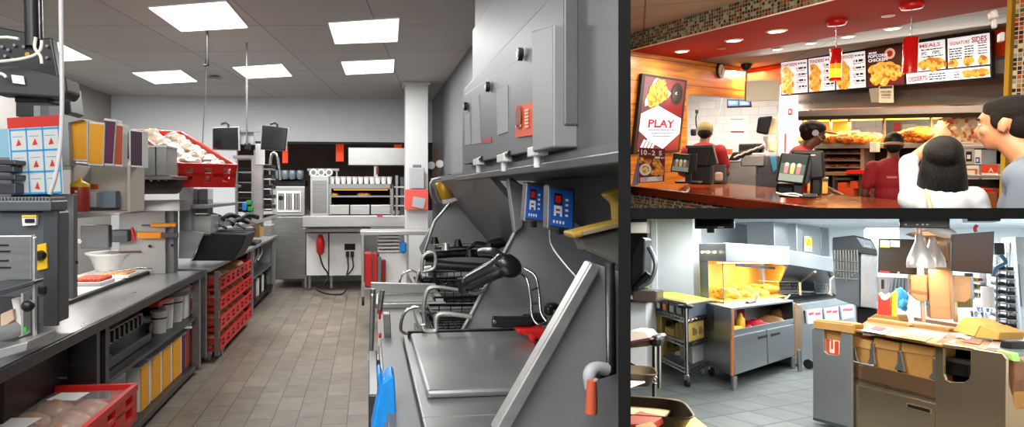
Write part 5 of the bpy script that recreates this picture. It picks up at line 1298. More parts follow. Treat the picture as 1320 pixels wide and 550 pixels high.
food(f, b, [(.2, .45, .14), (.4, .5, .15), (.62, .48, .15), (.8, .40, .13), (.3, .33, .17), (.52, .34, .18), (.72, .28, .15), (.25, .20, .14), (.48, .18, .15), (.9, .3, .09)], 3, 5, scr_food); b.build('food_picture', k)
k, f = board(1167, 1221, '', 'menu screen headed MEALS half hidden by the right pendant')
b = MB(scr_cream); f.rect(b, .02, .30, .96, .96, scr_cream, 1); b.build('screen', k)
b = MB(scr_title); f.text(b, 'MY MEALS', .08, .83, .085, mat('faded_title', 'c86a54', .5, emit=.3), 4, wide=.78); f.text(b, '2PC', .40, .66, .07, scr_ink, 4, wide=.14); f.text(b, 'TSPC', .66, .66, .07, scr_ink, 4, wide=.2); scribble(f, b, .4, .76, .92, .03, scr_ink, 4, 2); scribble(f, b, .4, .6, .92, .03, scr_ink, 4, 4); b.build('lettering', k)
b = MB(scr_food2); food(f, b, [(.12, .5, .1), (.45, .44, .13), (.62, .48, .14), (.8, .44, .15), (.7, .38, .14), (.92, .40, .08)], s=4); b.build('food_picture', k)
k, f = board(1221, 1278, '', 'rightmost menu screen headed SIGNATURE SIDES')
b = MB(scr_cream); f.rect(b, .02, .30, .97, .96, scr_cream, 1); b.build('screen', k)
b = MB(scr_title); f.text(b, 'SIGNATURE', .08, .80, .075, mat('faded_title', 'd88a78'), 4, wide=.46); f.text(b, 'SIDES', .58, .80, .12, scr_title, 4, wide=.34)
for j in range(5): scribble(f, b, .06, .70-.055*j, .36, .03, scr_ink, 4, j); scribble(f, b, .42, .72-.055*j, .62, .03, scr_ink, 4, j+9); scribble(f, b, .72, .76-.055*j, .92, .025, scr_ink, 4, j+19)
b.build('lettering', k)
b = MB(scr_food2); f.disc(b, .5, .40, .20, mat('plate_white', 'f4eee0', .4, emit=.5), 2, rv=.08); food(f, b, [(.5, .42, .13), (.82, .4, .12), (.15, .4, .12)], s=8); b.build('food_picture', k)
# desserts strip: lower band across the last two screens
t0_, b0_ = mlerp(1168); t1_, b1_ = mlerp(1278)
q = [P(x, y, pl=(p0+dn*.004, p0+dn*.004+dA)) for x, y in ((1169, b0_-.7), (1277, b1_-.7), (1276, b1_-15.5), (1168.5, b0_-15))]
f = Face(*q, eps=.002)
k = thing('dessert_strip', 'low wide screen strip reading DESSERTS under the last two menu screens', 'menu screen', sum(q[:2], V())/2)
b = MB(mat('screen_pale_blue', 'dbe8f2', .3, emit=.8)); f.rect(b, 0, 0, 1, 1, MATS['screen_pale_blue'], 1); f.rect(b, 0, .0, 1, .06, BLACK, 1.5); b.build('screen', k)
b = MB(scr_title); f.text(b, 'DESSERTS', .03, .25, .42, scr_title, 3, wide=.24)
for j in range(3): scribble(f, b, .30, .68-.22*j, .50, .12, scr_ink, 3, j); scribble(f, b, .60, .68-.22*j, .66, .10, scr_ink, 3, j+4)
b.build('lettering', k)
b = MB(scr_food2)
for u in (.76, .86, .93): f.disc(b, u, .5, .07, scr_food2, 3, rv=.36, wob=.1, seed=u*9)
b.build('food_picture', k)
area('screen_glow', V((at(1150, 9.6).x, at(1150, 9.6).y, 2.5))+dn*.4, 2.6, .5, 20, (1, .96, .9), target=V((at(1150, 7.2).x, at(1150, 7.2).y, 1.2))+dn*3)
# hanging notice
t = thing('paper_notice', 'white paper notice hanging under the dark middle menu screen', 'notice', P(1143, 133, pl=plb))
fc = Face(*[P(x, y, pl=(p0+dn*.05, p0+dn*.05+dA)) for x, y in ((1133, 132.5), (1152, 132.5), (1151.5, 110), (1133, 111))], eps=.002)
b = MB(mat('cream_notice', 'ded8c4', .7)); fc.slab(b, 0, 0, 1, 1, .004, MATS['cream_notice']); b.build('sheet', t)
b = MB(scr_ink); fc.rect(b, .08, .84, .95, .98, scr_ink, 2); fc.text(b, 'POPCORN', .5, .58, .13, scr_ink, 2, align='C', wide=.72); fc.text(b, 'CHICKEN', .5, .40, .13, scr_ink, 2, align='C', wide=.66); scribble(fc, b, .2, .28, .8, .05, scr_ink, 2, 3); b.build('lettering', t)
solo('grey_flap', MB(mat('grey_card', '9a968c', .6)).prism([P(x, y, pl=(p0+dn*.02, p0+dn*.02+dA)) for x, y in ((1120, 114), (1133, 113), (1133, 132), (1123, 132))], tuple(-dn*.01)), 'grey flap beside the hanging notice', 'flap')

# ---- kitchen hood under the boards
ph = p0-dn*.30; plh = (ph, ph+dA)
hs = mat('warm_hood_steel', 'a8a29a', .3, .85, var=.1, vscale=2, stretch=(1, 1, 6))
t = thing('serving_hood', 'long steel hood over the serving pass below the menu screens', 'hood', V((ph.x, ph.y, 1.8)))
def hp(x, y, off=0): return P(x, y, pl=(ph+dn*off, ph+dn*off+dA))
a0, a1 = hp(1029, 108, 0), hp(1340, 92, 0); c0, c1 = hp(1029, 141, .35), hp(1340, 132, .35)
a0z, c0z = a0.z, c0.z
th_ = -dn*.5
MB(hs).prism([a0, a1, c1, c0], tuple(th_)).build('sloped_front', t)
b = MB(STEEL_L); e0_, e1_ = hp(1029, 150, .36), hp(1340, 143, .36); f0_, f1_ = hp(1029, 143, .36), hp(1340, 133, .36)
b.prism([f0_, f1_, e1_, e0_], tuple(-dn*.05)); b.build('lower_rim', t)
b = MB(mat('hood_rim_shadow', '7a6a56', .35, .8)); g0_, g1_ = hp(1029, 155, .33), hp(1340, 149, .33); b.prism([e0_, e1_, g1_, g0_], tuple(-dn*.05)); b.build('drip_rail', t)  # strip coloured as the shade under the hood rim
solo('hood_side_panel', MB(greyw).lbox(plh, 1268, 1345, 2.0, 2.45, .1), 'grey wall panel behind the customer under the red fascia', 'panel')
# pass: glass, uprights, warm lights, fries
glow = mat('heat_strip', 'ffb040', .4, emit=6)
t = thing('heat_lamp_bar', 'glowing warm heat strip under the serving hood', 'heat lamp', hp(1100, 158, -.1))
g = MB(glow); h0, h1 = hp(1036, 157, -.2), hp(1290, 151, -.2); g.prism([h0, h1, h1+V((0, 0, .02)), h0+V((0, 0, .02))], tuple(-dn*.04)); g.build('strip', t)
for s_ in (.12, .35, .6, .85):
    m_ = hp(1036, 158, -.15).lerp(hp(1290, 154, -.15), s_); area('heat_lamp', m_, .9, .25, 22, (1, .62, .25))
ps = p0-dn*.55; plp = (ps, ps+dA)
def pp(x, y, off=0): return P(x, y, pl=(ps+dn*off, ps+dn*off+dA))
t = thing('pass_shelf', 'steel serving shelf heaped with food under the hood', 'shelf', pp(1150, 188))
zsh = pp(1150, 184, .25).z
b = MB(STEEL_L); u0, u1 = pp(1036, 184, .25), pp(1340, 181, .25)
for q_ in (u0, u1): q_.z = zsh
b.hexa([u0+V((0, 0, -.07)), u1+V((0, 0, -.07)), u1-dn*.6+V((0, 0, -.07)), u0-dn*.6+V((0, 0, -.07)), u0, u1, u1-dn*.6, u0-dn*.6]); b.build('shelf_board', t, bev=.006)
MB(mat('amber_back_panel', 'c07a30', .35, .4)).prism([pp(1034, 184, -.25), pp(1096, 183, -.25), pp(1096, 150, -.25), pp(1034, 152, -.25)], tuple(-dn*.03)).build('warm_side_panel', t)
for x in (1070, 1094, 1139, 1199): MB(STEEL).prism([pp(x-1, 184, .1), pp(x+1, 184, .1), pp(x+1, 151, .1), pp(x-1, 151, .1)], tuple(-dn*.03)).build('upright', t)
# green-grey bay behind
solo('back_bay_wall', MB(mat('pale_green_back', '9fa896', .5)).lbox((ps-dn*2.2, ps-dn*2.2+dA), 1080, 1345, 1.2, 2.6, .05), 'pale green wall panel seen through the serving pass', 'wall panel')
solo('order_rail', MB(REDD).fbox(1152, 158, 1161, 172, 11.6, .05).fbox(1163, 160, 1181, 171, 11.6, .03, mat('grey_labels', '8a8478', .5)), 'dark red label and grey labels hanging behind the pass', 'label board')
def heap(name, label, cat, x0, x1, y, w, h, m, n, seed, off=0, grp=None, zoff=0):
    r = random.Random(seed); b = MB(m)
    for i in range(n):
        f_ = (i+.5)/n; x = x0+(x1-x0)*f_
        p = pp(x, y, off+r.uniform(-.12, .1)); p.z = zsh+h*.25+r.uniform(0, h*.55)*math.sin(PI*min(1, max(0, f_)))**.5+zoff
        b.ell(p, (1.3*w*r.uniform(.7, 1.2), 1.3*w*r.uniform(.7, 1.2), h*.5), lump=.5, seed=seed+i, n=9, k=6)
    o = solo(name, b, label, cat); o['kind'] = 'stuff'; return o
frm_ = spots('french_fries', 'f2b23a', 'f8cf6a', 60, 'd9861e'); och = spots('fried_chicken', 'd9701c', 'ee9a3c', 40, 'a04a10'); ylw = spots('yellow_fries_light', 'f6c93a', 'ffe07a', 50, 'e09a22')
heap('french_fries', 'bright yellow fries heaped at the left end of the pass', 'food', 1040, 1066, 184, .10, .14, ylw, 12, 1, .1)
heap('fried_chicken', 'orange fried food heaped along the left half of the pass', 'food', 1066, 1130, 184, .11, .14, och, 26, 2, .1)
heap('fried_chicken', 'orange fried heap in the middle of the pass behind the middle worker', 'food', 1160, 1205, 183, .11, .15, och, 22, 3, .1)
heap('wrapped_sandwiches', 'big heap of pale and orange wrapped food at the right of the pass', 'food', 1222, 1262, 178, .11, .34, spots('wrapper_heap', 'f2dcae', 'fff3d8', 22, 'e07a28'), 40, 4, .1)
heap('wrapped_sandwiches', 'orange red wrapped heap beside the man at the right of the pass', 'food', 1255, 1290, 178, .11, .28, spots('wrapper_heap_red', 'f0b080', 'fbe6c8', 24, 'd9502a'), 30, 6, .1)
# cabinet below the pass at left
def cp_(x, y, off=.1): return pp(x, y, off)
t = thing('bun_cabinet', 'steel cabinet of dark bun trays below the left end of the pass', 'cabinet', pp(1090, 225))
b = MB(mat('cabinet_frame_tan', 'b9a88a', .4, .4));
for xa, xb in ((1050, 1053), (1109, 1114)): b.prism([cp_(xa, 225), cp_(xb, 225), cp_(xb, 186), cp_(xa, 186)], tuple(-dn*.4))
b.prism([cp_(1036, 189), cp_(1124, 189), cp_(1124, 186), cp_(1036, 186)], tuple(-dn*.4)); b.build('frame', t)
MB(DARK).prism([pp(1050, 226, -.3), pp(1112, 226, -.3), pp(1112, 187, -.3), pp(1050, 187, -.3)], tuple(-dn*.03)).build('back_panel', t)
for i in range(4):
    y = 197+i*9
    MB(STEEL_L).prism([cp_(1053, y+1.6), cp_(1109, y+1.6), cp_(1109, y), cp_(1053, y)], tuple(-dn*.35)).build('tray', t)
    b = MB(spots('dark_buns', '5a2414', '8a4422', 30, '2e120a'))
    for j in range(5): p = cp_(1058+j*11, y-1.0, -.0); b.ell(p, (.1, .1, .035), n=8, k=5)
    b.build('bun_row', t, kind='stuff')
# middle bench under
t = thing('prep_bench', 'dark bench with orange boxes on its shelf behind the counter', 'bench', pp(1110, 262))
b = MB(mat('bench_tan', '8a6a4a', .4)); b.prism([pp(1056, 226, .4), pp(1124, 226, .4), pp(1124, 222, .4), pp(1056, 222, .4)], tuple(-dn*.5)); b.build('worktop', t)
b = MB(STEEL);
for x in (1073, 1107, 1123): b.prism([pp(x, 268, .38), pp(x+3, 268, .38), pp(x+3, 226, .38), pp(x, 226, .38)], tuple(-dn*.06))
b.prism([pp(1074, 232, .38), pp(1096, 232, .38), pp(1096, 229, .38), pp(1074, 229, .38)], tuple(-dn*.06)); b.build('frame', t)
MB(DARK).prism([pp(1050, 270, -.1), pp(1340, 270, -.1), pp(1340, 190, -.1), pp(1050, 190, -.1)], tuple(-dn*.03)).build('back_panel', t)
MB(mat('bright_red_tray', 'd8281a', .4)).prism([pp(1088, 224, .45), pp(1122, 224, .45), pp(1122, 219, .45), pp(1092, 219, .45)], tuple(-dn*.3)).build('red_tray', t)
ob = mat('orange_red_box', 'd8502a', .5)
for i, (x0, x1, y0, y1) in enumerate(((1079, 1092, 235, 250), (1090, 1101, 242, 254), (1095, 1106, 233, 243))):
    solo('takeout_box', MB(ob).prism([pp(x0, y1, .36), pp(x1, y1, .36), pp(x1-1, y0, .36), pp(x0+1, y0, .36)], tuple(-dn*.15)), ['left', 'front middle', 'upper right'][i]+' orange red box on the bench shelf behind the counter', 'box', 'orange red boxes', bev=.006)
t = thing('napkin_rack', 'small rack of white and red cards left of the middle worker', 'rack', pp(1117, 258, .37))
for i in range(5): MB([PAPER, PAPER, RED, PAPER, PAPER][i]).prism([pp(1112+i*3.6, 258, .37), pp(1115+i*3.6, 258, .37), pp(1115+i*3.6, 235, .37), pp(1112+i*3.6, 235, .37)], tuple(-dn*.1)).build('card', t)
solo('order_tablet', MB(PAPER).prism([pp(1121, 196, .45), pp(1130, 196, .45), pp(1130, 183, .45), pp(1121, 183, .45)], tuple(-dn*.06)), 'white ticket box on the edge of the pass left of the middle worker', 'box', bev=.004)
# right shelf with boxes
t = thing('box_shelf', 'steel shelf of white and orange boxes between woman and man', 'shelf', pp(1260, 250, .3))
for y in (225, 254): MB(STEEL_L).prism([pp(1232, y+4, .45), pp(1340, y+4, .45), pp(1340, y, .45), pp(1232, y, .45)], tuple(-dn*.5)).build('shelf_board', t, bev=.004)
MB(STEEL_L).prism([pp(1225, 191, .45), pp(1340, 191, .45), pp(1340, 187, .45), pp(1225, 187, .45)], tuple(-dn*.5)).build('top_rail', t, bev=.004)
for i, (x0, x1, y0, y1, m, l) in enumerate(((1240, 1262, 213, 231, PAPER, 'white box with orange marks between the two customers'), (1265, 1287, 212, 231, PAPER, 'white and orange box beside the man'), (1241, 1256, 191, 212, LGREY, 'grey machine box above the white box'), (1256, 1265, 193, 212, PAPER, 'white upright box with a blue patch'), (1242, 1254, 241, 257, RED, 'red box low on the shelf left'), (1254, 1266, 243, 257, PAPER, 'white box low on the shelf'), (1266, 1280, 243, 257, RED, 'red box low on the shelf right'))):
    k = thing('carton_box', l, 'box', pp((x0+x1)/2, y1, .4))
    q = [pp(x0, y1, .44), pp(x1, y1, .44), pp(x1, y0, .44), pp(x0, y0, .44)]
    MB(m).prism(q, tuple(-dn*.25)).build('carton', k, bev=.006)
    f = Face(*q, eps=.003); b = MB(ORANGE)
    if i == 0: f.rect(b, .08, .35, .22, .75, ORANGE); f.rect(b, .78, .35, .92, .75, ORANGE); f.rect(b, .1, .65, .9, .75, ORANGE); f.rect(b, .3, .2, .7, .3, ORANGE); b.build('orange_marks', k)
    if i == 1: f.rect(b, .0, .45, 1, 1, mat('box_orange_print', 'd8461e', .5)); f.text(b, 'A', .45, .5, .3, PAPER, 2); b.build('orange_print', k)
    if i == 2: f.rect(b, .3, .2, .8, .8, BLACK); f.rect(b, .4, .35, .7, .6, PAPER, 2); b.build('dark_opening', k)
    if i == 3: f.rect(b, .2, .1, .8, .5, mat('patch_blue', '2a4a9a', .5)); f.rect(b, .35, .2, .65, .4, PAPER, 2); b.build('blue_patch', k)
solo('cup_dome', MB(BLACK).prism([pp(x, y, .1) for x, y in ((1263, 222), (1277, 222), (1277, 200), (1272, 193), (1266, 193), (1263, 200))], tuple(-dn*.2)), 'black rounded dispenser between the boxes on the right shelf', 'dispenser')
solo('brown_bag', MB(mat('brown_bag_paper', '8a4a1c', .7)).prism([pp(1270, 275, .7), pp(1286, 275, .7), pp(1285, 247, .7), pp(1271, 248, .7)], tuple(-dn*.15)), 'brown paper bag low between the two customers', 'bag', bev=.01)

# ---- left kitchen
t = thing('wall_television', 'small wall television with bluish picture on the white tiled wall', 'television', P(953, 133, Y=11.5))
MB(BLACK).prism(quad_at(((937, 139), (969, 138), (968, 128.5), (937, 127)), Y=11.5), (0, .05, 0)).build('casing', t, bev=.006)
q = quad_at(((938, 137.5), (967, 136.5), (967, 129.5), (938, 128.5)), Y=11.49); f = Face(*q, eps=.003); b = MB(mat('tv_blue', '3a5a7a', .3, emit=.7)); f.rect(b, .02, .1, .47, .9, MATS['tv_blue']); f.rect(b, .52, .1, .98, .9, MATS['tv_blue']); f.rect(b, .6, .3, .9, .6, mat('tv_pale', '9ab8c8', .3, emit=.6), 2); f.rect(b, .1, .4, .35, .7, MATS['tv_pale'], 2); b.build('picture', t)
for i, (x0, y0, x1, y1) in enumerate(((942, 153, 959, 168), (942, 169, 959, 184))):
    k = thing('wall_calendar', ('upper' if i == 0 else 'lower')+' calendar sheet on the white tiled wall', 'calendar', P(x0, y1, Y=11.4), group='calendar sheets')
    q = quad_at(((x0, y1), (x1, y1), (x1, y0), (x0, y0)), Y=11.4); f = Face(*q, eps=.003); b = MB(PAPER); f.slab(b, 0, 0, 1, 1, .005, PAPER); b.build('sheet', k)
    b = MB(GREY); f.rect(b, 0, .9, 1, 1, REDD if i else GREY, 1)
    for a in range(5):
        for c_ in range(4): f.rect(b, .05+.19*a, .06+.2*c_, .18+.19*a, .10+.2*c_, LGREY, 1)
    b.build('print', k)
t = thing('towel_dispenser', 'black paper towel dispenser on the white tiled wall', 'dispenser', P(985, 174, Y=11.2))
MB(mat('smoke_black', '1b1c20', .2, coat=.6)).prism(quad_at(((974, 171), (990, 174), (996, 149), (977, 151)), Y=11.1), (0, .2, 0)).build('cover', t, bev=.03); MB(mat('cream_plastic', 'e0dcc8', .5)).prism(quad_at(((990, 174), (1000, 172), (1001, 152), (994, 150)), Y=11.15), (0, .15, 0)).build('side', t, bev=.01)
t = thing('wall_phone', 'cream wall phone below the towel dispenser', 'phone', P(993, 196, Y=11.1))
MB(MATS['cream_plastic']).fbox(990, 179, 1000, 196, 11.1, .1).build('phone_body', t, bev=.03); MB(LGREY).tube([P(988, 181, Y=11.0), P(990, 187, Y=11.0), P(988, 194, Y=11.0)], .03).build('handset', t)
solo('switch_plate', MB(LGREY).fbox(984, 176, 990, 182, 11.2, .03), 'grey switch plate left of the cream phone', 'switch', bev=.006)
solo('fire_alarm', MB(RED).fbox(1016, 140, 1021, 148, 11.9, .05).fbox(1017.2, 142, 1019.5, 146, 11.88, .01, PAPER), 'red fire alarm on the grey wall beside the hood', 'alarm', bev=.01)
solo('thermometer_strip', MB(PAPER).fbox(1010, 170, 1014, 198, 11.9, .03).fbox(1011.2, 172, 1012.8, 196, 11.88, .01, RED), 'narrow white and red strip sign on the wall behind the left visor worker', 'sign', bev=.004)
t = thing('wall_hook_cord', 'black hook with a cord on the white tiled wall above the capped worker', 'cord', P(898, 165, Y=11.8))
MB(BLACK).tube(bezier([P(899, 144, Y=11.8), P(897, 152, Y=11.8), P(898, 164, Y=11.8), P(900, 170, Y=11.8)], 4), .012).build('cord', t); MB(BLACK).fbox(896, 141, 900, 146, 11.78, .05).build('hook', t, bev=.01)
solo('hanging_wire', MB(GREY).tube(bezier([P(931, 127, Y=11.8), P(928, 142, Y=11.8), P(921, 163, Y=11.8)], 4), .004), 'thin grey wire running down the white tiled wall', 'wire')
solo('wall_speaker', MB(BLACK).fbox(890, 166, 897, 175, 11.5, .1).fbox(912, 166, 918, 172, 11.5, .1), 'black wall boxes at either side of the capped worker', 'box', bev=.02)
# drink machine
t = thing('drink_station', 'steel drink station with black lever tops behind the counter', 'drink station', P(965, 245, Y=8.9))
MB(STEEL).fbox(934, 208, 975, 256, 8.9, .6).build('cabinet', t, bev=.01)
MB(STEEL_D).fbox(955, 201, 1004, 256, 9.1, .5).build('side_cabinet', t, bev=.01)
MB(STEEL).fbox(955, 200, 985, 214, 8.88, .3).build('front_panel', t, bev=.01)
for i in range(5): MB(BLACK).prism(quad_at(((938+i*8, 207-i*3.5), (950+i*8, 207-i*3.5), (957+i*7.5, 196-i*1.5), (945+i*7.5, 196-i*1.5)), Y=8.8+.05*i), (0, .25, 0)).build('lever_block', t, bev=.015)
MB(BLACK).fbox(952, 185, 983, 197, 9.2, .3).build('black_top', t, bev=.02)
for i in range(5): MB(WHITE).tube([P(946+i*8, 203-i*3.2, Y=8.75), P(953+i*8, 199-i*3.2, Y=8.75)], .012).build('lever', t)
solo('blue_cloth', MB(mat('sky_blue_cloth', '4a9ac8', .8)).prism(quad_at(((992, 202), (1000, 200), (1001, 218), (997, 223), (994, 212)), Y=8.7), (0, .05, 0)), 'blue cloth hanging at the right end of the drink station', 'cloth', bev=.01)
solo('orange_carton', MB(ORANGE).fbox(929, 192, 942, 199, 9.4, .2).fbox(931, 199, 938, 207, 9.3, .1, RED), 'orange carton in front of the white wall by the capped worker', 'carton', bev=.01)
solo('white_bags', MB(PAPER).ell(P(928, 203, Y=9.0), (.1, .1, .07), lump=.6, seed=2).ell(P(922, 207, Y=9.0), (.09, .1, .06), lump=.6, seed=5), 'white crumpled bags beside the capped worker', 'bag')
t = thing('cup_holder', 'dark stand with cups behind the left black monitor', 'stand', P(925, 232, Y=8.4))
MB(STEEL_D).fbox(914, 213, 934, 236, 8.4, .3).build('stand', t, bev=.01); MB(mat('cup_grey_print', 'a8a09a', .5)).fbox(921, 222, 931, 233, 8.35, .1).build('cup', t, bev=.02)

# ---- registers
def register(t, q, Y, th=.05, drinks=True, pole=None, base=None):
    p = quad_at(q, Y=Y); c = sum(p, V())/4
    MB(BLACK).prism(p, (0, th, 0)).build('casing', t, bev=.008)
    s = [c+(a-c)*.86+V((0, -.004, 0)) for a in p]; f = Face(*s, eps=.003)
    b = MB(mat('register_screen_green', '55665e', .25, emit=.12)); f.rect(b, 0, 0, 1, 1, MATS['register_screen_green']); f.rect(b, 0, 0, 1, .28, mat('register_screen_pale', '8a968e', .25, emit=.15), 1.5); f.rect(b, 0, .7, 1, 1, mat('register_screen_dark', '2e3a36', .25), 1.5); b.build('screen', t)
    if drinks:
        b = MB(RED)
        for i, m_ in enumerate((mat('drink_pink', 'b87a80', .4, emit=.2), mat('drink_lime', 'b8c070', .4, emit=.2), mat('drink_rose', 'b07078', .4, emit=.2))):
            u = .25+.25*i; f.poly(b, [(u-.07, .3), (u+.07, .3), (u+.10, .62), (u-.10, .62)], m_, 3); f.disc(b, u, .66, .09, mat('drink_cream', 'c8c4b0', .4, emit=.2), 4)
        b.build('drink_pictures', t)
    if pole:
        x, ya, yb = pole; a, e = P(x, ya, Y=Y+th), P(x, yb, Y=Y+th)
        MB(BLACK).box(a.x-.03, Y+th, e.z, a.x+.03, Y+th+.06, a.z).build('pole', t, bev=.006); MB(IRON).box(a.x-.12, Y-.02, e.z-.0, a.x+.12, Y+.2, e.z+.02).build('base', t, bev=.008)
t = thing('customer_display', 'small customer display showing three drinks left on the counter', 'display', P(884, 236, Y=6.95), group='customer displays')
register(t, ((864, 221), (888.5, 223.5), (891, 199), (868, 197.5)), 6.95, pole=(887, 215, 236))
MB(BLACK).prism(quad_at(((888.5, 223.5), (897, 221), (898, 198), (891, 199)), Y=6.96), (0, .05, 0)).build('side_casing', t, bev=.005)
t = thing('customer_display', 'larger customer display showing three drinks at the middle of the counter', 'display', P(1030, 254, Y=5.25), group='customer displays')
register(t, ((1000, 234), (1036, 238), (1044, 200), (1007, 197)), 5.25, pole=(1029, 234, 254))
MB(BLACK).prism(quad_at(((1036, 238), (1043, 236), (1047, 212), (1044, 200)), Y=5.27), (0, .05, 0)).build('side_casing', t, bev=.005)
MB(IRON).fbox(1000, 236, 1025, 250, 5.4, .25).build('printer', t, bev=.02)
for pts in (((1000, 248), (1012, 251), (1030, 253)), ((1008, 250), (1022, 249), (1034, 252))): MB(WHITE).tube(bezier([P(x, y, Y=5.2) for x, y in pts], 4), .006).build('cable', t)
t = thing('till_monitor', 'big black till monitor seen from behind in front of the capped worker', 'monitor', P(900, 240, Y=7.4))
MB(mat('till_black', '1c1a1c', .35)).prism(quad_at(((883, 214), (912, 214), (919, 189), (886, 188)), Y=7.4), (0, .08, 0)).build('back', t, bev=.02); MB(BLACK).prism(quad_at(((912, 214), (925, 212), (919, 189), (914, 189)), Y=7.42), (0, .1, 0)).build('side', t, bev=.01)
MB(BLACK).fbox(888, 210, 918, 238, 7.5, .15).build('stand', t, bev=.02); MB(STEEL_D).fbox(884, 187, 919, 191, 7.38, .12).build('top_edge', t, bev=.006)
t = thing('till_monitor', 'black till monitor seen from behind beside the visor worker', 'monitor', P(1050, 240, Y=5.9))
MB(MATS['till_black']).prism(quad_at(((1042, 232), (1064, 230), (1062, 194), (1019, 193), (1020, 200), (1042, 201)), Y=5.7), (0, .08, 0)).build('back', t, bev=.02)
MB(BLACK).fbox(1044, 228, 1060, 252, 5.75, .12).build('stand', t, bev=.02); MB(WHITE).fbox(1045, 199, 1051, 200.5, 5.69, .01).build('white_mark', t)
t = thing('lit_case', 'small lit warm food case on the far side of the counter', 'food case', P(1056, 250, Y=6.2))
MB(IRON).fbox(1040, 230, 1068, 234, 6.2, .3).build('top', t); MB(mat('warm_case_glow', 'a86a24', .4, emit=.9, var=.5, vscale=14)).fbox(1041, 234, 1067, 249, 6.3, .15).build('lit_interior', t)
for x in (1048, 1056): MB(mat('case_bulb', 'ffd890', .3, emit=8)).ell(P(x, 235, Y=6.22), .02).build('bulb', t)
point('case_lamp', P(1055, 238, Y=6.1), 2, (1, .7, .3))
area('kitchen_lamp', (at(930, 11.2).x, at(930, 11.2).y, 2.7), 1.2, 1.0, 170, (1, .96, .9)); area('kitchen_lamp', (at(1025, 11.2).x, at(1025, 11.2).y, 2.7), .8, .6, 7, (1, .93, .84))
point('dining_bounce', (-.1, 4.2, 1.95), 35, (1, .88, .72), r=.4)  # added point fill for mosaic, ceiling and counter front
area('dining_track_lamp', P(1080, -50, Y=2.6), 1.2, .4, 55, (1, .9, .78), target=P(900, 120, Y=8))  # added fill above the view to brighten the mosaic, no fixture
area('dining_lamp', (-.2, 2.6, 2.9), 2.2, 1.5, 85, (1, .86, .68)); area('dining_lamp', (at(1200, 4.6).x, 4.6, 2.72), 1.5, .8, 30, (1, .86, .7)); area('bay_lamp', tuple(ps-dn*1.6+dA*1.0+V((0, 0, 2.5))), 2.5, .5, 60, (1, .95, .85))  # the bay light is added to brighten the dark back bay
area('pass_lamp', tuple(ps-dn*.9+V((0, 0, 2.4))), 3, .4, 30, (1, .85, .6))
# =====================================================================  people of the order counter
SKIN1 = mat('warm_light_skin', 'c98a66', .5); SKIN2 = mat('brown_skin', '6a3f2c', .5); SKIN3 = mat('tan_skin', 'b87a55', .5)
HAIRB = mat('black_hair', '0c0909', .5, spec=.25, bump=.5, bscale=60, stretch=(6, 6, .7)); HAIRD = mat('dark_brown_hair', '140f0c', .8, spec=.2, bump=.4, bscale=80)
def rig(base, yaw, s=1.0):
    return Matrix.Translation(V(base)) @ Matrix.Rotation(yaw, 4, 'Z') @ Matrix.Scale(s, 4)
def Rx(a): return Matrix.Rotation(a, 3, 'X')
def head_shapes(b, c, Mh, female=False):
    """head about .23 high, facing local -Y; c = centre of the head"""
    def at_(p, r, **k): b.ell(c+Mh @ V(p), r, M=Mh, **k)
    at_((0, .012, .025), (.076, .094, .085), n=20, k=14)       # skull
    at_((0, -.022, -.03), (.060, .066, .078), n=18, k=12)      # face
    at_((0, -.040, -.082), (.036, .034, .026))                 # jaw and chin
    at_((0, -.090, -.022), (.012, .018, .020))                 # nose tip
    at_((0, -.082, .004), (.009, .014, .026))                  # bridge
    at_((0, -.074, .030), (.046, .016, .012))                  # brow
    at_((0, -.078, -.052), (.024, .014, .007)); at_((0, -.076, -.062), (.021, .013, .007))  # lips
    for s in (-1, 1):
        at_((s*.044, -.060, -.022), (.022, .018, .020))        # cheeks
        at_((s*.078, .008, -.010), (.010, .018, .030))         # ears
def eyes(t, c, Mh):
    for s in (-1, 1):
        b = MB(PAPER); b.ell(c+Mh @ V((s*.030, -.077, .006)), (.012, .006, .007), M=Mh); b.build('eye', t)
        b = MB(BLACK); b.ell(c+Mh @ V((s*.030, -.082, .006)), (.006, .003, .006), M=Mh); b.build('pupil', t)
        b = MB(HAIRD); b.tube([c+Mh @ V((s*.014, -.088, .026)), c+Mh @ V((s*.032, -.088, .031)), c+Mh @ V((s*.048, -.078, .026))], .004, n=6); b.build('eyebrow', t)
def limb(b, pts, rs, n=14):
    for i in range(len(pts)-1): b.cyl(pts[i], pts[i+1], rs[i], rs[i+1], n=n)
    for p, r in zip(pts, rs): b.ell(p, r, n=12, k=8)
def hand(b, w, d, up, side=1, curl=.5, point=False):
    """palm from wrist w along d; up = back-of-hand normal; five fingers"""
    d = V(d).normalized(); up = (V(up)-d*V(up).dot(d)).normalized(); s = d.cross(up)*side
    M = Matrix((s, d, up)).transposed()
    b.ell(w+d*.045, (.040, .052, .016), M=M, n=12, k=8)
    L = [.062, .070, .066, .052]
    for i in range(4):
        a = w+d*.085+s*(.028-.019*i)*1.0; c_ = 0 if (point and i == 0) else curl*(1.6 if point else 1)
        p = a; dd = d.copy(); pts = [a-d*.02]
        for j in range(3):
            ang = c_*(.25, .7, .6)[j]; dd = (dd*math.cos(ang)-up*math.sin(ang)).normalized(); p = p+dd*L[i]*(.45, .32, .25)[j]; pts.append(p)
        limb(b, pts, [.0098, .0094, .0088, .0078], n=8)
    a = w+d*.02+s*.030; limb(b, [a, a+s*.022+d*.022-up*.008, a+s*.030+d*.048-up*.012], [.012, .0105, .009], n=8)
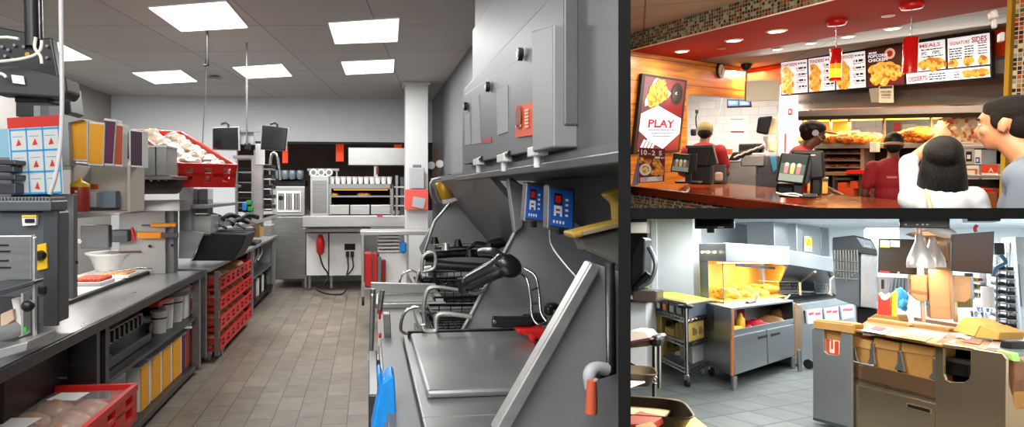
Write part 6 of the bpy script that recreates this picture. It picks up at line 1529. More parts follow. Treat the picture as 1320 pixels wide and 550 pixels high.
def figure(name, label, base, yaw, skin, shirt, pants, arms, s=1.0, head=(0, 0, 0), hunch=0, female=False, sleeves='short', hair=None, cap=None, legs=True, pose=None, extra=None, hands=((.4, False), (.4, False)), narrow=1.0, up=((0, 0, 1), (0, 0, 1)), waist=True):
    """standing figure in its own frame: faces -Y, feet at z=0, 1.72 tall"""
    t = thing(name, label, 'person', base, rz=yaw)
    Mr = rig(base, yaw, s) @ Matrix.Diagonal((narrow, 1, 1, 1))
    sh = .19 if not female else .165
    hipw = .105
    neck = V((0, -.02*hunch-.0, 1.46)); hc = V((0, -.03-.10*hunch, 1.60))
    Mh = Euler(head).to_matrix()
    b = MB(skin, Mr)
    head_shapes(b, hc, Mh, female)
    limb(b, [neck+V((0, .01, -.06)), hc+V((0, .01, -.06))], [.062, .052])
    # trunk
    def trunk(b, g=0):
        for z, rx, ry, yo in ((1.36, sh*.92, .10, .0), (1.26, sh*.88, .115, -.005), (1.14, .155, .105, 0), (1.03, .145, .10, 0), (.93, .165, .115, .01)):
            b.ell((0, yo-(z-.9)*.05*hunch, z), (rx+g, ry+g, .13), n=18, k=10)
        for sgn in (-1, 1): b.ell((sgn*sh*.93, -.02*hunch, 1.385), (.062+g, .06+g, .06+g), n=12, k=8)
    trunk(b)
    if legs:
        for sgn in (-1, 1): limb(b, [V((sgn*hipw, .0, .90)), V((sgn*hipw*1.05, -.01, .50)), V((sgn*hipw*1.05, .02, .08))], [.088, .058, .040]); b.ell((sgn*hipw*1.05, -.05, .035), (.045, .12, .035), n=12, k=8)
    joints = []
    for k, a in enumerate(arms):
        S, E, W = [V(q) for q in a]
        limb(b, [S, E, W], [.048, .038, .026]); joints.append((S, E, W))
        hand(b, W, (W-E), up[k], side=1 if k == 0 else -1, curl=hands[k][0], point=hands[k][1])
    bd = remesh(b, .0085 if s < 1.2 else .01, 3); bd.ml = [skin]; bd.build('body', t)
    eyes_b = eyes
    # shirt
    b = MB(shirt, Mr); trunk(b, .014)
    for (S, E, W) in joints:
        if sleeves == 'short': m_ = S.lerp(E, .62); limb(b, [S, m_], [.066, .062])
        else: limb(b, [S, E, E.lerp(W, .86 if sleeves == 'long' else .12)], [.064, .053, .044])
    b.cyl((0, -.01*hunch, 1.42), (0, -.02*hunch, 1.455), .075, .064, n=16)
    sb = remesh(b, .011, 3); sb.ml = [shirt]; sb.build('shirt', t)
    if legs:
        b = MB(pants, Mr)
        for sgn in (-1, 1): limb(b, [V((sgn*hipw*.9, .0, .92)), V((sgn*hipw*1.05, -.01, .50)), V((sgn*hipw*1.05, .02, .09))], [.118, .078, .065])
        b.ell((0, .01, .90), (.178, .130, .10), n=18, k=10); pb = remesh(b, .012, 3); pb.ml = [pants]; pb.build('trousers', t)
        b = MB(BLACK, Mr)
        for sgn in (-1, 1): b.ell((sgn*hipw*1.05, -.05, .04), (.052, .135, .042)); 
        b.build('shoes', t)
    # eyes
    class TT: pass
    for sgn in (-1, 1):
        e = MB(PAPER, Mr); e.ell(hc+Mh @ V((sgn*.030, -.077, .004)), (.011, .005, .005), M=Mh); e.build('eye', t)
        e = MB(BLACK, Mr); e.ell(hc+Mh @ V((sgn*.030, -.081, .004)), (.006, .003, .005), M=Mh); e.build('pupil', t)
        e = MB(HAIRD, Mr); e.tube([hc+Mh @ V((sgn*.014, -.088, .026)), hc+Mh @ V((sgn*.034, -.084, .031)), hc+Mh @ V((sgn*.048, -.074, .026))], .0035, n=6); e.build('eyebrow', t)
    if hair: hair(t, hc, Mh, Mr)
    if extra: extra(t, hc, Mh, Mr)
    return t
def short_hair(m, big=1.0, face_clear=True):
    def f(t, hc, Mh, Mr):
        b = MB(m, Mr)
        b.ell(hc+Mh @ V((0, .022, .042)), (.085*big, .096*big, .080*big), M=Mh, n=22, k=14)
        b.ell(hc+Mh @ V((0, .05, -.01)), (.074*big, .066*big, .075*big), M=Mh, n=20, k=12)
        o = remesh(b, .007, 3); o.ml = [m]; o.build('hair', t)
    return f
def F2(x, y, Y): p = P(x, y, Y=Y); return V((p.x, Y, 0))
red_shirt = mat('dark_red_shirt', '8a1420', .75, var=.1, vscale=10); bright_red = mat('bright_red_shirt', 'c8141a', .7)
blackp = mat('black_trousers', '141216', .8)
# worker 1 : far left, back to us, olive cap
def cap_olive(t, hc, Mh, Mr):
    b = MB(mat('olive_cap', '8a7f5a', .7), Mr); b.ell(hc+Mh @ V((0, .018, .045)), (.094, .110, .082), M=Mh, n=20); b.build('cap', t)
    b = MB(mat('olive_cap'), Mr) if False else MB(MATS['olive_cap'], Mr); b.ell(hc+Mh @ V((0, -.12, .045)), (.07, .07, .010), M=Mh); b.build('cap_brim', t)
def place(x, ytop, Y, height=1.72):
    """scale so that the crown shows at image row ytop"""
    p = P(x, ytop, Y=Y); return (p.x, Y, 0), p.z/height
bs, s_ = place(907, 158, 8.6)
figure('person', 'worker in a dark red shirt and olive cap at the far left, back turned', bs, PI, SKIN2, red_shirt, blackp,
       [[(-.19, 0, 1.38), (-.25, -.06, 1.12), (-.18, -.25, 1.04)], [(.19, 0, 1.38), (.26, -.06, 1.12), (.18, -.26, 1.04)]], s=s_, head=(.25, 0, 0), hunch=.8, hair=short_hair(HAIRD), extra=cap_olive)
def back_print(name, t, Mr, z, w, h, y=.155, n=1):
    b = MB(PAPER, Mr); b.box(-w/2, y, z, w/2, y+.004, z+h); b.build(name, t)
# worker 2 : visor, profile right
def visor(t, hc, Mh, Mr):
    b = MB(mat('black_cap', '141214', .6), Mr); b.ell(hc+Mh @ V((0, .02, .052)), (.092, .106, .072), M=Mh, n=20); b.ell(hc+Mh @ V((0, .07, .03)), (.07, .07, .07), M=Mh, n=16); b.build('cap', t)
    b = MB(mat('orange_visor', 'c8874a', .6), Mr); b.ell(hc+Mh @ V((0, -.115, .034)), (.068, .075, .012), M=Mh); b.build('visor_brim', t)
    b = MB(LGREY, Mr); b.cyl(hc+Mh @ V((.088, .01, -.0)), hc+Mh @ V((.10, .01, 0)), .028, n=16); b.cyl(hc+Mh @ V((-.088, .01, -.0)), hc+Mh @ V((-.10, .01, 0)), .028, n=16); b.tube([hc+Mh @ V((-.09, .01, 0)), hc+Mh @ V((-.05, -.07, -.05))], .005); b.build('headset', t)
bs, s_ = place(1030, 156, 7.2)
figure('person', 'worker in a bright red shirt, black cap and orange visor seen from the side', bs, PI/2+.2, SKIN2, bright_red, blackp,
       [[(-.18, 0, 1.38), (-.22, -.05, 1.12), (-.12, -.25, 1.02)], [(.18, 0, 1.38), (.2, -.1, 1.14), (.10, -.3, 1.05)]], s=s_, head=(.25, 0, 0), hunch=1.0, hair=short_hair(HAIRD, 1.02), extra=visor)
# worker 3 : middle, back to us
def cap3(t, hc, Mh, Mr):
    b = MB(MATS['black_cap'], Mr); b.ell(hc+Mh @ V((0, .02, .04)), (.09, .106, .085), M=Mh, n=20); b.build('cap', t)
    b = MB(mat('tan_band', 'b08a68', .6), Mr)
    b.lathe([(.086, -.012), (.094, -.014), (.094, .014), (.086, .014)], hc+Mh @ V((0, .02, .0)), M=Mh, n=28, sy=1.12); b.build('cap_band', t)
    b = MB(mat('cream_apron', 'b9a888', .8), Mr)
    b.lathe([(.176, .985), (.182, .99), (.182, 1.015), (.176, 1.02)], (0, .0, 0), n=28, sy=.80); b.build('apron_belt', t)
    b = MB(MATS['cream_apron'], Mr)
    for sg in (-1, 1): b.tube(bezier([(0, .155, 1.0), (sg*.03, .17, 1.02), (sg*.05, .165, .99), (0, .158, 1.0), (sg*.03, .16, .93), (sg*.035, .16, .87)], 4), .009)
    b.build('apron_bow', t)
    b = MB(mat('faint_print', 'c86a6a', .7), Mr); b.box(-.045, .118, 1.295, .045, .124, 1.315); b.build('shirt_print', t)
bs, s_ = place(1152, 171, 7.0)
figure('person', 'worker in dark red shirt, black cap and apron strings seen from behind in the middle', bs, PI-.1, SKIN2, red_shirt, blackp,
       [[(-.19, 0, 1.38), (-.25, -.04, 1.14), (-.22, -.26, 1.12)], [(.19, 0, 1.38), (.25, -.02, 1.14), (.22, -.24, 1.08)]], s=s_, head=(.2, 0, 0), hunch=.5, narrow=.86, hair=short_hair(HAIRB), extra=cap3)
# woman : white blouse, long black hair, arm raised
def long_hair(t, hc, Mh, Mr):
    b = MB(HAIRB, Mr)
    b.ell(hc+Mh @ V((0, .03, .035)), (.102, .112, .095), M=Mh, n=22, k=14)
    b.ell(hc+Mh @ V((0, .06, -.07)), (.108, .085, .12), M=Mh, n=22, k=14)
    b.ell(hc+Mh @ V((0, .075, -.16)), (.112, .066, .11), M=Mh, n=22, k=14)
    r = random.Random(4)
    for i in range(44):
        a = (i/43-.5)*2.9; x = math.sin(a)*.11; y = .05+math.cos(a)*.085
        e = hc+Mh @ V((x*.75, y*.7, .06)); m_ = hc+Mh @ V((x*1.02, y+.01, -.10)); f = hc+Mh @ V((x*1.1+r.uniform(-.02, .02), y+r.uniform(-.01, .03), -.235-r.uniform(0, .11)))
        pts = bezier([e, m_, f], 5); b.tube(pts, [.013]*(len(pts)-2)+[.008, .004], n=7)
    o = remesh(b, .006, 2); o.ml = [HAIRB]; o.build('hair', t)
    b = MB(mat('cream_strap', 'b5ab8e', .7), Mr); b.tube(bezier([(.09, .02, 1.46), (.095, .13, 1.36), (.06, .155, 1.2), (.04, .15, 1.0)], 5), [.012]*16, n=8); b.build('bag_strap', t)
blouse = mat('white_blouse', 'c4ccd2', .8, var=.04, bump=.25, bscale=9)
bs, s_ = place(1217, 176, 3.9, 1.715)
figure('person', 'woman with long black hair and white blouse raising her arm to point at the menu', bs, PI+.12, SKIN1, blouse, blackp,
       [[(-.17, 0, 1.37), (-.24, .04, 1.10), (-.12, -.16, 1.02)], [(.15, 0, 1.38), (.13, -.19, 1.57), (-.06, -.33, 1.70)]], s=s_, head=(-.25, 0, -.15), female=True, narrow=.84, sleeves='three', hair=long_hair, hands=((.4, False), (.9, True)), up=((0, 0, 1), (0, 1, .3)))
# man : grey-blue shirt, profile left
gshirt = mat('grey_blue_shirt', '67707f', .75, var=.06, bump=.25, bscale=8)
def man_hair(t, hc, Mh, Mr):
    b = MB(HAIRD, Mr)
    b.ell(hc+Mh @ V((0, .022, .050)), (.082, .096, .070), M=Mh, n=22, k=14)
    b.ell(hc+Mh @ V((0, .055, .0)), (.076, .060, .075), M=Mh, n=20, k=12)
    b.ell(hc+Mh @ V((0, -.022, .075)), (.058, .05, .034), M=Mh, n=18, k=10)
    for sg in (-1, 1): b.ell(hc+Mh @ V((sg*.072, -.012, .02)), (.012, .022, .04), M=Mh, n=12, k=8)
    o = remesh(b, .006, 3); o.ml = [HAIRD]; o.build('hair', t)
    b = MB(gshirt, Mr); b.lathe([(.078, 1.44), (.072, 1.50), (.066, 1.505), (.070, 1.44)], (0, .0, 0), n=24, sy=1.05); b.build('collar', t)
bs, s_ = place(1288, 117, 3.5, 1.735)
figure('person', 'man with short dark hair in a grey blue shirt looking left at the far right', (bs[0]+.17, bs[1], 0), -PI/2-.55, SKIN3, gshirt, mat('dark_jeans', '2a3040', .8),
       [[(-.20, 0, 1.38), (-.24, -.02, 1.10), (-.20, -.12, .86)], [(.20, 0, 1.38), (.25, -.02, 1.10), (.22, -.10, .86)]], s=s_, head=(.05, 0, .1), sleeves='long', hair=man_hair, hunch=1.2, narrow=.85)
# =====================================================================  BRIGHT KITCHEN (lower right)
R3 = Room(1.65, 1067, 332, .02, 1067)
use(R3, (807, None, 277, None))
def fz(x, y, z=0): p = P(x, y, Z=z); return V((p.x, p.y, 0))
def nrm(pl):   # unit normal of a plan line towards the viewer
    d = (pl[1]-pl[0]).normalized(); n = V((d.y, -d.x, 0)); return n if n.dot(pl[0]) < 0 else -n
def onp(pl, off): n = nrm(pl); return (pl[0]+n*off, pl[1]+n*off)
def quadp(pts, pl): return [P(x, y, pl=pl) for x, y in pts]
def pbox(b, pl, x0, y0, x1, y1, d, mt=None):   # box whose front lies on plan line pl and fills the image rectangle (mid-edges)
    ym, xm = (y0+y1)/2, (x0+x1)/2
    A, B = P(x0, ym, pl=pl), P(x1, ym, pl=pl); t_, u_ = P(xm, y0, pl=pl).z, P(xm, y1, pl=pl).z
    n = -nrm(pl)*d
    q = [V((A.x, A.y, 0)), V((B.x, B.y, 0))]; q += [q[1]+n, q[0]+n]
    return b.hexa([V((p.x, p.y, u_)) for p in q]+[V((p.x, p.y, t_)) for p in q], mt)
def ppoly(b, pl, pts, d, mt=None): return b.prism(quadp(pts, pl), tuple(-nrm(pl)*d), mt)
S3 = mat('bright_brushed_steel', 'a2a6a9', .34, .87, var=.03, vscale=1.5, stretch=(1, 1, 3))
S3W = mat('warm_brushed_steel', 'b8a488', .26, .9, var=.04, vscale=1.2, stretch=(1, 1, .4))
S3C = mat('copper_lit_steel', 'b08a68', .28, .85, var=.04, vscale=1.5, stretch=(1, 1, 8))  # steel copy with warm light put into the colour
S3D = mat('shaded_steel', '7e8286', .3, .85, var=.04, vscale=3, stretch=(1, 1, 8))  # steel copy with shade put into the colour
whw = mat('bluish_white_wall', 'f0f6f9', .55)
flo = cells('grey_quarry_tiles', ['494d49', '434744', '50544f', '464a45'], .42, .42, '24282a', axes='XY', gap=.06, rough=.6, rot=.52, blotch=6, coat=0)
struct('floor_3', MB(flo).box(-7, 1, -.05, 9, 17, 0))
struct('ceiling_3', MB(cells('white_ceiling_tiles', ['dde4e8', 'd8dfe4'], 1.2, 1.2, 'aeb6bc', axes='XY', gap=.03, rough=.8, rot=.5)).box(-8, 9.8, 2.32, 12, 18, 2.37))
plL = (at(835, 11.2), at(893, 10.9))
struct('column_4', MB(whw).lbox(plL, 834.5, 893.5, 0, 2.9, .25))
plB = (at(893, 9.6), at(1070, 12.5))
struct('wall_left_3', MB(mat('left_green_white', 'bcc8c4', .5)).lbox((at(780, 14), at(900, 14)), 780, 900, 0, 2.9, .1, e0=3))
struct('trim_6', MB(mat('doorway_dark_header', '6e6a60', .5)).lbox((at(800, 10), at(835, 10)), 800, 834, 1.98, 2.15, .2, e0=1))
struct('wall_right_3', MB(whw).lbox((at(1500, 3), at(1400, 15)), 1500, 1400, 0, 2.9, .1, e1=3, e0=3))
# left counter by the column with dark machine
solo('service_counter', MB(whw).lbox((at(800, 8.9), at(836, 8.9)), 795, 832, 0, .98, .8).lbox((at(800, 8.85), at(836, 8.85)), 795, 833, .98, 1.03, .9, S3), 'white service counter at the left edge behind the wire cart', 'counter', bev=.01)
t = thing('drink_machine', 'dark slanted machine with an open top at the left edge on the service counter', 'machine', P(825, 388, Y=8.7))
MB(mat('slate_machine', '33373c', .35, .3)).fpoly(((814, 330), (826, 305), (832, 308), (831, 345), (826, 372), (814, 378)), 8.6, .4).build('body', t, bev=.02)
MB(mat('machine_foot_brown', '5a4e48', .4)).fbox(815, 374, 847, 389, 8.55, .4).build('foot', t, bev=.02)
MB(mat('machine_rod', '8a9096', .3, .7)).tube(bezier([P(836, 318, Y=8.5), P(845, 340, Y=8.5), P(838, 362, Y=8.5), P(822, 370, Y=8.5)], 5), .03).build('arm', t)
MB(BLACK).tube([P(818, 372, Y=8.5), P(836, 352, Y=8.5)], .045).build('lever', t)
MB(PINK).fbox(824, 314, 838, 322, 10.5, .04).build('poster_card', t)
# ---- warmer cabinet A
FA, FB = fz(945, 503), fz(1015, 477.5)
plF = (FA, FB); dF = (FB-FA).normalized(); nF = nrm(plF)
sB = fz(922, 476, .15); sd = (sB-V((FA.x, FA.y, 0))).normalized()     # side direction, away left
struct('wall_back_3', MB(whw).lbox(onp(plF, -2.0), 880, 1100, 0, 2.9, .1, e0=1, e1=4))
struct('wall_far_3', MB(whw).lbox((at(1050, 17), at(1400, 17)), 1050, 1400, 0, 2.9, .1, e1=6))
# make the side run away square enough
DEP = 1.15
zt, zb_ = 1.03, .17
R_ = FA+dF*(P(1023, 400, pl=plF)-V((FA.x, FA.y, P(1023, 400, pl=plF).z))).length
def fr(x, y, off=0): return P(x, y, pl=onp(plF, off))
z_bin0, z_bin1 = fr(948, 431).z, fr(948, 396).z
t = thing('warming_cabinet', 'steel fry station cabinet with two doors, open bin and feet', 'cabinet', V((FA.x, FA.y, 0)))
bk_ = sd*DEP
def ftp(p, z): return V((p.x, p.y, z))
def block(b, p, q, dv, z0, z1, mt=None): 
    c = [p, q, q+dv, p+dv]; return b.hexa([ftp(v, z0) for v in c]+[ftp(v, z1) for v in c], mt)
b = MB(S3); block(b, FA+sd*.02, R_+sd*.02, bk_, zb_, z_bin0); b.build('lower_body', t, bev=.006)
b = MB(S3); block(b, FA, FA+dF*.03, bk_, z_bin0-.02, z_bin1-.03); b.build('side_panel', t, bev=.004)
b = MB(S3); block(b, R_-dF*.03, R_, bk_, z_bin0-.02, z_bin1-.03); b.build('side_panel', t, bev=.004)
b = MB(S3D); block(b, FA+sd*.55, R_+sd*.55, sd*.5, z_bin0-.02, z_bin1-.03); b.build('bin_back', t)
b = MB(S3); block(b, FA, R_, bk_, z_bin1-.03, z_bin1); b.build('worktop', t, bev=.006)
b = MB(S3); block(b, FA-dF*0, R_, sd*.02, z_bin0, z_bin0+.06); b.build('bin_lip', t, bev=.004)
L_ = (R_-FA).length
for i in range(2):
    a_ = FA+dF*(L_*(.02+.49*i)); c_ = FA+dF*(L_*(.02+.49*i+.47))
    b = MB(S3); block(b, a_+nF*.012, c_+nF*.012, -nF*.02, zb_+.02, z_bin0-.02); b.build('door', t, bev=.004)
for i in range(2):
    x0 = 977.5+16*i; b = MB(BLACK); ppoly(b, onp(plF, .016), ((x0, 433.5-3.4*i), (x0+12, 431-3.4*i), (x0+12, 434-3.4*i), (x0, 437-3.4*i)), .01); b.build('door_handle', t)
b = MB(S3)
for p in (FA+dF*.04, R_-dF*.12, FA+dF*.04+bk_*.9): 
    b = MB(S3); b.cyl(ftp(p, .03), ftp(p, zb_), .035); b.cyl(ftp(p, 0), ftp(p, .03), .025); b.build('leg', t)
solo('tan_edge_strip', MB(mat('rust_edge', 'a0603a', .5)).prism([fr(944, 484, .005), fr(946.5, 483, .005), fr(946.5, 398, .005), fr(944, 398, .005)], tuple(-nF*.02)), 'thin rust coloured strip down the corner of the warming cabinet', 'strip')
# contents of the bin
for i, (x, y, w, h, m, l) in enumerate(((955, 424, 7, 22, mat('mustard_bottle', 'd9a01e', .4), 'yellow sauce bottle at the left in the open bin'), (964, 428, 5, 14, mat('sauce_sachets', 'c8382a', .5), 'red sachets in the open bin'), (974, 422, 11, 11, mat('red_packet', 'c41e2e', .45), 'red packets in the middle of the open bin'))):
    p = fr(x, y, -.2)
    if i == 0:
        k = thing('sauce_bottle', l, 'bottle', p); MB(m).lathe([(.05, 0), (.055, .02), (.055, .14), (.03, .17)], p).build('bottle_body', k); MB(YELLOW).lathe([(.03, .17), (.028, .19), (.012, .22)], p).build('cap', k); MB(REDD).fbox(950, 398, 960, 412, p.y+.05, .05).build('label_card', k)
    else: solo('packet', MB(m).ell(p+V((0, 0, .05)), (.012*w, .1, .07 if i == 2 else .06), lump=.5, seed=i, n=16, k=10), l, 'packet')
solo('yellow_tub', MB(YELLOW).prism([fr(946.5, 432, -.02), fr(958, 430, -.02), fr(958, 420, -.02), fr(946.5, 421, -.02)], tuple(-nF*.1)), 'yellow tub at the left front of the open bin', 'tub', bev=.01)
brn = mat('kraft_bun_bag', 'b07a4a', .6, var=.15, vscale=12)
for i, (x, y, w) in enumerate(((993, 419, .19), (1010, 412, .24))):
    p = fr(x, y, -.25); solo('wrapped_loaf', MB(brn).ell(p+V((0, 0, .06)), (w, .14, .09 if i == 0 else .12), lump=.2, seed=i+3, n=18, k=12), ('smaller left' if i == 0 else 'larger right')+' brown wrapped loaf in the open bin', 'loaf', 'wrapped loaves')
# upper warmer
plU = onp(plF, -.30)
def fu(x, y, off=0): return P(x, y, pl=onp(plU, off))
UA = fu(932, 350); UA = V((UA.x, UA.y, 0)); UB = fu(1014, 345); UB = V((UB.x, UB.y, 0))
zh0, zh1 = fu(932.5, 337).z, fu(932.5, 313).z
sU = sd*.85
t = thing('fry_warmer', 'heated glass fronted fry warmer with steel hood glowing yellow on the cabinet', 'food warmer', ftp(UA, 1.03))
ov = nF*.05
b = MB(S3); block(b, UA+ov-dF*.02, UB+ov+dF*.02, sU-ov, zh0, zh1); b.build('hood', t, bev=.008)
b = MB(S3); block(b, UA+sU*.92, UA+sU, dF*.05, z_bin1, zh0); b.build('side_frame', t); b = MB(S3); block(b, UA+sU*.62, UA+sU*.98, dF*.02, z_bin1, zh0); b.build('side_panel', t)
for p in (UA, ): b = MB(S3D); block(b, p, p+dF*.02, sd*.02, z_bin1, zh0); b.build('glass_post', t)
gl = mat('warmer_glass', 'ffffff', .02, trans=1, ior=1.05)
wb = mat('warm_yellow_panel', 'e8c070', .35, .3)
b = MB(wb); block(b, UA+sU, UB+sU, sd*.02, z_bin1, zh0); b.build('back_panel', t)
b = MB(wb); b.prism([ftp(UB+sU*.9, z_bin1), ftp(UB+sU*.45, z_bin1), ftp(UB, zh0-.02), ftp(UB+sU*.9, zh0)], tuple(dF*.02)); b.build('end_panel', t)
b = MB(wb); block(b, UA+sU*.05+dF*.05, UB+sU*.05, sU*.9, z_bin1, z_bin1+.02); b.build('warm_tray', t)
b = MB(gl); block(b, UA+sU*.05, UA+sU*.62, dF*.006, z_bin1, zh0); b.build('side_glass', t)
b = MB(mat('lamp_tube_yellow', 'ffd070', .3, emit=7)); block(b, UA+sU*.3+dF*.1, UB+sU*.3-dF*.1, sd*.03, zh0-.03, zh0-.01); b.build('heating_element', t)
b = MB(IRON); ppoly(b, onp(plU, .06), ((949, 339), (999, 344), (999, 347), (949, 343)), .01); b.build('vent_slot', t)
for i, x in enumerate((906, 914.5, 923.5)):
    tt_ = .80-.27*i
    p = UA+ov*0+sU*tt_-dF*.03; b = MB(mat('lit_knob', 'ffe2a0', .3, emit=2)); b.cyl(ftp(p, zh0+(zh1-zh0)*.5), ftp(p-dF*.03, zh0+(zh1-zh0)*.5), .018); b.build('lit_knob', t)
for f_ in (.2, .5, .8): area('warmer_lamp', ftp(UA.lerp(UB, f_)+sU*.45, zh0-.05), .3, .3, 13, (1, .72, .34))
r = random.Random(2)
b = MB(spots('golden_fries_heap', 'f0b040', 'f8d070', 40, 'd08a2a'))
for i in range(46):
    p = UA.lerp(UB, r.uniform(.12, .92))+sU*r.uniform(.25, .85); b.ell(ftp(p, z_bin1+r.uniform(.03, .16)), (.09, .07, .05), lump=.5, seed=i, n=9, k=6)
o = solo('french_fries', b, 'golden fries and fried food heaped inside the glowing warmer', 'food'); o['kind'] = 'stuff'
k = thing('fry_scoop', 'black handled fry scoop resting on the warmer edge', 'scoop', fu(974, 393, .1))
MB(BLACK).tube([fu(972, 393, .15), fu(976, 381, .1)], .018).build('handle', k); MB(IRON).tube([fu(963, 391, .15), fu(972, 389, .15)], .03).build('scoop', k)
k = thing('fry_scoop', 'grey scoop at the right end of the warmer', 'scoop', fu(1012, 388, .1)); MB(GREY).tube([fu(1008, 390, .1), fu(1018, 380, .1)], [.03, .015]).build('handle', k)
# wall behind, top monitor & duct
t = thing('top_monitor', 'black monitor mounted high on the wall above the warmer', 'monitor', P(920, 296, Y=8.6))
MB(BLACK).fbox(895, 262, 946, 294.5, 8.6, .08).build('casing', t, bev=.01); MB(SCREEN).fbox(898, 262, 943, 291, 8.59, .01).build('screen', t); MB(BLACK).fbox(911, 294, 921, 300, 8.62, .05).build('mount', t, bev=.01); MB(WHITE).fbox(925, 292, 933, 293.2, 8.58, .01).build('white_mark', t)
plD = onp(plF, -1.0)
t = thing('flue_duct', 'tall shiny steel flue duct behind the fryers with a yellow sign', 'duct', P(1040, 330, pl=plD))
b = MB(S3); pbox(b, plD, 998, 262, 1028, 330, .5); b.build('duct_panel', t, bev=.01); b = MB(S3); pbox(b, onp(plD, .15), 1027, 262, 1057, 330, .6); b.build('duct_panel', t, bev=.01); b = MB(S3D); pbox(b, onp(plD, .1), 1058, 262, 1068, 330, .5); b.build('duct_panel', t, bev=.01)
t = thing('warning_sign', 'white warning sign with a yellow triangle on the steel flue', 'sign', P(1042, 323, pl=onp(plD, .17)))
q = quadp(((1037, 323.5), (1047.5, 324), (1047.5, 305), (1037, 304)), onp(plD, .17)); f = Face(*q, eps=.003)
b = MB(PAPER); f.slab(b, 0, 0, 1, 1, .006, PAPER); b.build('plate', t)
b = MB(BLACK); f.rect(b, .06, .04, .94, .08, BLACK); f.rect(b, .06, .93, .94, .97, BLACK); f.rect(b, .04, .04, .1, .97, BLACK); f.rect(b, .9, .04, .96, .97, BLACK); f.rect(b, .12, .36, .88, .9, mat('sign_yellow', 'e8d020', .5), 1); f.poly(b, [(.2, .42), (.8, .42), (.5, .84)], BLACK, 2); f.poly(b, [(.3, .47), (.7, .47), (.5, .75)], MATS['sign_yellow'], 3); f.rect(b, .46, .5, .54, .66, BLACK, 4); scribble(f, b, .2, .16, .8, .08, BLACK, 2, 1); b.build('print', t)
# ---- fryer unit B
plG = onp(plF, -.02)
t = thing('fryer_bank', 'steel fryer bank with three control panels right of the warmer', 'fryer', P(1060, 470, pl=plG))
def fg(x, y, off=0): return P(x, y, pl=onp(plG, off))
b = MB(S3); pbox(b, plG, 1031, 386, 1106, 395, .9); b.build('top_band', t, bev=.01)
b = MB(S3); ppoly(b, onp(plG, -.02), ((1031, 470), (1106, 440), (1106, 390), (1031, 396)), .8); b.build('body', t, bev=.006)
zfr = fg(1060, 386).z
b = MB(IRON); block(b, V((fg(1026, 386).x, fg(1026, 386).y, 0))-nF*.06, V((fg(1100, 384).x, fg(1100, 384).y, 0))-nF*.06, -nF*.7, zfr-.01, zfr+.006); b.build('oil_vats', t)
rdp = mat('red_digits', 'b03040', .4, emit=.6)
for i in range(3):
    x0, w_ = (1040, 21) if i == 0 else ((1063, 19) if i == 1 else (1084, 17)); yy = 399-2.6*i
    k = (x0, x0+w_)
    b = MB(mat('control_face_grey', 'c8ced2', .4)); ppoly(b, onp(plG, .02), ((x0+2, yy+19-.4*i), (x0+w_, yy+16-.6*i), (x0+w_-1, yy-2), (x0, yy+1)), .03); b.build('control_panel', t, bev=.006)
    b = MB(rdp)
    for x1 in (x0+3, x0+w_*.55): ppoly(b, onp(plG, .025), ((x1, yy+7), (x1+6, yy+6), (x1+6, yy+3), (x1, yy+4)), .006)
    b.build('red_display', t)
    b = MB(PAPER); ppoly(b, onp(plG, .024), ((x0+3, yy+15), (x0+w_-3, yy+12.5), (x0+w_-3, yy+9), (x0+3, yy+11)), .005); b.build('white_label', t)
MB(rdp).prism([fg(1100, 392, .02), fg(1105, 391, .02), fg(1105, 386, .02), fg(1100, 387, .02)], tuple(-nF*.01)).build('red_badge', t)
for x, y in ((1031, 478), (1058, 470)):
    p = fz(x, y); b = MB(S3); b.cyl(ftp(p, 0), ftp(p, .3), .03); b.build('leg', t)
p = fz(1043, 475); MB(IRON).cyl(ftp(p, .07)-dF*.03, ftp(p, .07)+dF*.03, .07).build('caster', t)
k = thing('hanging_cloth_panel', 'tan fold of paper hanging between warmer and fryers', 'panel', fg(1028, 440)); b = MB(mat('tan_steel_edge', '9a7a58', .4, .5)); ppoly(b, onp(plG, .01), ((1025, 470), (1034, 466), (1035, 396), (1025, 390)), .06); b.build('fold', k, bev=.01)
# canopy
t = thing('fryer_canopy', 'slanted steel canopy over the fryer bank', 'canopy', fg(1050, 350, -.2))
b = MB(S3); ppoly(b, onp(plG, .0), ((1017, 341), (1086, 352), (1087, 335), (1018, 322)), .25); b.build('front', t, bev=.006)
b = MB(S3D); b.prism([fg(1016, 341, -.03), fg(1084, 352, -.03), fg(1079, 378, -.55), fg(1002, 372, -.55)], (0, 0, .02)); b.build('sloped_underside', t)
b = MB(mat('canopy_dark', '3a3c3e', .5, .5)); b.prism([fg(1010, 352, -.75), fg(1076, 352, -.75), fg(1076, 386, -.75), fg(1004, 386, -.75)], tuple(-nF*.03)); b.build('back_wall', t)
for i in range(5):
    y = 350+i*6; MB(S3).prism([fg(1004, y, -.70), fg(1074, y, -.70), fg(1074, y+2, -.70), fg(1004, y+2, -.70)], tuple(-nF*.02)).build('louvre', t)
# fry baskets
wire = mat('basket_wire', '8a8880', .35, .9)
def fry_basket(x0, y0, x1, y1, hx, hy, lab, off=-.35):
    k = thing('fry_basket', lab, 'fry basket', fg((x0+x1)/2, y1, off), group='raised fry baskets')
    b = MB(wire); A, B, C, D = fg(x0, y0, off), fg(x1, y0, off), fg(x1-2, y1, off), fg(x0+2, y1, off); dd = -nF*.3
    for o_ in (V(), dd):
        b.tube([A+o_, B+o_, C+o_, D+o_, A+o_], .010, n=6)
        for j in range(1, 8): b.tube([(A.lerp(B, j/8))+o_, (D.lerp(C, j/8))+o_], .004, n=4)
        for j in range(1, 4): b.tube([(A.lerp(D, j/4))+o_, (B.lerp(C, j/4))+o_], .004, n=4)
    for c_ in (A, B, C, D): b.tube([c_, c_+dd], .008, n=5)
    b.build('basket', k)
    b = MB(mat('basket_handle_tan', 'c8b090', .35, .5)); b.tube([B, fg(hx, hy, off+.5)], .018, n=8); b.tube([C, B], .014, n=6); b.build('handle', k)
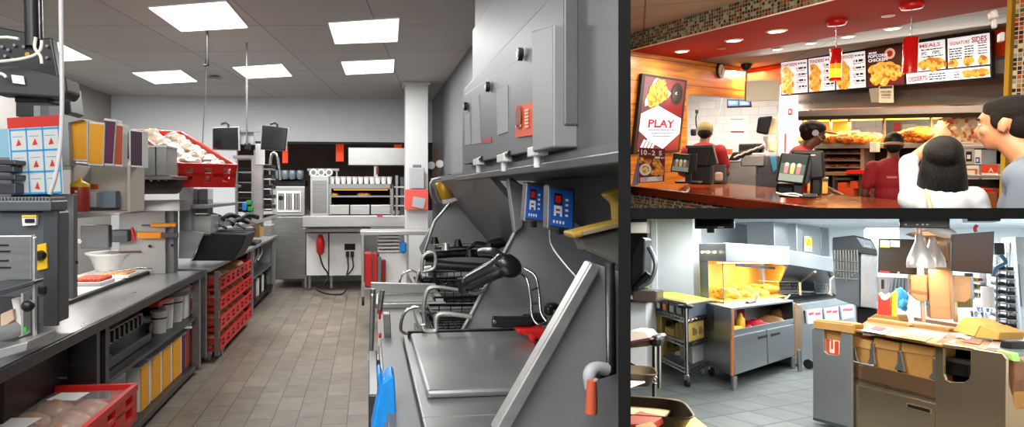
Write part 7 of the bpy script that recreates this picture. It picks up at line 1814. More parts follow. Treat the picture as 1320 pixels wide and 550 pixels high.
fry_basket(1004, 363, 1032, 378, 1051, 350, 'left raised fry basket with a tan handle under the canopy')
fry_basket(1049, 362, 1070, 378, 1080, 352, 'right raised fry basket under the canopy end', -.3)
for pts in (((1031, 364), (1032, 380)), ((1070, 378), (1070, 360), (1083, 351)), ((1068, 378), (1072, 380))): solo('basket_hook', MB(MATS['basket_handle_tan']).tube([fg(x, y, .05) for x, y in pts], .016, n=7), {1031: 'short pale hook under the left basket handle', 1070: 'long pale hook at the canopy end', 1068: 'tiny pale hook by the right basket'}[pts[0][0]], 'hook')
# ---- fridge C
t = thing('holding_fridge', 'tall steel fridge with a black sloped top and wire racks beside it', 'fridge', P(1110, 440, Y=10.2))
MB(mat('fridge_door_steel', 'c4cace', .25, .8, var=.08, vscale=1.5)).fpoly(((1109, 395), (1131, 398), (1132, 328), (1109, 326)), 10.0, .9).build('door', t, bev=.01)
MB(mat('fridge_side', '5e6468', .4, .6)).fpoly(((1078, 385), (1108, 395), (1108, 326), (1073, 322)), 10.02, .6).build('side', t, bev=.006)
MB(mat('fridge_top_black', '2c3036', .4)).fpoly(((1073, 322), (1131, 329), (1131, 323), (1123, 308), (1101, 303), (1073, 306)), 9.9, .7).build('top', t, bev=.01)
MB(LGREY).fpoly(((1113, 318), (1123, 320), (1123, 316), (1113, 314)), 9.88, .02).build('badge', t); MB(mat('fridge_top_panel', '7c8894', .25, .3)).fpoly(((1104, 306), (1122, 310), (1129, 321), (1112, 318)), 9.89, .02).build('slanted_panel', t)
for i in range(9): x = 1076+i*3.6; MB(wire).tube([P(x, 322, Y=9.85), P(x+.5, 322+40-abs(i-4)*3, Y=9.85)], .010, n=5).build('rack_wire', t)
for y in (335, 348, 358): MB(wire).tube([P(1074, y, Y=9.84), P(1106, y+2, Y=9.84)], .010, n=5).build('rack_wire', t)
b = MB(IRON); b.fbox(1105, 396, 1132, 420, 10.3, .5); solo('fridge_underparts', b, 'dark shadowed machinery under the steel fridge', 'machinery', bev=.02)
# right background: coving, cabinet boxes, light
solo('ceiling_cabinet', MB(mat('pale_blue_cabinet', 'cdd6da', .5)).fbox(1117, 294, 1160, 330, 11.5, .6), 'pale cabinet under the ceiling behind the left screen', 'cabinet', bev=.01)
lm3 = mat('lit_ceiling_strip', 'ffffff', .5, emit=5)
for i, (q, l) in enumerate(((((1290, 296), (1330, 294), (1330, 299), (1289, 301)), 'long lit ceiling strip at the far right'),)):
    p = [P(x, y, Z=2.88) for x, y in q]; solo('ceiling_light', MB(lm3).prism(p, (0, 0, .02)), l, 'ceiling light')
# ---- front station
SA = fz(1048, 541); SB_ = P(1206, 508, pl=None, Z=.45) if False else None
VPl = CUR[0].ray(440, 321); VPl = V((VPl.x, VPl.y, 0)).normalized()
plS = (SA, SA-VPl)         # runs to the right, towards the viewer
dS = -VPl; nS = nrm(plS)
sdS = None
def fs(x, y, off=0): return P(x, y, pl=onp(plS, off))
backd = CUR[0].ray(1500, 345); backd = V((backd.x, backd.y, 0)).normalized()
def sp_(x, y=450, off=0): p = fs(x, y, off); return V((p.x, p.y, 0))
t = thing('bagging_station', 'big brushed steel bagging station with bag slots and a drawer', 'bagging station', SA)
ztop = fs(1100, 425).z
zlip = fs(1150, 470).z
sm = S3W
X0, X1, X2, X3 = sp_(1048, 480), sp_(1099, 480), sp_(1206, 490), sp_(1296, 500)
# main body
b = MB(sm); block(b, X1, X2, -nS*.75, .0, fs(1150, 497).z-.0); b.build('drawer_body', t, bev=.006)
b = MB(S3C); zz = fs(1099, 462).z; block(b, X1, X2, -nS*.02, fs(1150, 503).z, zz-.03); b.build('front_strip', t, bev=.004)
b = MB(sm); ppoly(b, onp(plS, .015), ((1099, 494), (1205, 520), (1205, 600), (1099, 600)), .02); b.build('drawer_front', t, bev=.006)
b = MB(mat('slot_steel', 'c0a878', .3, .8)); ppoly(b, onp(plS, .022), ((1168, 525), (1200, 534), (1200, 527), (1168, 518.5)), .01); b.build('handle_plate', t)
b = MB(BLACK); ppoly(b, onp(plS, .026), ((1170, 524), (1198, 531.5), (1198, 527.5), (1170, 520.5)), .01); b.build('drawer_handle', t)
# forks between the bags
for pts in (((1099, 464), (1106, 466), (1103, 458), (1101, 445), (1099, 442)), ((1118, 467), (1128, 470), (1126, 455), (1126, 442), (1122, 442), (1122, 458)), ((1152, 475), (1166, 479), (1163, 463), (1161, 452), (1158, 452), (1157, 467)), ((1196, 486), (1206, 489), (1206, 462), (1203, 460), (1203, 478))):
    b = MB(S3); ppoly(b, onp(plS, .0), pts, .02); b.build('slot_prong', t, bev=.004)
b = MB(IRON); block(b, X1-nS*.3, X2-nS*.3, -nS*.3, fs(1150, 500).z, ztop-.1); b.build('slot_back', t)
# top surface
topz = fs(1206, 440).z
b = MB(mat('station_top_tan', '9a7040', .35, .3, var=.1)); 
tq = [P(1100, 424, Z=topz), P(1214, 444, Z=topz), P(1248, 430, Z=topz), P(1120, 411, Z=topz)]
b.prism([V((p.x, p.y, topz-.02)) for p in tq], (0, 0, .02)); b.build('top_plate', t, bev=.004)
b = MB(S3W); tq2 = [P(1206, 441, Z=topz), P(1285, 452, Z=topz), P(1296, 440, Z=topz), P(1222, 429, Z=topz)]; b.prism([V((p.x, p.y, topz-.03)) for p in tq2], (0, 0, .03)); b.build('top_plate', t, bev=.004)
for q, m_, nm in ((((1150, 433), (1192, 440), (1204, 434), (1164, 427)), mat('tray_rim_tan', 'caa070', .4), 'inset_tray'), (((1110, 426), (1140, 431), (1152, 424), (1124, 420)), PAPER, 'paper_sheet'), (((1120, 424), (1136, 427), (1144, 423), (1128, 420.5)), mat('red_print', 'a02a30', .6), 'red_print'), (((1240, 440), (1262, 444), (1268, 438), (1246, 435)), mat('dark_tray', '6a5040', .5), 'dark_inset'), (((1232, 434), (1250, 437), (1252, 434), (1236, 431.5)), PAPER, 'white_slip'), (((1272, 448), (1290, 450), (1296, 438), (1282, 436)), S3, 'bright_plate')):
    pz = topz+.004*(1 if nm not in ('red_print', 'white_slip') else 2); p = [P(x, y, Z=pz) for x, y in q]; MB(m_).prism(p, (0, 0, .003)).build(nm, t)
b = MB(mat('inset_brown', '9a6a48', .5)); p = [P(x, y, Z=topz+.008) for x, y in ((1158, 433), (1188, 438), (1197, 434), (1168, 429))]; b.prism(p, (0, 0, .003)); b.build('inset_floor', t)
# right cabinet with cut-out
pr_ = [(1206, 600), (1205, 447), (1208, 441), (1214, 442.5), (1216, 450), (1216, 482), (1219, 489), (1226, 492), (1243, 492), (1249, 488), (1251, 480), (1251, 451), (1255, 449), (1292, 455), (1297, 462), (1296, 600)]
b = MB(S3W); ppoly(b, onp(plS, .03), pr_, .025); b.build('right_front', t, bev=.004)
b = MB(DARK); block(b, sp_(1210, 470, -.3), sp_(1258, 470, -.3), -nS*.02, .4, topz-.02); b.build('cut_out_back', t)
b = MB(IRON); ppoly(b, onp(plS, -.12), ((1218, 482), (1250, 487), (1250, 470), (1218, 462)), .15); b.build('dark_insert', t, bev=.01); b = MB(mat('dark_insert_lip', '4a4a4a', .4, .4)); ppoly(b, onp(plS, -.10), ((1217, 464), (1250, 471), (1250, 466), (1217, 460)), .1); b.build('insert_lip', t)
b = MB(S3W); block(b, X3+nS*.0, X3-dS*.02, -nS*.75, 0, topz-.03); b.build('end_side', t)
# bag box at left
t = thing('bag_bin', 'tall narrow grey steel bag bin with a cut-out at the front', 'bag bin', SA)
b = MB(mat('bin_pale_steel', 'a3a6a8', .42, .7, var=.05)); ppoly(b, onp(plS, .05), ((1048, 538), (1098, 552), (1098, 432), (1096, 427), (1084, 427), (1083, 455), (1080, 458), (1066, 456), (1062, 452), (1061, 424), (1057, 421), (1050, 421), (1048, 424)), .02); b.build('front', t, bev=.003)
b = MB(MATS['bin_pale_steel']); block(b, sp_(1048.5, 480, .04), sp_(1051, 480, .04), -nS*.4, .05, fs(1050, 424).z); b.build('side_panel', t)
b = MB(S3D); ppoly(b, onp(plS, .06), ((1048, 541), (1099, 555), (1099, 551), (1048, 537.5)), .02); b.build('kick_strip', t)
krf = mat('kraft_paper_bag', 'a0743a', .7, var=.08, vscale=10, bump=.3, bscale=16)
k = thing('paper_bag_stack', 'brown paper bags with red letters standing in the narrow bag bin', 'paper bag', sp_(1070, 440, -.05))
b = MB(krf); ppoly(b, onp(plS, .01), ((1050, 450), (1098, 462), (1098, 427), (1100, 418), (1096, 416), (1051, 411), (1049, 416)), .12); b.build('bag', k, bev=.01)
b = MB(krf); b.prism([fs(1048.5, 413, .05), fs(1099, 419, .05), fs(1100, 430, .06), (fs(1084, 428, .06)), fs(1084, 427, .06), fs(1049, 423, .06)], tuple(-nS*.03)); b.build('folded_top', k, bev=.006)
q = [fs(1060, 457, .02), fs(1083, 461, .02), fs(1083, 438, .02), fs(1060, 434, .02)]; f = Face(*q, eps=.004)
b = MB(PAPER); f.rect(b, .0, .0, 1, .95, mat('bag_white_print', 'e0d4c4', .7), 1)
rl = mat('letter_red', 'c8401e', .6)
f.rect(b, .02, .30, .16, .95, rl, 2); f.rect(b, .26, .28, .44, .95, rl, 2); f.rect(b, .26, .95, .5, .85, rl, 2); f.poly(b, [(.26, .28), (.44, .28), (.50, .14), (.38, .10)], rl, 2); f.rect(b, .42, .06, .82, .2, rl, 2); f.rect(b, .74, .10, .95, .9, rl, 2); f.rect(b, .54, .42, .64, .95, rl, 2); b.build('red_letters', k)
# bags in the slots
for i, (x0, x1, yt, yb, l) in enumerate(((1101, 1121, 433, 465, 'leftmost brown paper bag in the steel bag slots'), (1126, 1157, 435, 474, 'middle brown paper bag in the slots with green tucked behind'), (1162, 1202, 441, 484, 'rightmost and largest brown paper bag in the slots'))):
    k = thing('paper_bag', l, 'paper bag', sp_((x0+x1)/2, yb, -.1), group='paper bags in the slots')
    sl = .14
    b = MB(krf); ppoly(b, onp(plS, -.03), ((x0, yb), (x1, yb+(x1-x0)*.22), (x1, yt+9), (x0, yt+4)), .2); b.build('bag_front', k, bev=.006)
    b = MB(mat('kraft_light', 'b0854a', .7, bump=.3, bscale=14)); ppoly(b, onp(plS, -.02), ((x0-.5, yt+12), (x1+1, yt+18), (x1+2, yt+7), (x0+.5, yt)), .21); b.build('folded_top', k, bev=.004)
solo('green_leaf_card', MB(mat('green_card', '7ab83a', .6)).prism([fs(1122, 436, -.25), fs(1160, 441, -.25), fs(1160, 437, -.25), (fs(1123, 432, -.25))], tuple(-nS*.03)), 'strip of green card tucked behind the middle bag', 'card')
solo('red_card', MB(mat('red_card', 'c83428', .6)).prism([fs(1102, 434, -.25), fs(1122, 437, -.25), fs(1122, 433, -.25), fs(1103, 430, -.25)], tuple(-nS*.03)), 'strip of red card tucked behind the leftmost bag', 'card')
# lying bags behind on top
for i, (pts, off, l) in enumerate(((((1115, 420), (1170, 427), (1172, 419), (1166, 416), (1118, 409)), -.75, 'long folded brown bag lying behind the station top at left'), (((1170, 426), (1222, 433), (1224, 424), (1218, 421), (1174, 416)), -.8, 'second folded brown bag lying behind the station top'), (((1118, 410), (1160, 415), (1157, 405), (1128, 404)), -1.0, 'tan folded flap behind the long brown bag'))):
    b = MB(krf); ppoly(b, onp(plS, off), pts, .12); solo('folded_bag', b, l, 'paper bag', 'folded bags behind the station', bev=.012)
t = thing('cardboard_carton', 'two tan cardboard cartons leaning at the right end of the station top', 'carton', sp_(1260, 430, -.5))
b = MB(mat('carton_tan', 'b8904e', .7)); ppoly(b, onp(plS, -.55), ((1228, 426), (1256, 434), (1264, 419), (1241, 408.5)), .25); b.build('carton', t, bev=.008)
b = MB(mat('carton_tan_shade', 'a88040', .7)); ppoly(b, onp(plS, -.52), ((1256, 435), (1286, 438), (1289, 428), (1265, 418)), .25); b.build('carton', t, bev=.008)  # darker copy of the carton tan, shade put into the colour
t = thing('hanging_wrappers', 'brown and green wrappers hanging at the right side of the station', 'wrappers', sp_(1303, 520, .0))
b = MB(mat('deep_brown_bag', '6e4a2e', .6, bump=.4, bscale=12, var=.2)); ppoly(b, onp(plS, -.05), ((1293, 458), (1308, 466), (1309, 490), (1304, 512), (1294, 508)), .1); b.build('brown_wrapper', t, bev=.01)
b = MB(krf); ppoly(b, onp(plS, -.06), ((1295, 508), (1308, 504), (1306, 545), (1298, 548), (1294, 530)), .1); b.build('paper_wrapper', t, bev=.01); b = MB(mat('leaf_green', '8ab060', .6)); ppoly(b, onp(plS, -.02), ((1283, 450), (1304, 455), (1307, 466), (1290, 460)), .06); b.build('green_wrapper', t, bev=.006)
b = MB(IRON); ppoly(b, onp(plS, -.2), ((1288, 448), (1304, 450), (1303, 440), (1290, 438)), .15); b.build('dark_bin', t, bev=.006)
# ---- steel tower with screens and heat lamps
YT = 7.2
t = thing('steel_tower', 'copper lit steel tower standing behind the bagging station', 'tower', P(1225, 415, Y=YT))
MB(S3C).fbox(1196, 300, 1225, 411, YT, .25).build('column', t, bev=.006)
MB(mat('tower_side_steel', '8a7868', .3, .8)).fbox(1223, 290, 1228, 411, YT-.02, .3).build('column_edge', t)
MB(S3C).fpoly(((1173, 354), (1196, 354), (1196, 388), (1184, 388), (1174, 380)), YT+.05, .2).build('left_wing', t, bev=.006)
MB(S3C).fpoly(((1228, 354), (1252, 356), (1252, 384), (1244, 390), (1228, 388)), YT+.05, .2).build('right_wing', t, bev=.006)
for x in (1190, 1232): MB(S3W).fbox(x-2, 386, x+2.5, 415, YT+.1, .08).build('leg', t)
MB(mat('slot_brown', '5a4030', .5)).fpoly(((1173, 376), (1196, 380), (1196, 376), (1174, 373)), YT+.04, .01).build('slot', t)
MB(mat('tower_top_copper', 'c08a60', .35, .7)).fpoly(((1172, 300), (1200, 296), (1222, 298), (1222, 304), (1184, 304)), YT-.3, .4).build('top_shelf', t, bev=.006)
def lamp(x, yb, w, h, lab, Y, first=None):
    p = P(x, yb, Y=Y); r_ = w/800*Y; H = h/800*Y
    k = thing('heat_lamp', lab, 'heat lamp', p, group='hanging bell heat lamps')
    MB(mat('lamp_satin_metal', 'd8d0c8', .3, .55)).lathe([(r_, 0), (r_*1.03, H*.10), (r_*.95, H*.28), (r_*.62, H*.55), (r_*.34, H*.78), (r_*.26, H*1.0), (r_*.2, H*1.02)], p, n=28).build('lamp_shade', k)
    MB(mat('lamp_neck_tan', 'c8a488', .4, .5)).cyl(p+V((0, 0, H*1.0)), p+V((0, 0, H*1.18)), r_*.22).build('neck', k)
    MB(mat('lamp_glow', 'ffd9a0', .3, emit=5)).lathe([(r_*.9, .004), (r_*.5, .012)], p, n=24).build('bulb', k)
    area('heat_lamp_light', p+V((0, 0, -.02)), r_*1.2, r_*1.2, 9, (1, .62, .32), shape='DISK')
lamp(1187, 345, 11.5, 34, 'front left bell heat lamp hanging before the steel tower', YT-.35)
lamp(1204, 344, 9.5, 32, 'rear right bell heat lamp partly behind the front one', YT-.15)
solo('white_dome', MB(WHITE).ell(P(1212, 298, Y=YT-.25), (.12, .12, .05), M=Euler((0, .3, 0)).to_matrix()), 'white oval dome on top of the steel tower', 'dome')
# screens
def screen(pts, Y, name, lab, notes=False, glow=False):
    q = quad_at(pts, Y=Y) if not callable(Y) else None
    c = sum(q, V())/4; k = thing(name, lab, 'monitor', c)
    MB(BLACK).prism(q, (0, .07, 0)).build('casing', k, bev=.006)
    s = [c+(a-c)*.93+V((0, -.006, 0)) for a in q]; m_ = mat('screen_bronze', '2a160c', .4, spec=.3) if glow else mat('screen_brown_black', '2a2018', .3)  # bronze reflection put into the screen's base colour
    MB(m_).prism(s, (0, .01, 0)).build('screen', k); return k, q
k, q = screen(((1132, 351), (1182, 354), (1182, 308.5), (1133, 307)), 7.8, 'wide_monitor', 'left wide monitor with two stuck notes behind the heat lamps')
for x, m_ in ((1135, mat('note_cream', 'd8d0a8', .6)), (1148, mat('note_grey', 'b8b8b0', .6))): 
    MB(m_).fpoly(((x, 318), (x+12, 318.5), (x+12, 310), (x, 309.5)), 7.78, .01).build('stuck_note', k)
MB(mat('note_yellow', 'd8c020', .6)).fpoly(((1135, 318.5), (1147, 319), (1147, 317.5), (1135, 317)), 7.77, .01).build('yellow_stripe', k)
MB(rdp).fpoly(((1134, 350), (1147, 351), (1147, 349.6), (1134, 348.6)), 7.77, .01).build('red_label', k); MB(S3).fbox(1157, 350, 1160, 353, 7.76, .02).build('lock', k)
k, q = screen(((1226.5, 349), (1279.5, 353), (1282, 298), (1227, 302)), 6.6, 'tilted_monitor', 'right monitor with bronze reflection beside the steel tower', glow=True)
MB(BLACK).fbox(1244, 352, 1254, 356, 6.65, .05).build('mount', k)
k, q = screen(((1160, 293), (1224, 294), (1225, 268), (1159, 266)), 6.8, 'upper_monitor', 'dark monitor cut off at the top above the heat lamps')
b = MB(WHITE)
for x in (1166, 1181, 1188, 1194): b.fbox(x, 288.5, x+3, 290, 6.78, .005)
b.build('indicator_marks', k)
solo('ceiling_speaker', MB(BLACK).fbox(1247, 270, 1290, 285, 8.0, .3), 'black box at the top edge above the right monitor', 'box', bev=.01)
solo('red_cable_mount', MB(RED).tube(bezier([P(1258, 299, Y=6.7), P(1257, 294, Y=6.7), P(1260, 290, Y=6.7)], 4), .012), 'short red cable on top of the right monitor', 'cable')
# island counter behind
IZ = .93
t = thing('island_counter', 'long grey steel island counter behind the tower', 'counter', P(1220, 400, Z=IZ))
q = [P(x, y, Z=IZ) for x, y in ((1140, 417), (1170, 384), (1300, 396), (1285, 432))]; q = [P(1128, 420, Z=IZ), P(1160, 394, Z=IZ), P(1196, 388, Z=IZ), P(1258, 388, Z=IZ), P(1290, 412, Z=IZ), P(1276, 432, Z=IZ)]
MB(mat('bluish_steel_top', '9aa6ae', .22, .85, var=.15, vscale=5)).prism([V((p.x, p.y, IZ-.04)) for p in q], (0, 0, .04)).build('worktop', t, bev=.006)
MB(mat('tower_base_brown', '8a6448', .3, .6)).prism([V((p.x, p.y, IZ+.002)) for p in [P(1178, 412, Z=IZ), P(1240, 422, Z=IZ), P(1246, 408, Z=IZ), P(1186, 402, Z=IZ)]], (0, 0, .03)).build('warm_plate', t)
MB(S3D).prism([V((p.x*.99, p.y, 0)) for p in q], (0, 0, IZ-.05)).build('body', t)
# red fries box
t = thing('fries_carton', 'tall red carton with a white scooped top and yellow side behind the station', 'carton', P(1142, 404, Y=7.0))
MB(mat('bright_red_card', 'd8281c', .5)).fpoly(((1132, 405), (1148, 407), (1148, 382), (1144, 386), (1140, 387), (1136, 385), (1133, 379)), 7.0, .12).build('red_front', t, bev=.003); MB(PAPER).fpoly(((1133, 379), (1136, 385), (1140, 387), (1144, 386), (1148, 382), (1147, 378), (1142, 381), (1137, 377)), 7.02, .1).build('white_top', t, bev=.003)
MB(mat('carton_yellow', 'f0b41c', .5)).fpoly(((1149, 407), (1156, 408), (1157, 378), (1155, 375), (1150, 379)), 7.02, .12).build('yellow_side', t, bev=.003)
MB(BLACK).tube([P(1138, 372, Y=7.1), P(1138, 360, Y=7.1)], .012).build('straw', t)
solo('blue_glove_box', MB(mat('light_blue_glove', '4aa8dc', .6)).ell(P(1161, 384, Y=8.4), (.06, .08, .10), lump=.5, seed=3).ell(P(1164, 392, Y=8.35), (.04, .06, .07), lump=.5, seed=5), 'light blue gloves beside the yellow carton', 'gloves')
solo('white_panel_back', MB(S3).fbox(1132, 356, 1170, 392, 9.0, .3), 'pale steel unit seen under the left monitor', 'unit', bev=.01)
for i in range(5): solo('wire_grille', MB(S3D).tube([P(1152+i*4, 358, Y=8.8), P(1148+i*5, 376, Y=8.8)], .02), ['leftmost', 'second', 'middle', 'fourth', 'rightmost'][i]+' slanted grille bar under the left monitor', 'grille bar', 'grille bars')
# jars and shelf on island's right
t = thing('supply_shelf', 'small pale shelf of yellow and red packets under the right monitor', 'shelf', P(1266, 385, Y=8.6))
for y in (356, 366, 376): MB(S3).fbox(1254, y+6, 1272, y+8, 8.6, .3).build('shelf_board', t)
for x in (1254, 1271): MB(S3).fbox(x, 352, x+1.5, 386, 8.6, .3).build('post', t)
for i, (x, y, m_) in enumerate(((1256, 357, YELLOW), (1262, 358, REDD), (1257, 366, YELLOW), (1264, 367, RED), (1256, 377, YELLOW), (1265, 378, AMBER))):
    solo('supply_packet', MB(m_).fbox(x, y, x+5, y+5.5, 8.65, .15), ['upper yellow', 'upper dark red', 'middle yellow', 'middle red', 'lower yellow', 'lower amber'][i]+' packet on the small supply shelf', 'packet', 'supply packets', bev=.01)
k = thing('paper_roll', 'white paper roll standing on the island counter under the right monitor', 'roll', P(1274, 395, Y=8.0)); p = P(1274, 396, Y=8.0)
MB(WHITE).lathe([(.05, 0), (.052, .1), (.05, .2)], p).build('roll', k); MB(IRON).lathe([(.02, .2), (.02, .205)], p).build('core', k)
r = random.Random(8)
b = MB(mat('olive_utensils', '8a8250', .5, .3))
for i in range(10): x = 1236+i*1.8; b.tube([P(x, 396, Y=8.1), P(x+r.uniform(-3, 3), 384, Y=8.1)], .012, n=5)
o = solo('utensil_bundle', b, 'bundle of olive utensils on the island counter', 'utensils'); o['kind'] = 'stuff'
for i, (x, y) in enumerate(((1264, 402), (1256, 408), (1270, 410), (1276, 404))):
    p = P(x, y, Z=IZ+.01); solo('steel_cup', MB(CHROME).lathe([(.03, 0), (.04, .07), (.042, .075), (.036, .075)], p), ['left rear', 'left front', 'right front', 'right rear'][i]+' small steel cup on the island counter', 'cup', 'steel cups on the island')
# tray tower right
t = thing('tray_tower', 'tall wire tower of dark trays at the far right', 'rack', P(1300, 432, Y=8.6))
for x in (1287, 1300, 1311): MB(CHROME).tube([P(x, 312, Y=8.6), P(x-(1311-x)*.03, 430, Y=8.6)], .018).build('post', t)
for i in range(9):
    for j in range(2):
        x0 = 1286+j*12; y = 342+i*10.5+(2 if j else 0)
        b = MB(BLACK); b.fbox(x0, y, x0+11, y+5, 8.55, .35); b.build('tray', t, bev=.015)
    MB(CHROME).tube([P(1285, 348+i*10.5, Y=8.5), P(1312, 350+i*10.5, Y=8.5)], .008, n=5).build('rail', t)
solo('router_box', MB(mat('router_dark', '22262a', .4)).fbox(1282, 313, 1295, 328, 8.3, .1).tube(bezier([P(1290, 328, Y=8.2), P(1296, 338, Y=8.2), P(1284, 345, Y=8.2), P(1280, 356, Y=8.2)], 5), .018, mt=mat('teal_cable', '3a6a8a', .4)), 'dark box with blue cables right of the right monitor', 'box')
solo('tall_white_fridge', MB(mat('white_blue_fridge', 'd4dfe4', .35)).fbox(1313, 305, 1340, 430, 8.4, .6).fbox(1314.5, 340, 1316, 395, 8.36, .04, S3D), 'tall white door at the right edge of the bright kitchen', 'fridge', bev=.01)
# ---- wire cart left
cz = [0.30, .62, .93]
CA, CB_, CC = fz(886, 498), fz(917, 484), fz(837, 471)
CA.z = CB_.z = CC.z = 0
CD = CB_+(CC-CA)
cy_ = [CA, CB_, CD, CC]
t = thing('wire_cart', 'chrome wire shelf cart on casters left of the warming cabinet', 'wire cart', CA)
ztopc = P(886, 392, pl=(CA, CB_)).z
za, zb2, zc = P(886, 407, pl=(CA, CB_)).z-.03, P(886, 440, pl=(CA, CB_)).z-.02, P(886, 476, pl=(CA, CB_)).z
for p in cy_:
    b = MB(CHROME); b.cyl(ftp(p, .14), ftp(p, ztopc), .024, n=12)
    for j in range(int((ztopc-.14)/.05)): b.cyl(ftp(p, .15+j*.05), ftp(p, .165+j*.05), .0275, n=12)
    b.build('post', t)
    b = MB(BLACKR); b.cyl(ftp(p, .07)-V((.02, .01, 0)), ftp(p, .07)+V((.02, .01, 0)), .07, n=20); b.build('caster_wheel', t)
    b = MB(CHROME); b.box(p.x-.035, p.y-.04, .08, p.x+.035, p.y+.04, .15); b.build('caster_fork', t, bev=.01)
def wshelf(z, name='wire_shelf'):
    b = MB(CHROME); c = [ftp(p, z) for p in cy_]
    for dz in (0, -.05): b.tube([c[0]+V((0, 0, dz)), c[1]+V((0, 0, dz)), c[2]+V((0, 0, dz)), c[3]+V((0, 0, dz)), c[0]+V((0, 0, dz))], .010, n=6)
    for e in range(4):
        A, B = c[e], c[(e+1) % 4]; n_ = 12 if e % 2 else 7
        for j in range(n_): b.tube([A.lerp(B, j/n_), A.lerp(B, (j+.5)/n_)+V((0, 0, -.05)), A.lerp(B, (j+1)/n_)], .006, n=4)
    for j in range(1, 24): b.tube([c[0].lerp(c[3], j/24), c[1].lerp(c[2], j/24)], .005, n=4)
    b.build(name, t)
for z in (za, zb2, zc): wshelf(z)
b = MB(mat('cart_board_tan', 'c0b070', .4)); c = [ftp(p, ztopc) for p in cy_]; cen = sum(c, V())/4; b.prism([cen+(p-cen)*1.08 for p in c], (0, 0, .03)); b.build('top_board', t, bev=.01)
b = MB(BLACK)
for p in (CA, CB_): b = MB(BLACK); b.box(p.x-.09, p.y-.07, ztopc-.045, p.x+.09, p.y+.07, ztopc+.0); b.build('corner_bracket', t, bev=.02)
solo('lime_sheet', MB(mat('lime_sheet', 'c8d83a', .5)).prism([cen+(p-cen)*.9+V((0, 0, .032)) for p in c], (0, 0, .006)), 'lime yellow sheet lying on top of the wire cart', 'sheet')
nC = nrm((CA, CC))
def cpt(f, g, z): q = CA.lerp(CC, f)+(CB_-CA)*g; return ftp(q, z)
tubm = mat('dark_blue_tub', '3a4a58', .4); r = random.Random(1)
for i in range(5):
    f0 = .08+.18*i; k = thing('divider_tub', ['nearest', 'second', 'third', 'fourth', 'farthest'][i]+' dark blue tub with white labels on the upper cart shelf', 'tub', cpt(f0, .5, za), group='dark blue tubs')
    b = MB(tubm); b.hexa([cpt(f0, .02, za), cpt(f0+.15, .02, za), cpt(f0+.15, .8, za), cpt(f0, .8, za), cpt(f0-.01, .0, za+.17), cpt(f0+.16, .0, za+.17), cpt(f0+.16, .85, za+.19), cpt(f0-.01, .85, za+.19)]); b.build('tub', k, bev=.006)
    b = MB([PAPER, PAPER, mat('label_orange', 'e0681a', .5), PAPER, PAPER][i]); b.hexa([cpt(f0+.03, -.03, za+.04), cpt(f0+.12, -.03, za+.04), cpt(f0+.12, .0, za+.04), cpt(f0+.03, .0, za+.04), cpt(f0+.03, -.04, za+.12), cpt(f0+.12, -.04, za+.12), cpt(f0+.12, 0, za+.12), cpt(f0+.03, 0, za+.12)]); b.build('label', k)
k = thing('grey_bin', 'grey plastic bin at the right end of the upper cart shelf', 'bin', cpt(.05, .5, za)); b = MB(mat('slate_bin', '5a6470', .4)); b.hexa([cpt(-.0, .1, za), cpt(.06, .1, za), cpt(.06, .9, za), cpt(0, .9, za), cpt(-.02, .08, za+.2), cpt(.07, .08, za+.2), cpt(.07, .95, za+.2), cpt(-.02, .95, za+.2)]); b.build('bin', k, bev=.006)
crdm = mat('olive_cardboard', 'b09a52', .65, var=.12, vscale=8)
for i, (f0, f1, g0, g1, z, h, l) in enumerate(((.02, .12, .1, .75, zb2, .24, 'olive cardboard cup carrier standing at the right of the middle cart shelf'), (.14, .22, .1, .75, zb2, .22, 'second cup carrier beside the first on the middle cart shelf'), (.24, .32, .1, .75, zb2, .2, 'third cup carrier on the middle cart shelf'), (.36, .6, .1, .8, zb2, .10, 'low cup carrier lying in the middle of the cart shelf'), (.66, .95, .05, .8, zb2, .24, 'tall cup carrier stack at the left of the middle cart shelf'), (.66, .95, .05, .8, zc, .28, 'cardboard stack low at the left of the cart'))):
    k = thing('cup_carrier', l, 'cup carrier', cpt(f0, .4, z), group='cardboard cup carriers')
    b = MB(crdm); b.hexa([cpt(f0, g0, z), cpt(f1, g0, z), cpt(f1, g1, z), cpt(f0, g1, z), cpt(f0, g0, z+h), cpt(f1, g0, z+h), cpt(f1, g1, z+h), cpt(f0, g1, z+h)]); b.build('carrier', k, bev=.012)
    b = MB(mat('carrier_hole', '5a4a26', .8))
    for j in (.3, .7):
        c0_ = cpt(f0-.012, g0+(g1-g0)*j, z+h*.5); b.cyl(c0_, c0_+(CC-CA).normalized()*.03, min(.05, h*.3), n=14)
    b.build('round_hole', k)
k = thing('yellow_pliers', 'bright yellow clip hanging on the right post of the cart', 'clip', ftp(CB_, .7)); b = MB(mat('clip_yellow', 'f0c020', .4)); p = P(917.5, 436, pl=(CA, CB_)); b.box(p.x-.04, p.y-.05, p.z-.02, p.x+.03, p.y-.02, p.z+.16); b.build('clip_body', k, bev=.015)
solo('white_cart_box', MB(LGREY).hexa([cpt(.1, .4, zc), cpt(.4, .4, zc), cpt(.4, .9, zc), cpt(.1, .9, zc), cpt(.1, .4, zc+.2), cpt(.4, .4, zc+.2), cpt(.4, .9, zc+.2), cpt(.1, .9, zc+.2)]), 'pale box at the back of the lowest cart shelf', 'box', bev=.006)
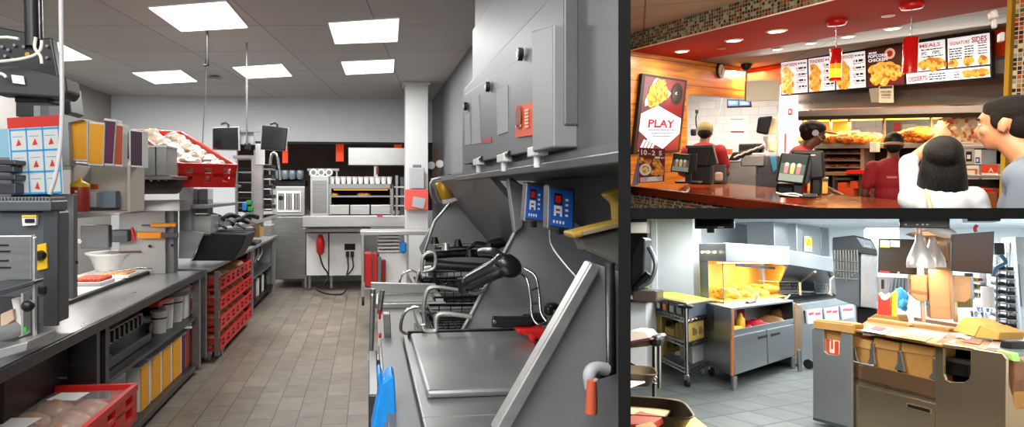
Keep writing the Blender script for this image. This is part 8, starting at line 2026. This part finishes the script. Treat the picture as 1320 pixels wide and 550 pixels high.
# ---- tray stand front-left
t = thing('tray_stand', 'chrome wire tray stand in the left foreground', 'stand', P(848, 520, Y=5.6))
MB(mat('stand_board_brown', '8a7a62', .4)).fpoly(((800, 450), (836, 446), (846, 440), (850, 436), (846, 433), (800, 438)), 5.7, .3).build('board', t, bev=.008)
MB(BLACK).fbox(836, 433, 851, 447, 5.65, .2).build('corner_bracket', t, bev=.03)
b = MB(CHROME); b.cyl(P(844, 560, Y=5.75), P(844, 446, Y=5.75), .022); b.build('post', t); b = MB(CHROME); b.cyl(P(850, 500, Y=5.9), P(850, 446, Y=5.9), .018); b.build('post', t)
b = MB(CHROME)
for y in (467, 476): b.tube([P(805, y-3, Y=5.7), P(846, y+19, Y=5.7)], .010, n=6)
for j in range(9): b.tube([P(806+j*4.6, 465+j*2.4, Y=5.7), P(808+j*4.6, 475+j*2.4, Y=5.7), P(810.6+j*4.6, 467+j*2.4, Y=5.7)], .006, n=4)
b.build('wire_shelf', t)
solo('stacked_papers', MB(PAPER).fpoly(((800, 442), (838, 435), (832, 428), (816, 426), (800, 430)), 5.6, .3).fpoly(((800, 446), (840, 438), (838, 436), (800, 443)), 5.55, .3, PURPLE), 'stack of white papers on the tray stand', 'papers', bev=.004)
def tray(name, lab, x, y, z, rx, ry, yaw):
    p = P(x, y, Z=z); k = thing(name, lab, 'tray', p, rz=yaw); M = Matrix(k['_m'])
    tm_ = mat('brown_grey_tray', '463d34', .4, .2)
    pts = []
    for i in range(48):
        a = 2*PI*i/48; c_, s_ = math.cos(a), math.sin(a); e = 5
        pts.append((abs(c_)**(2/e)*math.copysign(rx, c_), abs(s_)**(2/e)*math.copysign(ry, s_)))
    rings = [(.80, .0), (.82, .002), (.96, .07), (1.0, .078), (1.0, .07), (.95, .06), (.80, -.008)]
    vs = [V((px*f_, py*f_, h_)) for f_, h_ in rings for px, py in pts]; n = 48
    fsx = [(a*n+i, a*n+(i+1) % n, (a+1)*n+(i+1) % n, (a+1)*n+i) for a in range(len(rings)-1) for i in range(n)]+[tuple(range(n))]
    b = MB(tm_, M); b.add(vs, fsx, True); b.build('tray', k); return k, M
k, M_ = tray('serving_tray', 'large brown oval serving tray with food at the bottom left corner', 816, 543, .88, .25, .19, .35)
MB(mat('cream_wrap', 'f0dcb8', .7)).prism([P(x, y, Z=.90) for x, y in ((812, 524), (848, 520), (868, 528), (846, 548), (812, 548))], (0, 0, .01)).build('paper_liner', k)
solo('red_yellow_packet', MB(mat('packet_red', 'd84030', .5)).prism([P(x, y, Z=.925) for x, y in ((812, 545), (826, 538), (834, 541), (856, 545), (840, 556), (812, 556))], (0, 0, .03)).prism([P(x, y, Z=.957) for x, y in ((818, 549), (840, 544), (846, 550), (826, 556))], (0, 0, .004), YELLOW), 'red and yellow snack packet on the serving tray', 'packet', bev=.006)
k, M_ = tray('serving_tray', 'second brown tray behind the large one at the left edge', 806, 490, .80, .20, .16, .3)
MB(PAPER).prism([P(x, y, Z=.82) for x, y in ((806, 490), (826, 486), (834, 492), (812, 500))], (0, 0, .01)).build('napkin', k)
t = thing('yellow_table', 'bright yellow table top under the serving tray in the corner', 'table', P(880, 548, Z=.8))
q = [P(x, y, Z=.80) for x, y in ((795, 580), (800, 552), (866, 512), (922, 556), (940, 590))]
MB(mat('vivid_yellow_top', 'f4c81a', .4)).prism([V((p.x, p.y, .76)) for p in q], (0, 0, .035)).build('table_top', t, bev=.006)
p = q[0].lerp(q[2], .6); MB(S3D).cyl((p.x, p.y, 0), (p.x, p.y, .76), .04).build('leg', t)
solo('bin_lid_small', MB(mat('orange_basket_side', 'b8762a', .6)).prism([P(x, y, Z=.83) for x, y in ((812, 556), (812, 548), (822, 556))], (0, 0, .02)), 'small orange corner under the tray', 'corner') if False else None
# lamps : added without fixtures, edge-on under the partition slab
W3 = (.93, .98, 1)
def under(x, d, sx, sy, e, c):
    p = P(x, 284, Y=d); p1 = P(x, 284, Y=d+1); p2 = P(x+60, 284, Y=d)
    n = (p1-p).cross(p2-p).normalized(); n = n if n.z < 0 else -n
    area('ceiling_lamp', p, sx, sy, e, c, target=p+n)
for x, d, e in ((930, 6.6, 48), (1060, 7.6, 52), (1180, 8.8, 44), (1262, 5.9, 34), (850, 9.6, 30), (1330, 9.6, 60), (1000, 10.3, 90), (1110, 11.6, 110), (940, 9.6, 60)): under(x, d, 1.0, .6, e, W3)
for x, d, e in ((1000, 4.4, 60), (1200, 4.2, 55), (860, 4.2, 30)): under(x, d, 1.4, .8, e, (1, .84, .64))
p = at(1230, 14); area('ceiling_lamp', (p.x, p.y, 2.25), 4, 2, 320, W3)
# =====================================================================  added partitions between the places, also blocking stray light
WM = Matrix.Identity(4)
class _W: pass
def world_struct(name, mb):
    me = bpy.data.meshes.new(name); me.from_pydata([tuple(p) for p in mb.v], [], mb.f)
    for mt in mb.ml: me.materials.append(mt)
    o = bpy.data.objects.new(name, me); COL.objects.link(o); o['kind'] = 'structure'; return o
pm = mat('charcoal_partition_paint', '171717', .9, spec=.1)
dirx = (805-PX)/F; slope = (PY-275)/F; t0, t1 = 1.0, 16.0
n = V((1, -dirx, 0)).normalized(); hw = .5*16/F*t0/math.sqrt(1+dirx**2)
b = MB(pm); a, c = V((dirx*t0, t0, 0)), V((dirx*t1, t1, 0))
b.hexa([a-n*hw+V((0, 0, -3)), a+n*hw+V((0, 0, -3)), c+n*hw+V((0, 0, -3)), c-n*hw+V((0, 0, -3)), a-n*hw+V((0, 0, 6)), a+n*hw+V((0, 0, 6)), c+n*hw+V((0, 0, 6)), c-n*hw+V((0, 0, 6))])
world_struct('partition_upright', b)
def zline(t, x, k=0): return V((x, t, CAMH+slope*t+k))
hv = .5*14/F*t0
b = MB(pm)
x0a, x1a = dirx*t0+hw*.5, 1.2
x0b, x1b = dirx*t1, 16.5
b.hexa([zline(t0, x0a, -hv), zline(t0, x1a, -hv), zline(t1, x1b, -hv), zline(t1, x0b, -hv), zline(t0, x0a, hv), zline(t0, x1a, hv), zline(t1, x1b, hv), zline(t1, x0b, hv)])
world_struct('partition_floor_slab', b)

# ---------------------------------------------------------------- small pieces hang under the part they belong to
UNDER = {'lettering': ('screen', 'sheet', 'card', 'picture_background'), 'title': ('screen',), 'prices': ('screen',), 'food_picture': ('screen', 'picture_background', 'card'), 'drink_picture': ('picture_background',),
         'drink_pictures': ('screen',), 'napkin_shape': ('picture_background',), 'lower_strip': ('card',), 'door_handle': ('door', 'drawer_front'), 'drawer_handle': ('drawer_front',), 'handle_plate': ('drawer_front',), 'caster_fork': ('caster_wheel',),
         'pupil': ('eye',), 'cap_brim': ('cap',), 'visor_brim': ('cap',), 'cap_band': ('cap',), 'shirt_print': ('shirt',), 'collar': ('shirt',), 'display_and_keys': ('face_plate',), 'knob': ('switch_plate',), 'print': ('sheet', 'plate'),
         'red_display': ('control_panel',), 'white_label': ('control_panel',), 'white_sticker': ('monitor_back',), 'slots': ('hood_cover',), 'cone_symbols': ('sheet',), 'grid_lines': ('sheet',), 'header': ('sheet',), 'knob_centre': ('round_knob',),
         'label_marks': ('bottle_body',), 'vent_slot': ('hood', 'door'), 'apron_bow': ('apron_belt',), 'stuck_note': ('screen',), 'rim': ('bin',), 'red_letters': ('bag',), 'cable_gland': ('housing',), 'band': ('body',), 'label': ('tub',), 'round_hole': ('carrier',), 'insert_lip': ('dark_insert',), 'inset_floor': ('inset_tray',)}
def centre(o): return sum((V(c) for c in o.bound_box), V())/8
def nest():
    kids = {}
    for o in bpy.data.objects:
        if o.parent and o.type == 'MESH' and o.parent.type == 'EMPTY': kids.setdefault(o.parent.name, []).append(o)
    for root, ks in kids.items():
        base = [(k, k.name.split('.')[0]) for k in ks]
        for k, n in base:
            for want in UNDER.get(n, ()):
                c = [q for q, m in base if m == want and q is not k and q.parent.type == 'EMPTY']
                if c:
                    cc = centre(k); k.parent = min(c, key=lambda q: (centre(q)-cc).length); break
nest()
# ---------------------------------------------------------------- trim what would pass through the partitions
bpy.context.view_layer.update()
def planes(lim):
    x0, x1, y0, y1 = lim; o = V((0, 0, CAMH)); out = []
    if x1 is not None: out.append((o, V((1, -(x1-PX)/F, 0))))
    if x0 is not None: out.append((o, V((-1, (x0-PX)/F, 0))))
    if y1 is not None: out.append((o, V((0, (PY-y1)/F, -1))))
    if y0 is not None: out.append((o, V((0, -(PY-y0)/F, 1))))
    return out
def cut():
    dg = bpy.context.evaluated_depsgraph_get()
    for o in list(bpy.data.objects):
        if o.type != 'MESH': continue
        rt = o
        while rt.parent: rt = rt.parent
        if '_room' not in rt: continue
        r = ROOMS[rt['_room']]
        cs = [o.matrix_world @ V(c) for c in o.bound_box]
        todo = []
        gone = False
        for co, no in planes(r.lim):
            s = [(c-co).dot(no) for c in cs]
            if min(s) > -1e-4: gone = True
            elif max(s) > 1e-4: todo.append((co, no))
        if gone:
            kids = [k for k in bpy.data.objects if k.parent == o]
            if not kids: bpy.data.objects.remove(o)
            continue
        if not todo: continue
        o.data = o.data.copy(); Mi = o.matrix_world.inverted(); N3 = o.matrix_world.to_3x3().transposed()
        bm = bmesh.new(); bm.from_mesh(o.data)
        for co, no in todo:
            g = bmesh.ops.bisect_plane(bm, geom=bm.verts[:]+bm.edges[:]+bm.faces[:], plane_co=Mi @ co, plane_no=(N3 @ no).normalized(), clear_outer=True)
            ed = [e for e in g['geom_cut'] if isinstance(e, bmesh.types.BMEdge)]
            if ed and len(ed) < 400:
                try: bmesh.ops.holes_fill(bm, edges=ed, sides=0)
                except Exception: pass
        n = len(bm.faces); bm.to_mesh(o.data); bm.free()
        if n == 0 and not [k for k in bpy.data.objects if k.parent == o]: bpy.data.objects.remove(o)
cut()
for o in [o for o in bpy.data.objects if o.type == 'EMPTY' and 'category' in o]:
    if not any(k.parent == o for k in bpy.data.objects): bpy.data.objects.remove(o)
for o in bpy.data.objects:
    for k in ('_room', '_m'):
        if k in o: del o[k]

# ---------------------------------------------------------------- camera, world, view
cam = bpy.data.cameras.new('camera'); co = bpy.data.objects.new('camera', cam); COL.objects.link(co); SC.camera = co
cam.sensor_fit = 'HORIZONTAL'; cam.sensor_width = 36; cam.lens = F/1320*36; cam.clip_start = .05; cam.clip_end = 100
cam.shift_x = (660-PX)/1320; cam.shift_y = (PY-275)/1320
co.location = (0, 0, CAMH); co.rotation_euler = (PI/2, 0, 0)
w = bpy.data.worlds.new('world'); SC.world = w; w.use_nodes = True
w.node_tree.nodes['Background'].inputs[0].default_value = (.9, .95, 1, 1); w.node_tree.nodes['Background'].inputs[1].default_value = .6
vs = SC.view_settings; SC.display_settings.display_device = 'sRGB'
vs.view_transform = 'Standard'; vs.look = 'None'; vs.exposure = 0; vs.gamma = 1; vs.use_curve_mapping = False
cy = SC.cycles; cy.use_denoising = True; cy.max_bounces = 6; cy.diffuse_bounces = 3; cy.glossy_bounces = 3; cy.transmission_bounces = 4; cy.sample_clamp_indirect = 6
try: cy.denoiser = 'OPENIMAGEDENOISE'
except Exception: pass
